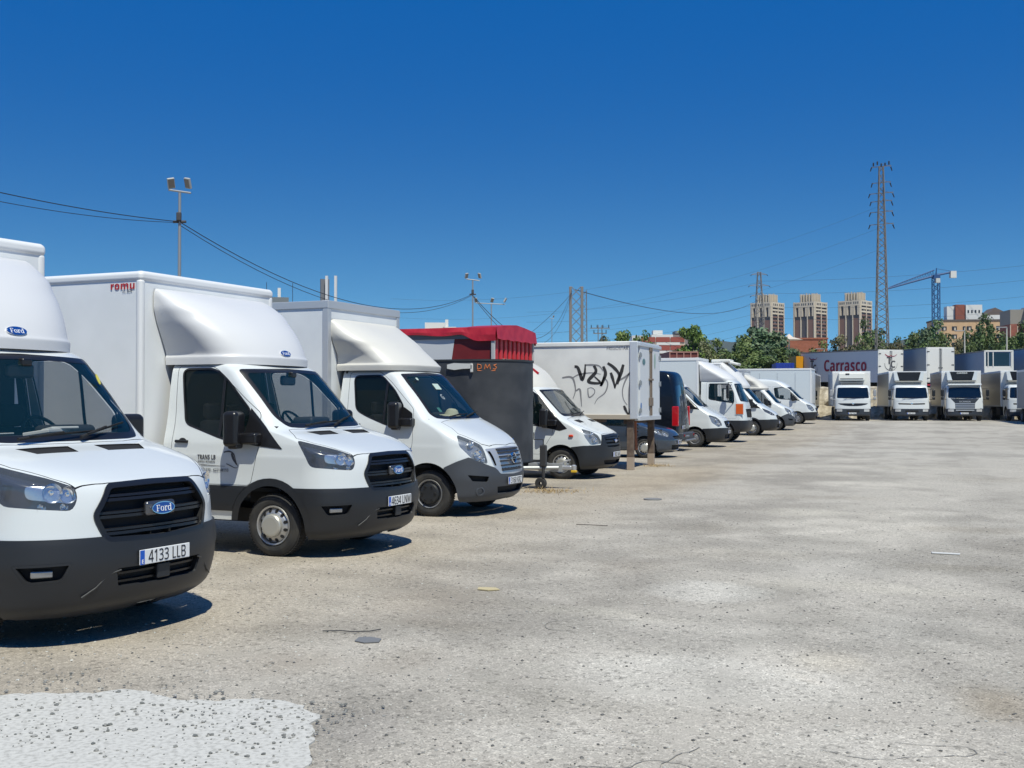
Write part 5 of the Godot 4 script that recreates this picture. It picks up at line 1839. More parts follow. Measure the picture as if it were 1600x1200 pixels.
# flat painted stroke on a wall that faces +z
func _ribbon(m: MB, pts: PackedVector2Array, w: float, z: float):
	var cv := Curve2D.new()
	for i in pts.size():
		var a := pts[maxi(i - 1, 0)]
		var b := pts[mini(i + 1, pts.size() - 1)]
		cv.add_point(pts[i], (a - b) * 0.17, (b - a) * 0.17)
	var bk := cv.tessellate_even_length(4, .03)
	var n := bk.size()
	for i in n - 1:
		var d0 := (bk[mini(i + 1, n - 1)] - bk[maxi(i - 1, 0)]).normalized().orthogonal()
		var d1 := (bk[mini(i + 2, n - 1)] - bk[i]).normalized().orthogonal()
		var w0 := w * .5 * (1.15 - .55 * absf(float(i) / n * 2.0 - .6))
		var w1 := w * .5 * (1.15 - .55 * absf(float(i + 1) / n * 2.0 - .6))
		var a := bk[i] + d0 * w0
		var b := bk[i] - d0 * w0
		var c := bk[i + 1] - d1 * w1
		var e := bk[i + 1] + d1 * w1
		m.quad(Vector3(a.x, a.y, z + .003), Vector3(b.x, b.y, z + .003), Vector3(c.x, c.y, z + .003), Vector3(e.x, e.y, z + .003), Vector3(0, 0, 1))

# long white body behind the last van
func make_long_box_truck() -> Node3D:
	var t := thing("box_truck", "long white box truck standing behind the last white van", "truck")
	cargo_box(t, -11.0, .16, 1.25, 1.0, 3.55, mat("box_bluewhite", Color(0.60, 0.66, 0.70), 0.45), mat("box_trim", Color(0.74, 0.75, 0.76), 0.4), .1, false)
	for i in 8:
		var m := MB.new()
		m.box(Vector3(-.9 - i * 1.2, 2.2, 1.252), Vector3(.035, 2.1, .012))
		obj("panel_joint", m, mat("joint_grey", Color(0.5, 0.55, 0.6), 0.5), t)
	for z in [-.6, .6]:
		var m := MB.new()
		m.rbox(Vector3(.18, 2.2, z), Vector3(.04, 2.1, 1.1), .01)
		obj("rear_door", m, mat("door_white", Color(0.62, 0.645, 0.67), 0.5), t)
	chassis(t, -10.8, .0, -2.0, .45, 1.1, "plain")
	return t
# ---------------------------------------------------------------- lorries at the far end
func steel_panel() -> StandardMaterial3D:
	return mat("steel_panel", Color(0.27, 0.265, 0.25), 0.36, 0.75)

func make_lorry(called: String, label: String, kind: String) -> Node3D:
	var t := thing(called, label, "lorry", Vector3.ZERO, 0.0, "")
	var sh := Shell.new([[.32,-.07,1.05,.25,4.0],[.42,0,1.12,.28,4.0],[.8,0,1.15,.3,4.0],[1.1,-.02,1.15,.3,4.0],[1.45,-.05,1.15,.3,4.0],[1.6,-.10,1.14,.3,4.0],[2.0,-.23,1.11,.3,4.0],[2.25,-.32,1.07,.3,4.0],[2.36,-.44,1.0,.3,3.6],[2.42,-.75,.86,.3,3.0]], -1.75)
	var body: Soup = sh.soup(4, 10)
	var r
	var pm := paint()
	var dk := mat("lorry_grey", Color(0.035, 0.042, 0.055), 0.4)
	var gl := mat("dark_glass", Color(0.004, 0.008, 0.016), 0.04, 0.0, 1.0)
	for sg in [1.0, -1.0]:
		body = cut_side(body, ellipse(-.95, .46, .54, .54, 24), sg, .1)[1]
		r = cut_side(body, rounded(v2([-1.35, 2.2, -1.35, 1.5, -.42, 1.42, -.45, 1.8, -.62, 2.2]), .06), sg, .1); body = r[1]
		obj("side_window", as_mb(r[0].moved(-.01)), gl, t)
		r = cut_side(body, rounded(v2([-1.5, 2.26, -1.5, .85, -.35, .85, -.32, 1.6, -.55, 2.26]), .05), sg, .1); body = r[1]
		obj("door", as_mb(r[0]), pm, t)
	r = cut_front(body, rounded(sym([0, 2.24, .97, 2.22, 1.04, 1.52, 0, 1.48]), .08), .05); body = r[1]
	var wn = obj("windscreen", as_mb(r[0].moved(-.006)), gl, t)
	var bumper: Soup
	r = cut_front(body, sym([0, .80, 1.4, .80, 1.4, -1.0, 0, -1.0]), .3); bumper = r[0]; body = r[1]
	for sg in [1.0, -1.0]:
		r = cut_side(body, v2([-.5, -1, -.5, .80, 1, .80, 1, -1]), sg, .02); body = r[1]
		bumper.add(r[0])
	if kind == "smile":
		var p := [1.0, 1.16, .8, 1.165, .4, 1.15, 0, 1.15]
		var pg := PackedVector2Array([Vector2(-.98, 1.17), Vector2(.98, 1.17), Vector2(.85, 1.08), Vector2(.55, 1.005), Vector2(.25, .975), Vector2(-.25, .975), Vector2(-.55, 1.005), Vector2(-.85, 1.08)])
		r = cut_front(body, pg, .1); body = r[1]
		obj("grille", as_mb(r[0].shifted(Vector3(-.02, 0, 0))), dk, t)
		for i in 3:
			var m := MB.new()
			var hw: float = [.78, .62, .4][i]
			front_bar(m, sh, 1.125 - i * .045, 1.14 - i * .045, -hw, hw, -.004, .02)
			obj("grille_slat", m, plastic(), t)
	elif kind == "slot":
		r = cut_front(body, rounded(sym([0, 1.16, .86, 1.18, .84, 1.09, .3, 1.075, 0, 1.075]), .03), .1); body = r[1]
		obj("grille", as_mb(r[0].shifted(Vector3(-.03, 0, 0))), matt(), t)
		for y in [1.30, 1.40]:
			var m := MB.new()
			front_bar(m, sh, y, y + .015, -.95, .95, .008, .012)
			obj("panel_line", m, pm, t)
	else:
		r = cut_front(body, rounded(sym([0, 1.46, .90, 1.50, .62, 1.18, .60, .80, 0, .80]), .04), .1); body = r[1]
		obj("grille", as_mb(r[0].shifted(Vector3(-.01, 0, 0))), dk, t)
		for i in 4:
			var m := MB.new()
			front_bar(m, sh, 1.10 - i * .14, 1.16 - i * .14, -.60 + i * .01, .60 - i * .01, .012, .03)
			obj("grille_slat", m, silver(), t)
		text("grille_name", "SCANIA", .10, silver(), t, Vector3(sh.front(1.27, 0) + .012, 1.27, 0), face(Vector3(0, 0, -1), Vector3.UP), "Droid Sans", 1.4, 700)
		var vs := MB.new()
		vs.rbox(Vector3(-.36, 2.40, 0), Vector3(.5, .12, 2.1), .05, Basis(), true)
		obj("roof_lip", vs, pm, t)
	if kind != "bars":
		var bd := MB.new()
		bd.lathe(Vector3(sh.front(1.13, 0) - .01, 1.14, 0), Vector3.RIGHT, [[0, .085], [.02, .075], [.025, 0]], 4)
		obj("badge", bd, chrome(), t)
	obj("bumper", as_mb(bumper), dk, t)
	var lg := MB.new()
	front_bar(lg, sh, .56, .70, -.42, .42, .006, .02)
	obj("bumper_grille", lg, matt(), t)
	for sg in [1.0, -1.0]:
		var m := MB.new()
		front_bar(m, sh, .61, .77, .70 * sg, 1.05 * sg, .03, .05, .0, 6)
		obj("headlight", m, mat("clear_lens", Color(0.62, 0.62, 0.62), 0.15, 0.3), t)
		var mr := MB.new()
		mr.rbox(Vector3(-.12, 1.86, 1.40 * sg), Vector3(.14, .44, .20), .05)
		mr.rbox(Vector3(-.12, 1.50, 1.40 * sg), Vector3(.14, .20, .18), .05)
		mr.path([Vector3(-.2, 2.12, 1.08 * sg), Vector3(-.12, 2.12, 1.40 * sg), Vector3(-.12, 1.45, 1.40 * sg), Vector3(-.15, 1.42, 1.12 * sg)], .02)
		obj("wing_mirror", mr, black() if kind != "smile" else mat("mirror_grey", Color(0.3, 0.31, 0.33), 0.4), t)
		wheel(t, Vector3(-.95, .46, 1.12 * sg), sg, .46, .28, "plain", .28)
		wheel(t, Vector3(-5.6, .46, 1.16 * sg), sg, .46, .28, "plain", .28)
		wheel(t, Vector3(-5.6, .46, .86 * sg), sg, .46, .26, "plain", .28)
		if kind == "bars":
			var cw := MB.new()
			front_bar(cw, sh, .84, 1.42, .93 * sg, 1.10 * sg, .02, .05, .02, 5)
			obj("corner_panel", cw, pm, t)
	for q in [[.6, .3], [.6, -.75]]:
		wiper(t, Vector3(.0, 1.50, q[0]), Vector3(-.04, 1.60, q[1]), Vector3(.95, .3, 0).normalized())
	number_plate(t, Vector3(.012, .50, .05), "1842 GHS", 0, .52, true)
	var sideb := steel_panel() if kind != "smile" else mat("box_bluewhite", Color(0.60, 0.66, 0.70), 0.45)
	cargo_box(t, -9.2, -1.95, 1.25, .95, 3.36, sideb, mat("box_trim", Color(0.74, 0.75, 0.76), 0.4), .12, false)
	var fw := MB.new()
	fw.box(Vector3(-1.935, 2.12, 0), Vector3(.03, 2.25, 2.44))
	obj("front_wall", fw, mat("box_front_white", Color(0.70, 0.70, 0.68), 0.5), t)
	# cooling unit over the cab
	var fu := MB.new()
	if kind == "smile":
		fu.rbox(Vector3(-1.68, 2.98, 0), Vector3(.5, .55, 1.75), .08, Basis(), true)
		var un = obj("cooling_unit", fu, mat("cooler_white", Color(0.72, 0.72, 0.68), 0.5), t)
		for q in [Vector3(-1.425, 2.84, 0)]:
			var m := MB.new()
			m.box(q, Vector3(.02, .05, 1.5))
			obj("air_slot", m, plastic(), un)
		var m2 := MB.new()
		m2.rbox(Vector3(-1.42, 3.16, .28), Vector3(.03, .10, .26), .02)
		obj("vent_cover", m2, black(), un)
		var m3 := MB.new()
		m3.box(Vector3(-1.6, 2.56, 0), Vector3(.5, .05, 1.5))
		obj("drip_tray", m3, mat("pipe_grey", Color(0.22, 0.22, 0.22), 0.6), un)
	else:
		for sg in [1.0, -1.0]:
			fu.prism(v2([.62 * sg, 2.72, .92 * sg, 2.72, .98 * sg, 3.30, .78 * sg, 3.30]), Vector3(-1.93, 0, 0), Vector3.BACK, Vector3.UP, Vector3(.52, 0, 0))
		var un = obj("cooling_unit", fu, pm, t)
		var m := MB.new()
		m.prism(v2([-.60, 2.74, .60, 2.74, .77, 3.29, -.77, 3.29]), Vector3(-1.93, 0, 0), Vector3.BACK, Vector3.UP, Vector3(.46, 0, 0))
		obj("unit_grille", m, black(), un)
		var m3 := MB.new()
		m3.rbox(Vector3(-1.66, 2.66, 0), Vector3(.56, .06, 1.8), .02)
		obj("drip_tray", m3, mat("tray_grey", Color(0.36, 0.35, 0.32), 0.6), un)
		if kind == "bars":
			text("unit_name", "CARRIER", .09, mat("letter_white", Color(0.7, 0.72, 0.7), 0.5), un, Vector3(-1.466, 3.2, 0), face(Vector3(0, 0, -1), Vector3.UP), "Droid Sans", 1.3, 700)
	var ch := MB.new()
	ch.box(Vector3(-4.6, .78, 0), Vector3(6.6, .26, .95))
	ch.box(Vector3(-3.2, .62, 1.0), Vector3(1.3, .5, .34))
	ch.box(Vector3(-3.2, .62, -1.0), Vector3(1.3, .5, .34))
	ch.box(Vector3(-1.0, .62, 0), Vector3(1.4, .4, 1.5))
	obj("chassis", ch, matt(), t)
	obj("cab_body", as_mb(body), pm, t)
	return t

# semi-trailer; local +x is its tail
func make_semi(called: String, label: String, ln: float, w: float, y0: float, y1: float, side_m, rear := "doors") -> Node3D:
	var t := thing(called, label, "trailer")
	var b := MB.new()
	b.box(Vector3(-ln * .5, (y0 + y1) * .5, 0), Vector3(ln - .1, y1 - y0 - .04, w * 2 - .04))
	obj("side_curtain", b, side_m, t)
	var wh := mat("rear_white", Color(0.70, 0.70, 0.68), 0.45)
	for sg in [1.0, -1.0]:
		var e := MB.new()
		e.rbox(Vector3(-ln * .5, y1 - .04, (w - .03) * sg), Vector3(ln, .10, .08), .02)
		obj("roof_rail", e, mat("rail_grey", Color(0.16, 0.16, 0.17), 0.6), t)
		var p := MB.new()
		p.rbox(Vector3(-.04, (y0 + y1) * .5, (w - .06) * sg), Vector3(.12, y1 - y0, .12), .015)
		obj("rear_post", p, wh, t)
		if rear != "window":
			var d := MB.new()
			d.rbox(Vector3(.02, (y0 + y1) * .5, (w * .5 - .03) * sg), Vector3(.05, y1 - y0 - .22, w - .16), .012)
			var dr = obj("rear_door", d, wh, t)
			var lb := MB.new()
			lb.tube(Vector3(.06, y0 + .1, .10 * sg), Vector3(.06, y1 - .1, .10 * sg), .018, .018, 6)
			lb.rbox(Vector3(.06, y0 + (y1 - y0) * .42, .12 * sg), Vector3(.04, .10, .12), .01)
			obj("lock_bar", lb, mat("bar_grey", Color(0.2, 0.2, 0.2), 0.5, 0.4), dr)
			for y in [.12, .5, .88]:
				var h := MB.new()
				h.rbox(Vector3(.055, lerpf(y0, y1, y), (w - .16) * sg), Vector3(.03, .07, .22), .01)
				obj("hinge", h, plastic(), dr)
		for k in 3:
			wheel(t, Vector3(-1.6 - k * 1.3, .48, 1.18 * sg), sg, .48, .34, "plain", .28)
	for y in [y0 + .05, y1 - .05]:
		var p := MB.new()
		p.rbox(Vector3(-.04, y, 0), Vector3(.12, .12, w * 2 - .02), .015)
		obj("rear_beam", p, wh, t)
	if rear == "window":
		var q := MB.new()
		q.box(Vector3(-.02, lerpf(y0, y1, .26), 0), Vector3(.05, (y1 - y0) * .5, w * 2 - .22))
		obj("tail_panel", q, wh, t)
		var g := MB.new()
		g.box(Vector3(-.05, lerpf(y0, y1, .72), .1), Vector3(.03, (y1 - y0) * .42, w * 2 - .42))
		obj("window_pane", g, mat("dark_glass", Color(0.004, 0.008, 0.016), 0.04, 0.0, 1.0), t)
		for z in [w - .30, .45, -w + .18]:
			var fr := MB.new()
			fr.rbox(Vector3(.0, lerpf(y0, y1, .72), z), Vector3(.08, (y1 - y0) * .45, .07), .01)
			obj("window_frame", fr, wh, t)
	var u := MB.new()
	u.box(Vector3(-ln * .5, y0 - .12, 0), Vector3(ln - .3, .24, 1.0))
	u.box(Vector3(-.1, .62, 0), Vector3(.1, .16, 2.2))
	u.box(Vector3(-ln * .55, .65, 1.0), Vector3(2.2, .5, .4))
	u.box(Vector3(-ln + 2.4, .55, .6), Vector3(.14, 1.1, .14))
	u.box(Vector3(-ln + 2.4, .55, -.6), Vector3(.14, 1.1, .14))
	obj("chassis", u, matt(), t)
	for sg in [1.0, -1.0]:
		var l := MB.new()
		l.rbox(Vector3(.0, .78, .95 * sg), Vector3(.05, .14, .4), .015)
		obj("rear_lamp", l, mat("lamp_red", Color(0.42, 0.006, 0.012), 0.15, 0.0, 0.8), t)
	return t

func emblem(t, at: Vector3, b: Basis, s: float, arc_m, ink):
	# two letters over a bowl, under a pair of horns
	text("painted_letter", "T", .62 * s, ink, t, at + b.x * -.16 * s + b.y * .16 * s, b, "Droid Sans", 1.15, 700, true)
	text("painted_letter", "C", .60 * s, ink, t, at + b.x * .20 * s + b.y * -.16 * s, b, "Droid Sans", 1.0, 700, true)
	for q in [[[-.58, .72, -.40, .58, -.15, .54, 0, .60, .15, .54, .40, .58, .58, .72], .07, arc_m], [[-.62, -.05, -.55, -.40, -.30, -.62, 0, -.68, .30, -.62, .55, -.40, .62, -.05], .04, ink]]:
		var m := MB.new()
		_ribbon(m, v2(q[0]), q[1], 0.0)
		var o = obj("painted_arc", m, q[2], t)
		o.transform = Transform3D(b.scaled_local(Vector3(s, s, 1)), at)

# ---------------------------------------------------------------- trees
var crown_cache := {}

func leaf_mat(key: String, c: Color) -> StandardMaterial3D:
	if mats.has(key):
		return mats[key]
	var m := StandardMaterial3D.new()
	m.resource_name = key
	m.albedo_color = c.linear_to_srgb()
	m.vertex_color_use_as_albedo = true
	m.roughness = .6
	m.backlight_enabled = true
	m.backlight = Color(c.r * .5, c.g * .55, c.b * .2).linear_to_srgb()
	m.cull_mode = BaseMaterial3D.CULL_DISABLED
	mats[key] = m
	return m

# unit crown: radius about 1 across, height 0..1 scaled per tree
func crown_mesh(kind: String, variant: int) -> ArrayMesh:
	var key := kind + str(variant)
	if crown_cache.has(key):
		return crown_cache[key]
	var g := RandomNumberGenerator.new()
	g.seed = hash(key)
	var lumps := 64
	var leaves := 110
	var size := .085
	if kind == "f": lumps = 84; leaves = 95; size = .075
	elif kind == "p": lumps = 84; leaves = 100; size = .065
	elif kind == "o": lumps = 66; leaves = 90; size = .075
	elif kind == "d": lumps = 60; leaves = 120; size = .07
	var v := PackedVector3Array()
	var n := PackedVector3Array()
	var c := PackedColorArray()
	for i in lumps:
		# clump centres through a rough ellipsoid, bumpier outside
		var d := Vector3(g.randfn(), g.randfn(), g.randfn()).normalized()
		var rad := pow(g.randf(), .45)
		var sh := 1.0 + .22 * sin(d.x * 4.0 + variant * 2.1) + .18 * sin(d.z * 5.0 + d.y * 3.0 + variant)
		var p := d * rad * sh * .82
		if kind == "f": p.y = p.y * (1.0 - .25 * Vector2(p.x, p.z).length()) + .05
		if kind == "d": p.x *= .8 - .35 * p.y; p.z *= .8 - .35 * p.y
		var cr := g.randf_range(.16, .34)
		var tone := g.randf_range(.62, 1.3)
		var tint := Color(tone * g.randf_range(.9, 1.12), tone, tone * g.randf_range(.8, 1.05))
		for k in leaves:
			var e := Vector3(g.randfn(), g.randfn(), g.randfn()).normalized() * pow(g.randf(), .4) * cr
			e.y *= .72
			var q := p + e
			if kind == "f": q.y -= .10 * e.length()
			var nm := (e.normalized() * .7 + Vector3(g.randfn(), g.randfn(), g.randfn()) * .5 + Vector3(0, .45, 0)).normalized()
			var u := nm.cross(Vector3(g.randfn(), g.randfn(), g.randfn())).normalized()
			var w := nm.cross(u)
			var s := size * g.randf_range(.6, 1.3)
			var l := s * (1.5 if kind in ["f", "p"] else 1.0)
			var a := q - u * s * .5
			var b := q + w * l * .55
			var f := q + u * s * .5
			var h := q - w * l * .55
			var cc := tint * g.randf_range(.8, 1.2)
			for z in [[a, b, f], [a, f, h]]:
				for y in 3:
					v.append(z[y]); n.append(nm); c.append(cc * .62)
	var arr := []
	arr.resize(Mesh.ARRAY_MAX)
	arr[Mesh.ARRAY_VERTEX] = v
	arr[Mesh.ARRAY_NORMAL] = n
	arr[Mesh.ARRAY_COLOR] = c
	var m := ArrayMesh.new()
	m.add_surface_from_arrays(Mesh.PRIMITIVE_TRIANGLES, arr)
	crown_cache[key] = m
	return m

func make_tree(x: float, z: float, h: float, rad: float, kind: String, label: String, variant: int):
	var names := {"r": "broadleaf_tree", "o": "olive_shrub", "d": "dark_tree", "g": "green_bush", "f": "feathery_tree", "p": "pine_tree", "b": "brown_bush"}
	var cols := {"r": Color(.23, .36, .07), "o": Color(.23, .27, .12), "d": Color(.07, .12, .05), "g": Color(.165, .245, .07), "f": Color(.16, .25, .125), "p": Color(.12, .19, .055), "b": Color(.24, .22, .105)}
	var y := ground_y(x, z)
	var t := thing(names[kind], label, "tree" if kind in "rdfp" else "bush", Vector3(x, y, z), rng.randf() * TAU, "trees and bushes beyond the trailers")
	var wide := maxf(rad * 1.22, h * .30)
	var ch: float = h * .50
	var cr := MeshInstance3D.new()
	cr.name = "crown"
	cr.mesh = crown_mesh(kind, variant % 2)
	cr.material_override = leaf_mat("leaf_" + kind, cols[kind])
	t.add_child(cr)
	tag(cr, "", "", "", "stuff")
	cr.position = Vector3(0, h - ch, 0)
	cr.scale = Vector3(wide, ch, wide * .9)
	var tr := MB.new()
	var r0: float = .05 * h * .5 + .05
	tr.tube(Vector3(0, -.2, 0), Vector3(.06 * h * .2, h * .45, 0), r0, r0 * .6, 8)
	tr.tube(Vector3(.06 * h * .2, h * .43, 0), Vector3(-.05, h * .75, .1), r0 * .6, r0 * .25, 6)
	obj("trunk", tr, mat("bark", Color(0.10, 0.08, 0.06), 0.9), t)
	for i in 4:
		var a := TAU * i / 4.0 + variant
		var lm := MB.new()
		lm.tube(Vector3(.03, h * (.28 + .05 * i), 0), Vector3(cos(a) * wide * .55, h * (.55 + .06 * i), sin(a) * wide * .5), r0 * .4, r0 * .12, 6)
		obj("limb", lm, mat("bark", Color(0.10, 0.08, 0.06), 0.9), t)

# ---------------------------------------------------------------- masts, pylons, poles, wires
func lattice(t, h: float, w0: float, w1: float, panels: int, rl: float, rb: float, m, y0 := 0.0, part := "mast"):
	for sx in [-1.0, 1.0]:
		for sz in [-1.0, 1.0]:
			var l := MB.new()
			l.tube(Vector3(sx * w0 * .5, y0, sz * w0 * .5), Vector3(sx * w1 * .5, y0 + h, sz * w1 * .5), rl, rl * .8, 6)
			obj("leg", l, m, t)
	var b := MB.new()
	for i in panels:
		var a0 := lerpf(w0, w1, float(i) / panels) * .5
		var a1 := lerpf(w0, w1, float(i + 1) / panels) * .5
		var ya := y0 + h * i / panels
		var yb := y0 + h * (i + 1) / panels
		var f := -1.0 if i % 2 else 1.0
		b.tube(Vector3(-a0 * f, ya, a0), Vector3(a1 * f, yb, a1), rb, rb, 4)
		b.tube(Vector3(a0 * f, ya, -a0), Vector3(-a1 * f, yb, -a1), rb, rb, 4)
		b.tube(Vector3(a0, ya, a0 * f), Vector3(a1, yb, -a1 * f), rb, rb, 4)
		b.tube(Vector3(-a0, ya, -a0 * f), Vector3(-a1, yb, a1 * f), rb, rb, 4)
	tag(obj("bracing", b, m, t), "", "", "", "stuff")

func floodlight_pole(x: float, z: float, h: float, label: String, heads := [[-.35, .5], [.35, -.4]], s := 1.0, wire_y := 0.0):
	var y := ground_y(x, z)
	var t := thing("floodlight_pole", label, "floodlight pole", Vector3(x, y, z), deg_to_rad(20))
	var gm := mat("pole_grey", Color(0.34, 0.35, 0.36), 0.5, 0.5)
	var p := MB.new()
	p.tube(Vector3.ZERO, Vector3(0, h - .35, 0), .055 * s, .035 * s, 10)
	obj("pole", p, gm, t)
	var a := MB.new()
	a.tube(Vector3(minf(-.28, heads[0][0]) * s, h - .28, 0), Vector3(maxf(.28, heads[-1][0]) * s, h - .36, 0), .025 * s, .025 * s, 8)
	obj("crossbar", a, gm, t)
	for q in heads:
		var l := MB.new()
		var b := Basis(Vector3.UP, q[1]) * Basis(Vector3.RIGHT, .45) * Basis(Vector3.BACK, -.25 * signf(q[0]))
		l.rbox(Vector3(q[0] * s, h - .12, .03), Vector3(.18, .27, .07) * s, .015, b)
		var o = obj("lamp_head", l, mat("lamp_head_grey", Color(0.42, 0.43, 0.42), 0.5, 0.2), t)
		var g := MB.new()
		g.box(Vector3(q[0] * s, h - .12, .03) + b * Vector3(0, 0, .037 * s), Vector3(.15, .22, .006) * s, b)
		obj("lamp_glass", g, mat("lamp_face", Color(0.22, 0.20, 0.17), 0.2), o)
	if wire_y > 0.0:
		var k := MB.new()
		k.rbox(Vector3(0, wire_y - y + .12, .06), Vector3(.12, .22, .1), .03)
		k.tube(Vector3(-.16, wire_y - y, 0), Vector3(.16, wire_y - y, 0), .035, .035, 8)
		obj("wire_bracket", k, mat("bracket_dark", Color(0.06, 0.06, 0.065), 0.6), t)

func wire(a: Vector3, b: Vector3, sag: float, r: float, label: String, m = null):
	var mb := MB.new()
	var n := 26
	var prev := a
	for i in range(1, n + 1):
		var f := float(i) / n
		var p := a.lerp(b, f) - Vector3(0, sag * 4.0 * f * (1.0 - f), 0)
		mb.tube(prev, p, r * .72, r * .72, 5, false)
		prev = p
	lone("overhead_cable", mb, m if m else mat("cable_black", Color(0.015, 0.015, 0.018), 0.6), label, "cable", "cables strung over the yard")

func street_lamp(x: float, z: float, h: float, label: String):
	var y := ground_y(x, z)
	var t := thing("street_lamp", label, "street lamp", Vector3(x, y, z))
	var p := MB.new()
	p.tube(Vector3.ZERO, Vector3(0, h, 0), .10, .06, 8)
	obj("pole", p, mat("lamp_post_pale", Color(0.5, 0.48, 0.42), 0.6), t)
	var a := MB.new()
	a.rbox(Vector3(-.45, h + .02, 0), Vector3(1.0, .09, .22), .03)
	obj("lamp_head", a, mat("pole_grey", Color(0.34, 0.35, 0.36), 0.5, 0.5), t)

# ---------------------------------------------------------------- buildings
func make_tower(label: String) -> Node3D:
	var t := thing("apartment_tower", label, "apartment tower", Vector3.ZERO, 0.0, "three brown towers on the skyline")
	var brick := mat("tower_brick", Color(0.20, 0.11, 0.08), 0.8)
	var dark := mat("tower_recess", Color(0.08, 0.07, 0.07), 0.6)
	var cream := mat("tower_cream", Color(0.62, 0.54, 0.42), 0.7)
	var H := 84.0
	var a := 10.3
	var w := MB.new()
	w.box(Vector3(0, H * .5 - .5, 0), Vector3(a * 2 - 1.0, H - 1, a * 2 - 1.0))
	obj("wall", w, dark, t)
	# tall brick panels and fins on two faces seen from the yard and the two behind
	for side in 4:
		var b := Basis(Vector3.UP, PI / 2 * side)
		var long := side % 2 == 0
		for k in ([-1, 0, 1] if long else [-1, 1]):
			var m := MB.new()
			var cx: float = k * (6.6 if long else 4.9)
			if long:
				m.box(b * Vector3(cx, H * .5 - 8, a - .5 + (.35 if k != 0 else -.1)), Vector3(5.6, H - 16, .9), b)
				obj("brick_panel", m, brick if k != 0 else dark, t)
		for k in ([-1.5, -.5, .5, 1.5] if long else [-1.0, 0.0, 1.0]):
			var m := MB.new()
			var cx: float = k * (6.6 if long else 9.9)
			m.box(b * Vector3(cx, H * .5, a + .35), Vector3(.8, H, 1.0), b)
			obj("fin", m, cream, t)
		if not long:
			for f in range(9, 25):
				for k in [-1, 1]:
					var y := H - 4.0 - (24 - f) * 3.1
					var up := f > 21
					var m := MB.new()
					m.box(b * Vector3(k * 4.95, y, a + .15), Vector3(8.6, 1.35, 1.1), b)
					obj("balcony", m, cream if up else brick, t)
					if f % 3 == 1 or f % 5 == 2:
						var q := MB.new()
						q.box(b * Vector3(k * 4.95 + ((f * 7) % 5 - 2) * 1.0, y + 1.5, a - .35), Vector3(2.6, 1.6, .5), b)
						obj("awning", q, mat("awning_pale", Color(0.5, 0.45, 0.38), 0.8), t)
		# cream top storeys
		for k in ([-1, 0, 1] if long else [-1, 1]):
			var cx: float = k * (6.6 if long else 4.95)
			var m := MB.new()
			m.box(b * Vector3(cx, H - 2.6, a + .3), Vector3(5.9 if long else 8.9, 4.6, 1.3), b)
			var cp = obj("crown_panel", m, cream, t)
			for j in 3:
				var q := MB.new()
				q.box(b * Vector3(cx + (j - 1) * (1.9 if long else 2.7), H - 2.4, a + .95), Vector3(.9 if long else 1.4, 2.0, .12), b)
				obj("window", q, mat("tower_window", Color(0.03, 0.035, 0.045), 0.2), cp)
			if long:
				for j in [-1, 1]:
					var q := MB.new()
					q.box(b * Vector3(cx + j * 1.9, H - 9.0, a + .3), Vector3(1.3, 8.2, 1.2), b)
					obj("pilaster", q, cream, t)
	# plant rooms on the roof, stepped drums of ribs
	var r := MB.new()
	r.box(Vector3(0, H + 3.2, 0), Vector3(12.5, 6.6, 12.5))
	var rf = obj("roof", r, mat("tower_roof", Color(0.40, 0.33, 0.22), 0.8), t)
	for side in 4:
		var b := Basis(Vector3.UP, PI / 2 * side)
		for k in 5:
			var q := MB.new()
			q.box(b * Vector3((k - 2) * 2.7, H + 3.6 + (.6 if k == 2 else 0.0), 6.5), Vector3(.9, 7.4, 1.0), b)
			obj("rib", q, cream, rf)
	return t

func block(t, called: String, c: Vector3, s: Vector3, m, turn := 0.0):
	var b := MB.new()
	b.box(c, s, Basis(Vector3.UP, turn))
	return obj(called, b, m, t)

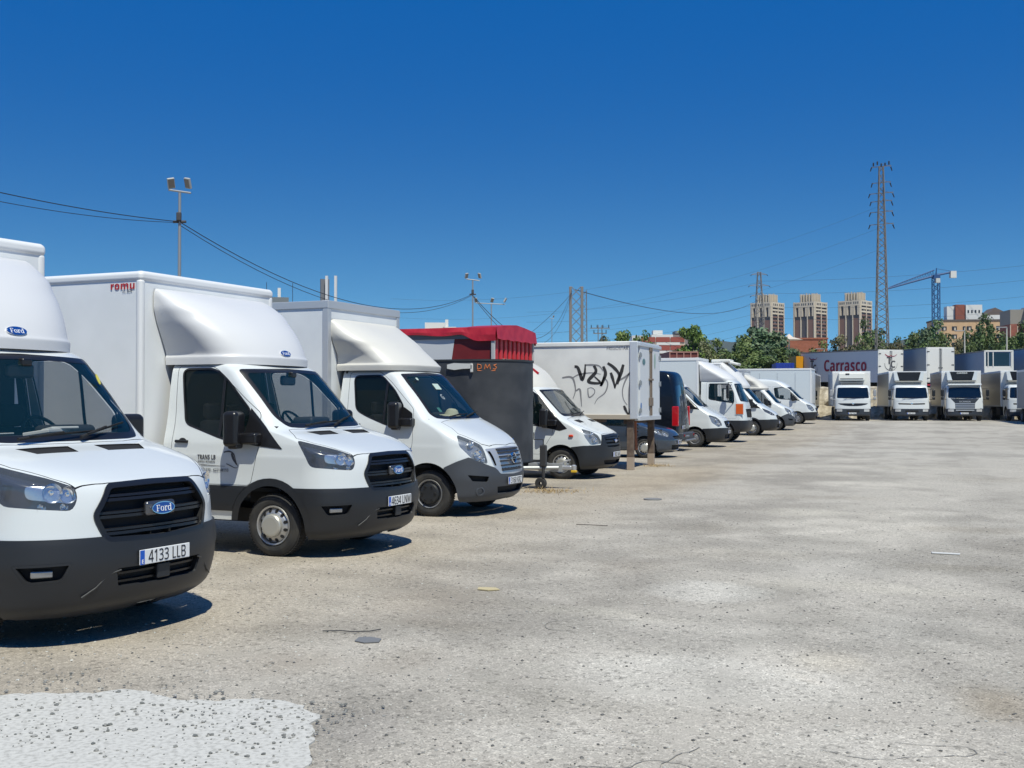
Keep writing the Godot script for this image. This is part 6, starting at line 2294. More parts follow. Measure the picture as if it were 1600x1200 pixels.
func make_back():
	rng.seed = 77
	# sandy bank behind the lorries
	var bk := MB.new()
	var bn := FastNoiseLite.new()
	bn.seed = 4; bn.frequency = .35; bn.fractal_octaves = 5
	var prof := [[-88.6, .30], [-89.0, .75], [-89.7, 1.25], [-90.1, 1.75], [-90.6, 2.2], [-91.2, 2.6], [-92.1, 2.80], [-93.4, 2.6], [-95.5, 2.2]]
	var px0 := -40.0
	var nx := 220
	var grid := []
	for q in prof:
		var row := PackedVector3Array()
		for i in nx + 1:
			var x := px0 + i * .3
			var k: float = clampf((q[1] - .3) / 1.2, 0, 1)
			row.append(Vector3(x, q[1] + bn.get_noise_2d(x, q[0] * 3.0) * .38 * k, q[0] + bn.get_noise_2d(x * 1.3 + 80.0, q[1] * 4.0) * .8))
		grid.append(row)
	for j in prof.size() - 1:
		for i in nx:
			bk.quad(grid[j][i], grid[j][i + 1], grid[j + 1][i + 1], grid[j + 1][i], Vector3(0, .5, .8))
	struct("sand_bank", bk, worn("bank_sand", Color(0.22, 0.185, 0.13), Color(0.56, 0.50, 0.40), 0.95, 0.5, 0.0, 51))

	# the three lorries facing the yard, a silver one beside them, and two seen in part
	var ra := make_lorry("lorry", "white refrigerated lorry with a dark smile-shaped grille, leftmost of the three facing the yard", "smile")
	put(ra, -4.74, -78.3, -83.2)
	var mi := make_lorry("lorry", "white-cabbed refrigerated lorry with slim dark slot grille and steel-sided box", "slot")
	put(mi, -1.05, -79.6, -81.7)
	var pp := MB.new()
	pp.rbox(Vector3(-.13, 1.58, .05), Vector3(.01, .11, .42), .004, Basis(Vector3.BACK, .32))
	obj("screen_card", pp, mat("card_pink", Color(0.6, 0.35, 0.42), 0.6), mi)
	var sc := make_lorry("lorry", "lorry with silver-barred dark grille and white corner panels", "bars")
	put(sc, 2.26, -79.8, -84.4)
	var cu := MB.new()
	cu.rbox(Vector3(-.42, 1.85, .78), Vector3(.04, .55, .45), .015)
	obj("curtain", cu, mat("curtain_pink", Color(0.35, 0.09, 0.09), 0.8), sc)
	var s4 := make_lorry("lorry", "steel-sided lorry squeezed between the silver-barred lorry and the right edge", "slot")
	put(s4, 6.05, -80.2, -82.0)
	var hid := make_lorry("lorry", "white lorry almost hidden behind the long white box", "slot")
	put(hid, -8.95, -82.6, -88.0)
	# box truck tail at the right edge
	var te := thing("box_truck", "grey-sided box truck with white tail cut off by the right edge", "truck")
	cargo_box(te, -7.5, 0, 1.25, .92, 3.35, mat("side_grey", Color(0.34, 0.35, 0.36), 0.45, 0.2), mat("box_trim", Color(0.74, 0.75, 0.76), 0.4), .12, false)
	block(te, "rear_door", Vector3(.02, 2.1, 0), Vector3(.05, 2.2, 2.3), mat("rear_white", Color(0.70, 0.70, 0.68), 0.45))
	for q in [[Vector3(-.9, 2.6, -1.26), Vector3(1.5, .85, .03)], [Vector3(-3.5, 1.9, -1.26), Vector3(.9, 1.8, .03)]]:
		block(te, "side_hatch", q[0], q[1], mat("hatch_grey", Color(0.40, 0.41, 0.43), 0.45, 0.2))
	for q in [[Vector3(.06, 1.55, -1.1), Vector3(.05, .05, .2)], [Vector3(.06, 1.2, -1.1), Vector3(.03, .1, .14)]]:
		block(te, "hinge", q[0], q[1], plastic())
	chassis(te, -7.2, .0, -2.0, .46, 1.1, "plain")
	wheel(te, Vector3(-6.8, .46, 1.1), 1.0, .46, .28, "plain", .28)
	wheel(te, Vector3(-6.8, .46, -1.1), -1.0, .46, .28, "plain", .28)
	put(te, 7.35, -71.5, -84.0)

	# semi-trailers on the upper level
	var grey := mat("curtain_grey", Color(0.60, 0.62, 0.65), 0.5)
	var ct := make_semi("semi_trailer", "grey curtain-sided trailer lettered in dark red, white tail with horned emblem", 13.0, 1.25, 1.0, 3.85, grey)
	put(ct, -3.1, -102.3, -54.1)
	ct.rotation.z = deg_to_rad(-1.2)
	var red := mat("letter_red", Color(0.30, 0.014, 0.045), 0.6)
	var ink := mat("print_dark", Color(0.07, 0.07, 0.08), 0.6)
	var sb := face(Vector3.RIGHT, Vector3.UP)
	# the side seen from the yard is the trailer's -z side
	var nb := face(Vector3.LEFT, Vector3.UP)
	text("painted_name", "Carrasco", 1.05, red, ct, Vector3(-5.2, 2.50, 1.262), sb, "Droid Sans", 1.15, 700, true)
	emblem(ct, Vector3(-10.6, 2.45, 1.262), face(Vector3.RIGHT, Vector3.UP), 1.25, red, ink)
	emblem(ct, Vector3(.062, 2.75, 0), face(Vector3(0, 0, -1), Vector3.UP), 1.0, red, ink)
	var ob := MB.new()
	ob.box(Vector3(.06, 1.22, .7), Vector3(.02, .30, .8))
	obj("warning_board", ob, mat("board_orange", Color(0.65, 0.30, 0.08), 0.5), ct)
	var t2 := make_semi("semi_trailer", "short-looking grey trailer with plain white double doors", 11.0, 1.22, 1.0, 3.98, mat("curtain_steel", Color(0.30, 0.33, 0.36), 0.5))
	put(t2, .95, -101.8, -66.4)
	var t3 := make_semi("semi_trailer", "blue-grey trailer whose white tail holds a glazed hatch", 12.0, 1.14, .9, 3.50, mat("curtain_blue", Color(0.13, 0.21, 0.34), 0.5), "window")
	put(t3, 5.33, -98.3, -75.0)
	t3.position.y = 2.3
	var t4 := make_semi("semi_trailer", "grey-blue trailer behind the glazed-tail trailer, cut off by the right edge", 13.0, 1.25, .9, 3.72, mat("curtain_pale", Color(0.34, 0.39, 0.47), 0.5))
	put(t4, 11.3, -94.3, -68.0)
	t4.position.y = 2.3
	# yellow tractor in front of the lettered trailer
	var ty := thing("tractor_unit", "yellow tractor cab at the far end of the lettered trailer", "lorry")
	var yel := mat("cab_yellow", Color(0.62, 0.27, 0.012), 0.35)
	var yb := MB.new()
	yb.prism(v2([-1.0, .9, 1.15, .9, 1.15, 2.4, .9, 3.35, .3, 3.75, -1.0, 3.75]), Vector3(0, 0, -1.2), Vector3.RIGHT, Vector3.UP, Vector3(0, 0, 2.4))
	obj("cab_body", yb, yel, ty)
	for sg in [1.0, -1.0]:
		var wn := MB.new()
		wn.prism(v2([-.3, 1.9, .95, 1.9, .8, 2.6, -.3, 2.6]), Vector3(0, 0, 1.2 * sg), Vector3.RIGHT, Vector3.UP, Vector3(0, 0, .01 * sg))
		obj("side_window", wn, mat("dark_glass", Color(0.004, 0.008, 0.016), 0.04, 0.0, 1.0), ty)
		wheel(ty, Vector3(.2, .5, 1.2 * sg), sg, .5, .3, "plain", .3)
		wheel(ty, Vector3(-2.6, .5, 1.2 * sg), sg, .5, .3, "plain", .3)
	block(ty, "chassis", Vector3(-1.4, .8, 0), Vector3(4.6, .4, 1.0), matt())
	put(ty, -11.6, -112.6, 126.0)
	# containers
	var cb := thing("shipping_container", "blue container showing over the long white box", "container")
	block(cb, "container_body", Vector3(0, 1.3, 0), Vector3(1.5, 2.6, 4.0), mat("container_blue", Color(0.012, 0.04, 0.30), 0.5))
	for i in 6:
		block(cb, "rib", Vector3(-.6 + i * .24, 1.3, 2.01), Vector3(.1, 2.4, .06), mat("container_blue", Color(0.012, 0.04, 0.30), 0.5))
	put(cb, -11.63, -97.5, 12)
	cb.position.y = 2.3
	var rc := thing("shipping_container", "rust-red container with framed end below the round tree", "container")
	var rm := worn("container_red", Color(0.13, 0.03, 0.025), Color(0.19, 0.05, 0.04), 0.6, 0.5, 0.0, 53)
	block(rc, "container_body", Vector3(0, 2.2, -3.0), Vector3(2.4, 2.9, 6.0), rm)
	for x in [-1.2, -.6, 0.0, .6, 1.2]:
		block(rc, "end_bar", Vector3(x, 2.2, .03), Vector3(.09, 2.9, .10), mat("bar_pink", Color(0.36, 0.18, 0.15), 0.6))
	for y in [.78, 2.9, 3.6]:
		block(rc, "end_rail", Vector3(0, y, .035), Vector3(2.44, .10, .11), mat("bar_pink", Color(0.36, 0.18, 0.15), 0.6))
	for x in [-1.0, 1.0]:
		block(rc, "support_block", Vector3(x, .38, -.4), Vector3(.3, .76, .4), mat("bark", Color(0.10, 0.08, 0.06), 0.9))
		block(rc, "support_block", Vector3(x, .38, -5.4), Vector3(.3, .76, .4), mat("bark", Color(0.10, 0.08, 0.06), 0.9))
	put(rc, -19.6, -94.8, 22)

	# trees and bushes: x, z, height over the upper level, half width, kind
	var kinds := {"r": "round bright green broadleaf tree", "o": "grey-green bush", "d": "dark dense tree", "g": "mid-green bush", "f": "large feathery pale tree", "p": "dark green pine", "b": "brownish dry bush"}
	var spots := [[-40.5, -144.9, 7.27, 1.11, "o"], [-38.4, -145.6, 7.78, 1.71, "r"], [-36.2, -146.5, 7.53, 1.29, "r"], [-29.5, -148.9, 8.38, 2.57, "r"], [-23.5, -127.7, 5.36, 2.01, "o"], [-29.3, -138.4, 5.18, 1.60, "d"], [-29.6, -170.2, 7.25, 2.91, "g"], [-20.3, -120.4, 4.05, 1.71, "o"], [-23.3, -151.2, 7.78, 1.97, "d"], [-18.3, -131.8, 7.54, 3.16, "f"], [-18.0, -119.1, 4.84, 2.36, "g"], [-15.6, -126.4, 5.50, 2.13, "f"], [-17.4, -108.7, 3.02, 1.85, "g"], [-14.5, -109.8, 3.27, 2.47, "g"], [-15.2, -138.3, 4.72, 1.93, "o"], [-15.1, -154.3, 5.64, 2.14, "o"], [-13.7, -165.5, 6.47, 2.10, "g"], [-11.9, -171.5, 7.47, 2.83, "b"], [-9.5, -167.1, 6.93, 2.29, "o"], [-9.9, -220.2, 12.86, 2.52, "p"], [-7.8, -226.3, 11.72, 2.09, "p"], [-6.9, -173.3, 7.28, 2.17, "o"], [-4.1, -169.0, 7.29, 2.01, "b"], [-2.2, -175.1, 7.75, 2.07, "b"], [-0.0, -159.9, 9.07, 2.49, "f"], [-0.8, -149.0, 6.38, 2.00, "g"], [1.8, -149.9, 6.54, 1.76, "g"], [3.2, -145.1, 5.33, 1.39, "b"], [4.3, -150.9, 6.94, 0.96, "d"], [6.6, -141.0, 8.06, 2.53, "p"], [5.3, -138.4, 7.04, 1.83, "p"], [9.1, -137.7, 6.91, 2.23, "p"], [11.8, -143.0, 7.69, 2.60, "p"], [3.9, -127.3, 4.16, 1.21, "g"], [7.2, -128.5, 5.17, 1.69, "p"], [-11.7, -128.9, 3.70, 2.14, "g"], [-9.4, -129.8, 3.91, 2.14, "o"], [-6.7, -130.8, 3.99, 2.14, "g"], [-3.7, -131.9, 3.91, 2.14, "b"], [-1.3, -129.6, 4.00, 2.09, "g"]]
	var places := ["over the graffiti box", "over the graffiti box", "by the white houses", "right of the white houses", "below the round bright tree", "behind the rust-red container", "behind the round bright tree", "right of the rust-red container", "left of the towers", "in front of the leftmost tower", "over the black van's neighbours", "under the leftmost tower", "over the hazard-plated truck", "beside the blue container", "under the brick wall", "before the brick wall", "under the middle tower", "under the right-hand tower", "left of the tall pylon", "left of the tall pylon, standing high", "right of the tall pylon's foot", "at the foot of the tall pylon", "right of the tall pylon", "under the bare hill", "under the blue crane", "left of the tan flats", "under the crane mast", "before the tan flats' corner", "hugging the tan flats", "in front of the tan flats, biggest of the pines", "left part of the pine clump", "right part of the pine clump", "at the right edge", "low before the tan flats", "low behind the blue-grey trailer", "low behind the lettered trailer's front", "low behind the lettered trailer's middle", "low behind the lettered trailer's tail", "low behind the white double doors", "low behind the short-looking trailer"]
	for i in spots.size():
		var s = spots[i]
		var h: float = (s[2] + 3.05 - ground_y(s[0], s[1])) * 1.06
		make_tree(s[0], s[1], h, s[3] * 1.12, s[4], kinds[s[4]] + " " + places[i], i)

	# floodlight poles and their cables
	floodlight_pole(-17.52, -23.28, 7.3, "tall twin floodlight pole behind the second box truck", [[-.21, .6], [.21, -.6]], 1.0, 6.22)
	floodlight_pole(-20.95, -50.8, 8.0, "twin floodlight pole over the red tarpaulin", [[-.30, .9], [.34, -.9]], 1.0, 6.97)
	floodlight_pole(-23.74, -60.4, 7.6, "three-lamp floodlight pole right of the red tarpaulin's peak", [[-.9, .3], [.05, 0.0], [.8, 1.2]], 1.0)
	floodlight_pole(-37.8, -113.9, 8.6, "small distant floodlight over the graffiti box's left end", [[.2, .6]], .9)
	wire(Vector3(-17.3, 5.92, -15.0), Vector3(-17.52, 6.22, -23.28), .12, .014, "upper black cable from the left edge to the tall floodlight pole")
	wire(Vector3(-17.3, 5.72, -15.0), Vector3(-17.52, 6.20, -23.28), .16, .010, "lower black cable from the left edge to the tall floodlight pole")
	wire(Vector3(-17.5, 6.20, -23.3), Vector3(-20.97, 6.97, -50.8), 1.35, .016, "upper black cable sagging between the first two floodlight poles")
	wire(Vector3(-17.5, 6.12, -23.3), Vector3(-20.97, 6.93, -50.8), 1.45, .013, "lower black cable sagging between the first two floodlight poles")
	wire(Vector3(-20.97, 6.95, -50.8), Vector3(-41.7, 15.6, -133.6), 3.9, .026, "upper black cable from the second floodlight pole to the twin lattice mast")
	wire(Vector3(-20.97, 6.90, -50.8), Vector3(-41.7, 15.2, -133.6), 4.3, .022, "lower black cable from the second floodlight pole to the twin lattice mast")
	wire(Vector3(-41.7, 15.2, -133.6), Vector3(-37.9, 6.5, -100.0), .5, .030, "cable dropping steeply left of the twin lattice mast")
	wire(Vector3(-41.3, 15.6, -133.8), Vector3(-59.9, 39.5, -425.2), 4.0, .07, "long cable from the twin lattice mast towards the three-armed pylon")
	var far := mat("cable_far", Color(0.05, 0.06, 0.075), 0.6)
	for i in 6:
		var ya: float = [46.0, 42.0, 38.0, 34.5, 31.0, 28.0][i]
		wire(Vector3(-60.0, ya, -425.0), Vector3(-150.0, ya - 9.0, -420.0), 2.5 + i * .3, .045, "faint line %s of six falling left from the three-armed pylon" % ["one, topmost", "two", "three", "four", "five", "six, lowest"][i], far)
	for i in 4:
		var ya: float = [46.5, 42.0, 37.0, 33.0][i]
		wire(Vector3(-59.0, ya, -425.0), Vector3(60.0, ya + 2.0, -400.0), 2.0 + i * .5, .05, "faint line %s of four running right from the three-armed pylon" % ["one, topmost", "two", "three", "four, lowest"][i], far)
	for i in 3:
		var ya: float = [33.0, 29.5, 26.0][i]
		wire(Vector3(-7.3, ya, -188.9), Vector3(-95.0, ya - 12.0, -190.0), 5.0, .018, "very faint line %s of three falling left from the tall pylon" % ["one, topmost", "two", "three, lowest"][i], far)

	# twin lattice mast
	var gal := mat("galvanised_far", Color(0.22, 0.20, 0.185), 0.6, 0.2)
	var tm := thing("lattice_mast", "broad lattice mast of two posts, left of the pair", "mast", Vector3(-41.2, ground_y(-41.2, -133.8), -133.8), deg_to_rad(20))
	var hm := 16.0 - ground_y(-41.2, -133.8)
	for sx in [-.72, .72]:
		var l := MB.new()
		l.rbox(Vector3(sx, hm * .5, 0), Vector3(.34, hm, .3), .04)
		obj("post", l, gal, tm)
	var br := MB.new()
	for i in 11:
		br.tube(Vector3(-.6, hm * i / 11.0, .0), Vector3(.6, hm * (i + 1) / 11.0, .0), .05, .05, 5)
		br.tube(Vector3(.6, hm * i / 11.0, .0), Vector3(-.6, hm * (i + 1) / 11.0, .0), .05, .05, 5)
	tag(obj("bracing", br, gal, tm), "", "", "", "stuff")
	var t5 := thing("lattice_mast", "slim lattice mast, right of the pair", "mast", Vector3(-47.5, ground_y(-47.5, -158.2), -158.2), deg_to_rad(20))
	lattice(t5, 15.6, .95, .7, 16, .055, .03, gal)
	var tp := thing("utility_pole", "small T-shaped utility pole over the trees by the masts", "utility pole", Vector3(-41.2, ground_y(-41.2, -144.6), -144.6), deg_to_rad(20))
	for x in [-.25, .25]:
		var m := MB.new()
		m.tube(Vector3(x, 0, 0), Vector3(x, 9.5, 0), .08, .06, 6)
		obj("post", m, gal, tp)
	for q in [[9.1, 1.3], [8.4, .9]]:
		var m := MB.new()
		m.box(Vector3(0, q[0], 0), Vector3(q[1] * 2, .12, .12))
		obj("crossarm", m, gal, tp)
		for x in [-.9, -.3, .3, .9]:
			var k := MB.new()
			k.tube(Vector3(x * q[1], q[0], 0), Vector3(x * q[1], q[0] + .45, 0), .07, .05, 6)
			obj("insulator", k, plastic(), tp)
	# tall pylon
	var py := thing("power_pylon", "tall slim lattice pylon with stacked crossarms, right of the towers", "pylon", Vector3(-6.95, ground_y(-6.95, -189), -189), deg_to_rad(11))
	var ph := 39.4 - py.position.y
	lattice(py, ph, 2.2, .62, 36, .11, .055, mat("pylon_grey", Color(0.20, 0.185, 0.17), 0.6, 0.2))
	for q in [[0, 1.6], [2.6, 1.5], [4.3, 1.9], [5.6, 1.7], [7.3, 1.8], [9.3, 1.9]]:
		var m := MB.new()
		m.box(Vector3(0, ph - q[0], 0), Vector3(q[1] * 2, .10, .12), Basis(Vector3.UP, -.4))
		m.tube(Vector3(0, ph - q[0] + .5, 0), Vector3(q[1], ph - q[0], -.4), .03, .03, 4)
		obj("crossarm", m, gal, py)
		for sx in [-1.0, 1.0]:
			var k := MB.new()
			k.tube(Vector3(sx * q[1] * .92, ph - q[0] - .1, 0), Vector3(sx * q[1] * 1.05, ph - q[0] - .75, 0), .11, .08, 6)
			obj("insulator", k, plastic(), py)
	for i in 5:
		var k := MB.new()
		k.rbox(Vector3(-1.2 + i * .6, ph + .35 + .2 * sin(i * 2.0), 0), Vector3(.22, .6, .22), .05)
		obj("antenna_drum", k, plastic(), py)
	# three-armed pylon in front of the leftmost tower
	var p2 := thing("power_pylon", "lattice pylon with three pairs of crossarms before the leftmost tower", "pylon", Vector3(-59.3, ground_y(-59, -425), -425.3), deg_to_rad(20))
	var p2h := 50.0 - p2.position.y
	lattice(p2, p2h, 6.0, 1.1, 20, .16, .09, mat("pylon_grey", Color(0.20, 0.185, 0.17), 0.6, 0.2))
	for q in [[1.0, 2.8], [5.2, 3.6], [9.0, 3.0]]:
		for sx in [-1.0, 1.0]:
			var m := MB.new()
			m.tube(Vector3(0, p2h - q[0] + .9, 0), Vector3(sx * q[1], p2h - q[0], 0), .11, .08, 5)
			m.tube(Vector3(0, p2h - q[0], 0), Vector3(sx * q[1], p2h - q[0], 0), .11, .08, 5)
			obj("crossarm", m, gal, p2)
			var k := MB.new()
			k.tube(Vector3(sx * q[1], p2h - q[0], 0), Vector3(sx * q[1] * 1.15, p2h - q[0] - .5, 0), .16, .1, 5)
			obj("insulator", k, plastic(), p2)
	# blue tower crane
	var cr := thing("tower_crane", "blue tower crane with its long jib pointing left", "crane", Vector3(2.2, ground_y(2, -352), -352.3), deg_to_rad(20))
	var blue := mat("crane_blue", Color(0.018, 0.07, 0.20), 0.5)
	var chh := 37.6 - cr.position.y
	lattice(cr, chh, 1.7, 1.7, 26, .17, .09, blue)
	block(cr, "slewing_ring", Vector3(0, chh + .6, 0), Vector3(1.9, 1.2, 1.9), blue)
	var hd := MB.new()
	hd.tube(Vector3(0, chh + .5, 0), Vector3(.2, chh + 3.2, 0), .25, .14, 6)
	obj("tower_head", hd, blue, cr)
	var jb := MB.new()
	jb.tube(Vector3(-.5, chh + .9, .0), Vector3(-14.2, chh - 2.9, .0), .34, .26, 6)
	jb.tube(Vector3(-.5, chh + 2.6, 0), Vector3(-13.8, chh - 2.5, 0), .20, .15, 6)
	for i in 18:
		var f0 := i / 18.0
		var f1 := (i + .5) / 18.0
		var f2 := (i + 1) / 18.0
		var lo0 := Vector3(-.5, chh + .9, 0).lerp(Vector3(-14.2, chh - 2.9, 0), f0)
		var up := Vector3(-.5, chh + 2.6, 0).lerp(Vector3(-13.8, chh - 2.5, 0), f1)
		var lo1 := Vector3(-.5, chh + .9, 0).lerp(Vector3(-14.2, chh - 2.9, 0), f2)
		jb.tube(lo0, up, .05, .05, 4)
		jb.tube(up, lo1, .05, .05, 4)
	obj("jib", jb, blue, cr)
	var cj := MB.new()
	cj.tube(Vector3(.3, chh + 1.1, 0), Vector3(5.6, chh + 2.2, 0), .34, .3, 6)
	cj.tube(Vector3(.2, chh + 3.0, 0), Vector3(4.6, chh + 2.3, 0), .06, .06, 4)
	obj("counter_jib", cj, blue, cr)
	block(cr, "counterweight", Vector3(5.0, chh + 1.3, 0), Vector3(1.7, 2.0, 1.3), mat("weight_white", Color(0.6, 0.6, 0.58), 0.7))
	block(cr, "operator_cab", Vector3(.1, chh - .6, 1.0), Vector3(1.2, 1.3, 1.2), mat("cab_pale", Color(0.5, 0.52, 0.5), 0.5))

	# towers on the skyline
	var tw := make_tower("leftmost of three brown towers with cream tops, behind the pylon")
	put(tw, -134.5, -1016, -24)
	var tw2: Node3D = copy_of(tw)
	tag(tw2, "middle of three brown towers with cream tops", "apartment tower")
	put(tw2, -98.6, -1029, -24)
	var tw3: Node3D = copy_of(tw)
	tag(tw3, "right-hand brown tower with cream top, next to the tall pylon", "apartment tower")
	put(tw3, -61.1, -1043, -24)
	for q in [[tw, 0.0], [tw2, 0.4], [tw3, 1.6]]:
		q[0].position.y += q[1] - 1.0

	# brick wall with a pale canopy under the towers
	var lw := thing("brick_building", "long low orange brick building under the towers", "building", Vector3(-33.0, ground_y(-33, -307), -307), deg_to_rad(20))
	var ob2 := worn("orange_brick", Color(0.26, 0.085, 0.045), Color(0.32, 0.11, 0.06), 0.85, 0.3, 0.0, 54)
	block(lw, "wall", Vector3(0, 7.6, -4), Vector3(16.5, 15.3, 8), ob2)
	block(lw, "parapet", Vector3(0, 15.35, -4), Vector3(16.9, .4, 8.4), ob2)
	for i in 4:
		block(lw, "window", Vector3(-6 + i * 4.0, 5.0, .03), Vector3(1.6, 1.8, .1), mat("tower_window", Color(0.03, 0.035, 0.045), 0.2))
	var cn := thing("canopy", "pale pointed canopy on a post before the orange brick building", "canopy", Vector3(-23.3, ground_y(-23.3, -204.6), -204.6), deg_to_rad(20))
	var cm := MB.new()
	cm.lathe(Vector3(0, 10.0, 0), Vector3.UP, [[0, 2.6], [.5, .7], [1.1, 0.0]], 8)
	obj("canopy_cloth", cm, mat("canopy_pale", Color(0.62, 0.54, 0.46), 0.8), cn)
	block(cn, "post", Vector3(0, 5.0, 0), Vector3(.25, 10.0, .25), mat("lamp_post_pale", Color(0.5, 0.48, 0.42), 0.6))

	# tan flats and brick houses at the right
	var win := mat("tower_window", Color(0.03, 0.035, 0.045), 0.2)
	var tan := worn("tan_brick", Color(0.52, 0.34, 0.19), Color(0.58, 0.39, 0.23), 0.85, 0.1, 0.0, 55)
	var fl := thing("apartment_block", "tan apartment block with small dark windows, right of the crane", "building", Vector3(13.4, 4.0, -410.0), deg_to_rad(14))
	block(fl, "wall", Vector3(0, 12.3, -5), Vector3(23.5, 24.8, 10), tan)
	block(fl, "parapet", Vector3(0, 25.0, -5), Vector3(23.9, .6, 10.4), mat("parapet_dark", Color(0.10, 0.08, 0.07), 0.8))
	for r in 7:
		for cpos in [[-8.6, 1.7], [-5.2, 1.6], [-2.0, .9], [-.4, 1.6], [3.1, 1.9], [6.4, 1.7], [9.3, 1.7]]:
			var y := 22.3 - r * 2.75
			var w := MB.new()
			w.box(Vector3(cpos[0], y, .04), Vector3(cpos[1], 1.35, .12))
			var wo = obj("window", w, win, fl)
			var s := MB.new()
			s.box(Vector3(cpos[0] + .15, y - .2, .14), Vector3(cpos[1] * .35, .9, .06))
			obj("shutter", s, mat("shutter_pale", Color(0.5, 0.45, 0.38), 0.7), wo)
	block(fl, "rooftop_room", Vector3(-4.2, 27.6, -7), Vector3(4.2, 5.2, 4.0), mat("white_wall", Color(0.66, 0.66, 0.64), 0.7))
	block(fl, "rooftop_room", Vector3(-2.2, 27.9, -6), Vector3(3.0, 5.6, 4.0), mat("brick_red", Color(0.25, 0.08, 0.05), 0.85))
	var wr = block(fl, "rooftop_room", Vector3(2.4, 28.0, -6), Vector3(5.4, 5.2, 4.0), mat("white_wall", Color(0.66, 0.66, 0.64), 0.7))
	for i in 4:
		block(wr, "window", Vector3(.5 + i * 1.2, 28.3, -3.96), Vector3(.5, 1.0, .08), win)
	var bh := thing("apartment_block", "red brick block with white cornice behind the tan flats", "building", Vector3(21.2, 4.0, -424.0), deg_to_rad(14))
	block(bh, "wall", Vector3(0, 13.0, -5), Vector3(11.0, 26.0, 10), mat("brick_red", Color(0.25, 0.08, 0.05), 0.85))
	block(bh, "cornice", Vector3(0, 26.8, -5), Vector3(11.6, 1.6, 10.6), mat("white_wall", Color(0.66, 0.66, 0.64), 0.7))
	for i in 3:
		block(bh, "window", Vector3(2.4 + i * 1.2, 24.2, .03), Vector3(.6, 1.1, .1), win)
	block(bh, "corner_strip", Vector3(3.6, 22.0, .05), Vector3(4.0, 8.0, .06), mat("cream_wall", Color(0.5, 0.42, 0.33), 0.8))
	var gh := thing("gabled_house", "brick house with grey gable roof behind the white cornice", "building", Vector3(25.0, 4.0, -456.0), deg_to_rad(14))
	block(gh, "wall", Vector3(0, 14.5, -5), Vector3(11.0, 29.0, 10), mat("brick_red", Color(0.25, 0.08, 0.05), 0.85))
	var gr := MB.new()
	gr.prism(v2([-5.8, 29.0, 5.8, 29.0, -1.5, 32.6]), Vector3(0, 0, -10), Vector3.RIGHT, Vector3.UP, Vector3(0, 0, 10.2))
	obj("roof", gr, mat("roof_brown", Color(0.13, 0.10, 0.085), 0.85), gh)
	var bw := thing("apartment_block", "red brick block with grey roof wall, cut off by the right edge", "building", Vector3(26.6, 4.0, -372.0), deg_to_rad(14))
	block(bw, "wall", Vector3(0, 10.5, -5), Vector3(6.6, 21.0, 10), worn("red_brick", Color(0.22, 0.07, 0.045), Color(0.29, 0.10, 0.065), 0.85, 0.2, 0.0, 56))
	block(bw, "roof_wall", Vector3(0, 23.2, -5), Vector3(6.6, 4.4, 9.8), mat("roof_grey", Color(0.26, 0.24, 0.21), 0.8))
	for x in [-3.3, -1.2, 1.0]:
		block(bw, "brick_pier", Vector3(x, 10.4, .05), Vector3(.25, 20.6, .12), mat("cream_wall", Color(0.5, 0.42, 0.33), 0.8))
	block(bw, "corner_strip", Vector3(3.6, 13.5, .1), Vector3(.7, 26.5, .5), mat("white_wall", Color(0.66, 0.66, 0.64), 0.7))
	var b2 := thing("apartment_block", "white balconied block just entering at the right edge", "building", Vector3(32.0, 4.0, -366.0), deg_to_rad(14))
	block(b2, "wall", Vector3(0, 13.0, -5), Vector3(6.0, 26.0, 10), mat("white_wall", Color(0.66, 0.66, 0.64), 0.7))
	for i in 8:
		block(b2, "balcony", Vector3(0, 3 + i * 3.0, .5), Vector3(5.6, 1.1, 1.2), mat("cream_wall", Color(0.5, 0.42, 0.33), 0.8))
	# houses over the graffiti box
	var wht := mat("white_wall", Color(0.66, 0.66, 0.64), 0.7)
	var rt := thing("terraced_block", "long block with red and white bands left of the round tree", "building", Vector3(-95.5, 5.0, -423.0), deg_to_rad(20))
	block(rt, "wall", Vector3(0, 10.2, -5), Vector3(17.0, 21.0, 10), mat("cream_wall", Color(0.5, 0.42, 0.33), 0.8))
	for q in [[20.2, Color(.30, .07, .05)], [17.0, Color(.30, .07, .05)]]:
		for k in 3:
			block(rt, "red_band", Vector3(-5.6 + k * 5.6, q[0], .1), Vector3(5.3, 1.9, .5), mat("band_red", q[1], .8))
	for q in [[18.6, 0], [15.4, 1]]:
		block(rt, "white_band", Vector3(2.0 - q[1] * 3.0, q[0], .12), Vector3(9.0, 1.0, .4), wht)
	var wb := thing("white_house", "white flat-roofed house above the red-banded block", "building", Vector3(-104.5, 5.0, -462.0), deg_to_rad(20))
	block(wb, "wall", Vector3(0, 11.5, -5), Vector3(9.0, 26.0, 9), wht)
	block(wb, "rooftop_room", Vector3(-1.6, 25.2, -5), Vector3(4.0, 2.4, 5), wht)
	for i in 3:
		block(wb, "window", Vector3(-2.6 + i * 2.6, 22.4, -.46), Vector3(.9, 1.2, .1), win)
	var gb := thing("grey_house", "grey-roofed house tucked left of the round tree's top", "building", Vector3(-99.0, 5.0, -474.0), deg_to_rad(20))
	block(gb, "wall", Vector3(0, 12.0, -5), Vector3(9.0, 26.0, 9), mat("house_grey", Color(0.22, 0.19, 0.18), 0.8))
	block(gb, "roof", Vector3(1.5, 26.0, -5), Vector3(8.0, 1.2, 9.4), mat("house_slate", Color(0.16, 0.18, 0.19), 0.6))
	for i in 2:
		block(gb, "window", Vector3(-2.0 + i * 2.6, 23.0, -.46), Vector3(1.1, 1.3, .1), win)
	var ws2 := thing("white_house", "small white house at the right end of the treetops over the graffiti box", "building", Vector3(-109.5, 5.0, -440.0), deg_to_rad(20))
	block(ws2, "wall", Vector3(0, 11.0, -5), Vector3(4.6, 24.0, 8), wht)
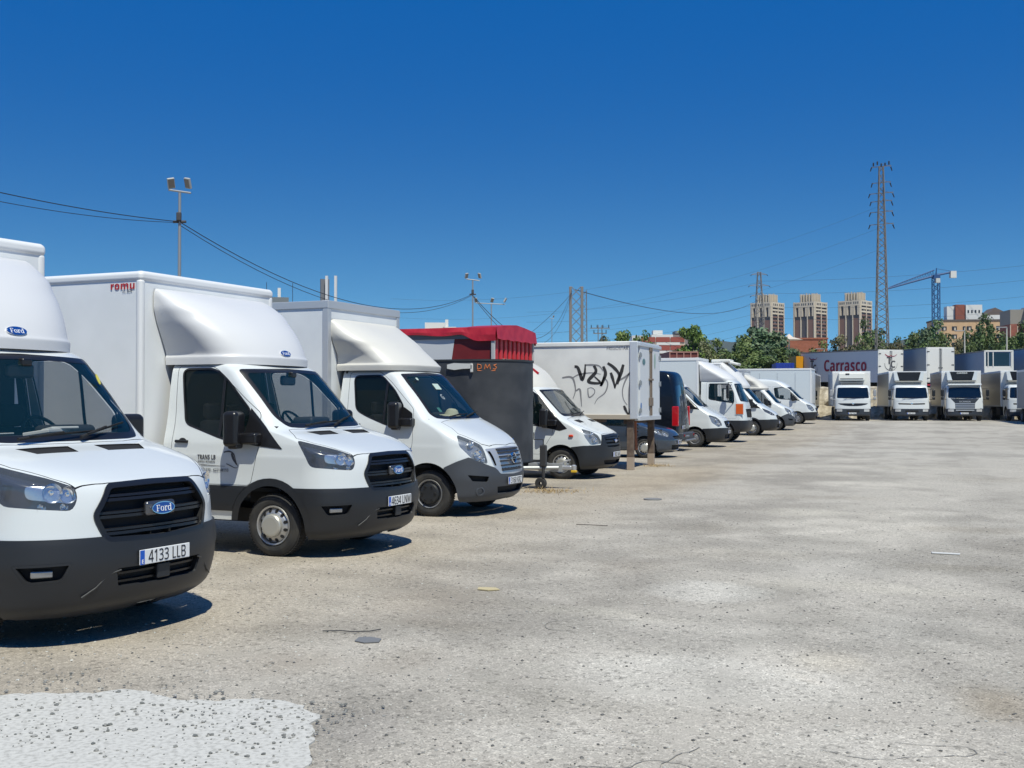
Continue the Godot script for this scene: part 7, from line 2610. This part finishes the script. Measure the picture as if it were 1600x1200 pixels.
	block(ws2, "window", Vector3(-.6, 21.0, -.96), Vector3(.8, 1.1, .1), win)
	# rooftops peeping over the boxes on the left
	var lr := thing("rooftop", "grey rooftop with antenna between the two nearest boxes", "building", Vector3(-141.5, 3.0, -224.5), deg_to_rad(32))
	block(lr, "wall", Vector3(0, 10.5, -5), Vector3(10.0, 21.0, 8), mat("house_grey", Color(0.22, 0.19, 0.18), 0.8))
	block(lr, "rooftop_room", Vector3(.2, 21.8, -4), Vector3(4.6, 2.4, 3), mat("house_slate", Color(0.16, 0.18, 0.19), 0.6))
	block(lr, "chimney", Vector3(.3, 24.0, -3), Vector3(.7, 2.4, .7), wht)
	for x in [-2.6, 3.4]:
		block(lr, "antenna", Vector3(x, 24.0, -3), Vector3(.12, 5.0, .12), plastic())
	var ll := thing("white_house", "far white rooftop over the red tarpaulin", "building", Vector3(-204.0, 4.0, -457.0), deg_to_rad(24))
	block(ll, "wall", Vector3(0, 14.8, -5), Vector3(26.0, 29.4, 9), mat("cream_wall", Color(0.5, 0.42, 0.33), 0.8))
	block(ll, "rooftop_room", Vector3(-2.5, 31.0, -4), Vector3(9.0, 3.4, 5), wht)
	block(ll, "chimney", Vector3(2.8, 32.0, -4), Vector3(1.4, 4.4, 1.4), wht)
	block(ll, "rooftop_room", Vector3(4.0, 30.0, -4), Vector3(6.0, 1.6, 5), wht)
	# grey tail-lift uprights showing over the third box
	var tl := thing("lift_mast", "two pale uprights with a dark panel behind the third box truck", "lift", Vector3(-20.1, 0, -35.15), deg_to_rad(20))
	for x in [-.02, .30]:
		block(tl, "upright", Vector3(x, 3.1, .06), Vector3(.09, 6.2, .12), mat("upright_pale", Color(0.62, 0.63, 0.64), 0.5))
	block(tl, "panel", Vector3(-.12, 4.2, -.1), Vector3(.32, 3.8, .06), mat("panel_dark", Color(0.16, 0.17, 0.19), 0.6), .5)
	block(tl, "base_plate", Vector3(.1, .05, 0), Vector3(1.2, .1, 1.0), plastic())
	# street lamps along the upper road
	street_lamp(-11.5, -113.0, 3.2, "short lamp post over the blue container's right")
	street_lamp(-10.9, -129.2, 5.2, "lamp post over the lettered trailer")
	street_lamp(3.5, -123.9, 6.6, "lamp post before the tan flats, left of the pines")
	street_lamp(7.1, -117.8, 6.5, "pale lamp post before the pines at the right")

	# far hills
	var hl := MB.new()
	var hn := FastNoiseLite.new()
	hn.seed = 21; hn.frequency = .0016; hn.fractal_octaves = 4
	var last := []
	for j in 4:
		var line := []
		for i in 161:
			var x := -1600.0 + i * 20.0
			var cx := 30.0 * exp(-pow((x + 43.0) / 42.0, 2.0)) + 34.0 * exp(-pow((x + 450.0) / 75.0, 2.0)) + 16.0 * exp(-pow((x + 350.0) / 60.0, 2.0))
			var crest := 108.0 + hn.get_noise_2d(x, 3.0) * 20.0 + cx
			line.append(Vector3(x, [2.0, crest * .7, crest, 30.0][j] + hn.get_noise_2d(x * 6.0, j * 90.0) * 5.0, [-2250.0, -2450.0, -2560.0, -3100.0][j]))
		if j > 0:
			for i in 160:
				hl.quad(last[i], last[i + 1], line[i + 1], line[i], Vector3(0, .6, .8) if j < 3 else Vector3(0, .8, -.5))
		last = line
	struct("hills", hl, mat("hill_scrub", Color(0.055, 0.065, 0.05), 0.95))
# ---------------------------------------------------------------- standing the row up
func put(o: Node3D, x: float, z: float, turn := 0.0):
	o.position = Vector3(x, ground_y(x, z), z)
	o.rotation.y = deg_to_rad(turn)

func make_row():
	var a := make_white_cab_truck()
	var b := copy_of(a)
	tag(a, "nearest white box truck, cut off by the left edge, papers on its dashboard", "truck")
	tag(b, "white box truck with black company print on its door", "truck")
	put(a, -6.46, -7.10, -5.5)
	put(b, -6.82, -11.78, -3.5)
	number_plate(a, Vector3(1.082, .60, 0), "4133 LLB")
	number_plate(b, Vector3(1.082, .60, 0), "4634 LNM")
	details_near(a)
	details_door(b)

	var n := make_silver_grille_truck("box_truck", "white box truck with silver grille surround and cream wind deflector")
	put(n, -6.99, -16.36, -3.0)
	number_plate(n, Vector3(.982, .525, 0), "3160 KRZ")
	details_hat(n)

	var dt := make_dark_trailer()
	put(dt, -7.5, -21.2, 0)

	var rt := make_red_body_truck()
	put(rt, -7.62, -24.72, -1.5)

	var fb := make_graffiti_box()
	put(fb, -6.84, -28.66, 0)

	var car := make_dark_car()
	put(car, -8.1, -34.2, 0)

	var bv := make_black_van()
	bv.scale = Vector3(1, 1.05, 1)
	put(bv, -8.08, -39.1, 0)

	var s1 := make_high_van("white van with nose out, between the black van and the orange-plated truck")
	put(s1, -8.23, -42.75, 0)

	var hz := make_hazard_truck()
	put(hz, -8.0, -48.1, 0)

	var iv := make_slim_lamp_truck()
	put(iv, -8.16, -56.85, 0)

	var ms := make_silver_grille_truck("box_truck", "white box truck mostly hidden behind the slim-lamped truck", true)
	put(ms, -7.75, -63.0, 0)
	number_plate(ms, Vector3(.982, .525, 0), "6671 KDB", 0, .52, true)

	var s2 := copy_of(s1)
	tag(s2, "last white van of the row, its whole side in view", "van")
	put(s2, -7.56, -71.6, 0)

	var lb := make_long_box_truck()
	put(lb, -7.6, -79.5, 0)

	# litter on the gravel
	for q in [["rubber_strip", Vector3(-4.09, 0, -7.49), "thin black rubber strip lying on the gravel before the nearest truck", "rubber strip"], ["flat_rag", Vector3(-3.84, 0, -7.30), "small flat dark rag near the black rubber strip", "rag"], ["cardboard", Vector3(-3.83, 0, -9.65), "yellowish flat cardboard scrap in the middle of the gravel", "cardboard"], ["paper_scrap", Vector3(.18, 0, -13.7), "white paper strip on the lane at the right", "paper"], ["metal_lid", Vector3(-4.57, 0, -19.4), "dark flat lid on the gravel beyond the silver-grilled truck", "lid"], ["stick", Vector3(-4.43, 0, -15.1), "thin dark stick on the gravel before the silver-grilled truck", "stick"]]:
		var m := MB.new()
		var y := ground_y(q[1].x, q[1].z)
		var o: Vector3 = q[1] + Vector3(0, y, 0)
		match q[0]:
			"rubber_strip":
				m.path([o + Vector3(-.20, .012, .05), o + Vector3(-.08, .014, 0), o + Vector3(.04, .014, 0), o + Vector3(.14, .014, -.06), o + Vector3(.18, .012, -.16)], .0045)
			"stick":
				m.path([o + Vector3(-.22, .012, .0), o + Vector3(.0, .016, .03), o + Vector3(.24, .012, .02)], .005)
			"flat_rag":
				m.prism(v2([-.10, -.06, -.02, -.10, .08, -.07, .11, .03, .02, .09, -.07, .06]), o + Vector3(0, .004, 0), Vector3.RIGHT, Vector3.BACK, Vector3(0, .006, 0))
			"cardboard":
				m.prism(v2([-.11, -.05, .05, -.08, .12, .0, .03, .07, -.08, .05]), o + Vector3(0, .006, 0), Vector3.RIGHT, Vector3.BACK, Vector3(0, .008, 0))
			"paper_scrap":
				m.prism(v2([-.16, -.06, .15, -.03, .14, .05, -.15, .03]), o + Vector3(0, .006, 0), Vector3.RIGHT, Vector3.BACK, Vector3(0, .008, 0))
			"metal_lid":
				m.lathe(o, Vector3.UP, [[0, .16], [.02, .16], [.025, .13], [.015, .1], [.015, 0]], 18)
		var cs := {"rubber_strip": Color(.06, .06, .06), "stick": Color(.05, .04, .035), "flat_rag": Color(.17, .175, .185), "cardboard": Color(.52, .44, .26), "paper_scrap": Color(.62, .62, .6), "metal_lid": Color(.2, .2, .2)}
		lone(q[0], m, mat("litter_" + q[0], cs[q[0]], .8), q[2], q[3])

	rng.seed = 99
	dry_weeds("dry_grass", Vector3(-6.8, 0, -20.4), .55, .6, 420, "dry straw weeds round the trailer's jockey wheel")
	dry_weeds("dry_grass", Vector3(-6.8, 0, -29.4), .4, .5, 220, "dry straw weeds at the wooden legs of the box")

func details_near(t: Node3D):
	# papers on the dashboard, a yellow sticker inside the screen
	for q in [[Vector3(-.19, 1.495, -.02), .35, Vector3(.22, .03, .34)], [Vector3(-.17, 1.52, -.14), -.2, Vector3(.16, .02, .24)], [Vector3(-.16, 1.49, .46), .1, Vector3(.10, .01, .22)]]:
		var m := MB.new()
		m.rbox(q[0], q[2], .008, Basis(Vector3.UP, q[1]) * Basis(Vector3.BACK, .15))
		var lab: String = "folded white papers lying on the nearest truck's dashboard" if q[2].z > .27 else ("crumpled white sheet on top of the dashboard papers" if q[2].z > .23 else "small white slip under the nearest truck's near wiper")
		tag(obj("paper", m, mat("paper_white", Color(0.75, 0.77, 0.74), 0.7)), lab, "paper").transform = t.transform
	var s := MB.new()
	s.prism(ellipse(0, 0, .05, .035, 14), Vector3(-.30, 1.93, -.66), Vector3(-.1, -.5, -.5).normalized(), Vector3(-.4, .7, -.3).normalized(), Vector3(.004, .003, 0))
	obj("screen_sticker", s, mat("sticker_yellow", Color(0.5, 0.45, 0.08), 0.6), t)

func details_door(t: Node3D):
	var sh_z := 1.012
	var ink := mat("print_dark", Color(0.07, 0.07, 0.08), 0.6)
	var b := face(Vector3.RIGHT, Vector3.UP)
	text("door_print", "TRANS LB", .052, ink, t, Vector3(-.88, 1.10, sh_z + .002), b, "Droid Sans", .78, 700)
	text("door_print", "PORTES Y MUDANZAS", .02, ink, t, Vector3(-.88, 1.05, sh_z + .004), b, "Droid Sans", .9, 400)
	text("door_print", "633211770 - 622144110", .036, ink, t, Vector3(-.80, .955, sh_z + .006), b, "Droid Sans", .86, 400)
	var l := MB.new()
	_ribbon(l, v2([-1.03, 1.015, -.80, 1.005, -.62, 1.0]), .008, sh_z)
	_ribbon(l, v2([-.64, 1.16, -.56, 1.17, -.50, 1.14, -.47, 1.06, -.44, 1.0]), .016, sh_z - .004)
	_ribbon(l, v2([-.60, 1.03, -.52, 1.0, -.48, .985, -.44, .99]), .01, sh_z)
	_ribbon(l, v2([-.53, 1.15, -.50, 1.08, -.455, 1.02]), .03, sh_z - .004)
	tag(obj("door_drawing", l, ink, t), "", "", "", "stuff")
	var r := text("body_print", "romu", .088, mat("print_red", Color(0.45, 0.02, 0.03), 0.6), t, Vector3(-1.90, 3.085, 1.268), b, "Droid Sans", 1.2, 700, true)
	text("body_print", "S.L. BCN", .028, ink, t, Vector3(-1.83, 3.02, 1.268), b, "Droid Sans", 1.0, 400)

func details_hat(t: Node3D):
	# straw hat on the dashboard, stickers and a letter on the screen
	var h := MB.new()
	h.lathe(Vector3(-.20, 1.50, -.16), Vector3(.1, 1, 0), [[0, .20], [.008, .20], [.02, .12], [.06, .105], [.10, .085], [.12, .05], [.125, 0]], 26)
	var hat = tag(obj("sun_hat", h, mat("hat_straw", Color(0.62, 0.63, 0.42), 0.8)), "pale straw hat on the dashboard of the truck with silver grille", "hat")
	hat.transform = t.transform
	var up := Vector3(-.65, .75, 0).normalized()
	var b := face(Vector3(0, 0, -1), up)
	var wz := Vector3(-.20, 1.83, .10)
	var g := text("screen_letter", "G", .10, mat("letter_white", Color(0.7, 0.72, 0.7), 0.5), t, Vector3(-.212, 1.80, .16) + b.z * .012, b, "Droid Sans", 1.0, 700, true)
	for q in [[Vector3(-.33, 1.965, .12), .19, .12, Color(0.45, 0.55, 0.50)], [Vector3(-.44, 2.08, .58), .06, .05, Color(0.45, 0.55, 0.06)], [Vector3(-.12, 1.60, .44), .09, .09, Color(0.10, 0.30, 0.22)]]:
		var m := MB.new()
		m.rbox(q[0] + b.z * .01, Vector3(q[1], q[2], .004), .0015, b)
		obj("screen_sticker", m, mat("sticker_%d" % int(q[3].g * 1000), q[3], 0.6), t)
# ---------------------------------------------------------------- the scene
func _ready():
	rng.seed = 20240611
	# camera, sky, sun, exposure
	var cam := Camera3D.new()
	cam.name = "camera"
	cam.fov = rad_to_deg(2.0 * atan(600.0 / 1750.0))
	cam.near = 0.1
	cam.far = 6000.0
	cam.position = Vector3(0, 1.75, 0)
	cam.rotation = Vector3(atan(26.0 / 1750.0), deg_to_rad(20.4), 0)
	add_child(cam)
	cam.current = true
	var we := WorldEnvironment.new()
	we.name = "environment"
	var env := Environment.new()
	var sky := Sky.new()
	var sm := ProceduralSkyMaterial.new()
	sm.sky_top_color = lin(0.0, 0.108, 0.41)
	sm.sky_horizon_color = lin(0.26, 0.70, 1.0)
	sm.sky_curve = 0.056
	sm.ground_bottom_color = lin(0.25, 0.24, 0.22)
	sm.ground_horizon_color = lin(0.30, 0.33, 0.34)
	sm.sun_angle_max = 4.0
	sky.sky_material = sm
	env.background_mode = Environment.BG_SKY
	env.sky = sky
	env.tonemap_mode = Environment.TONE_MAPPER_LINEAR
	env.tonemap_exposure = 1.0
	env.fog_enabled = true
	env.fog_density = 0.00007
	env.fog_light_color = lin(0.40, 0.56, 0.74)
	env.sdfgi_enabled = true
	env.ssao_enabled = true
	env.ssil_enabled = true
	we.environment = env
	add_child(we)
	var sun := DirectionalLight3D.new()
	sun.name = "sun"
	sun.light_color = Color(1.0, 0.99, 0.925)
	sun.light_energy = 1.5
	sun.light_angular_distance = 0.5
	sun.shadow_enabled = true
	var el := deg_to_rad(60.0)
	var az := deg_to_rad(40.0)
	var to_sun := Vector3(cos(el) * sin(az), sin(el), cos(el) * cos(az))
	add_child(sun)
	sun.look_at_from_position(Vector3.ZERO, -to_sun, Vector3.UP)

	make_ground()
	make_row()
	make_back()

func copy_of(o: Node3D) -> Node3D:
	var c: Node3D = o.duplicate()
	c.name = numbered(String(o.name).trim_suffix("_001"))
	add_child(c)
	return c
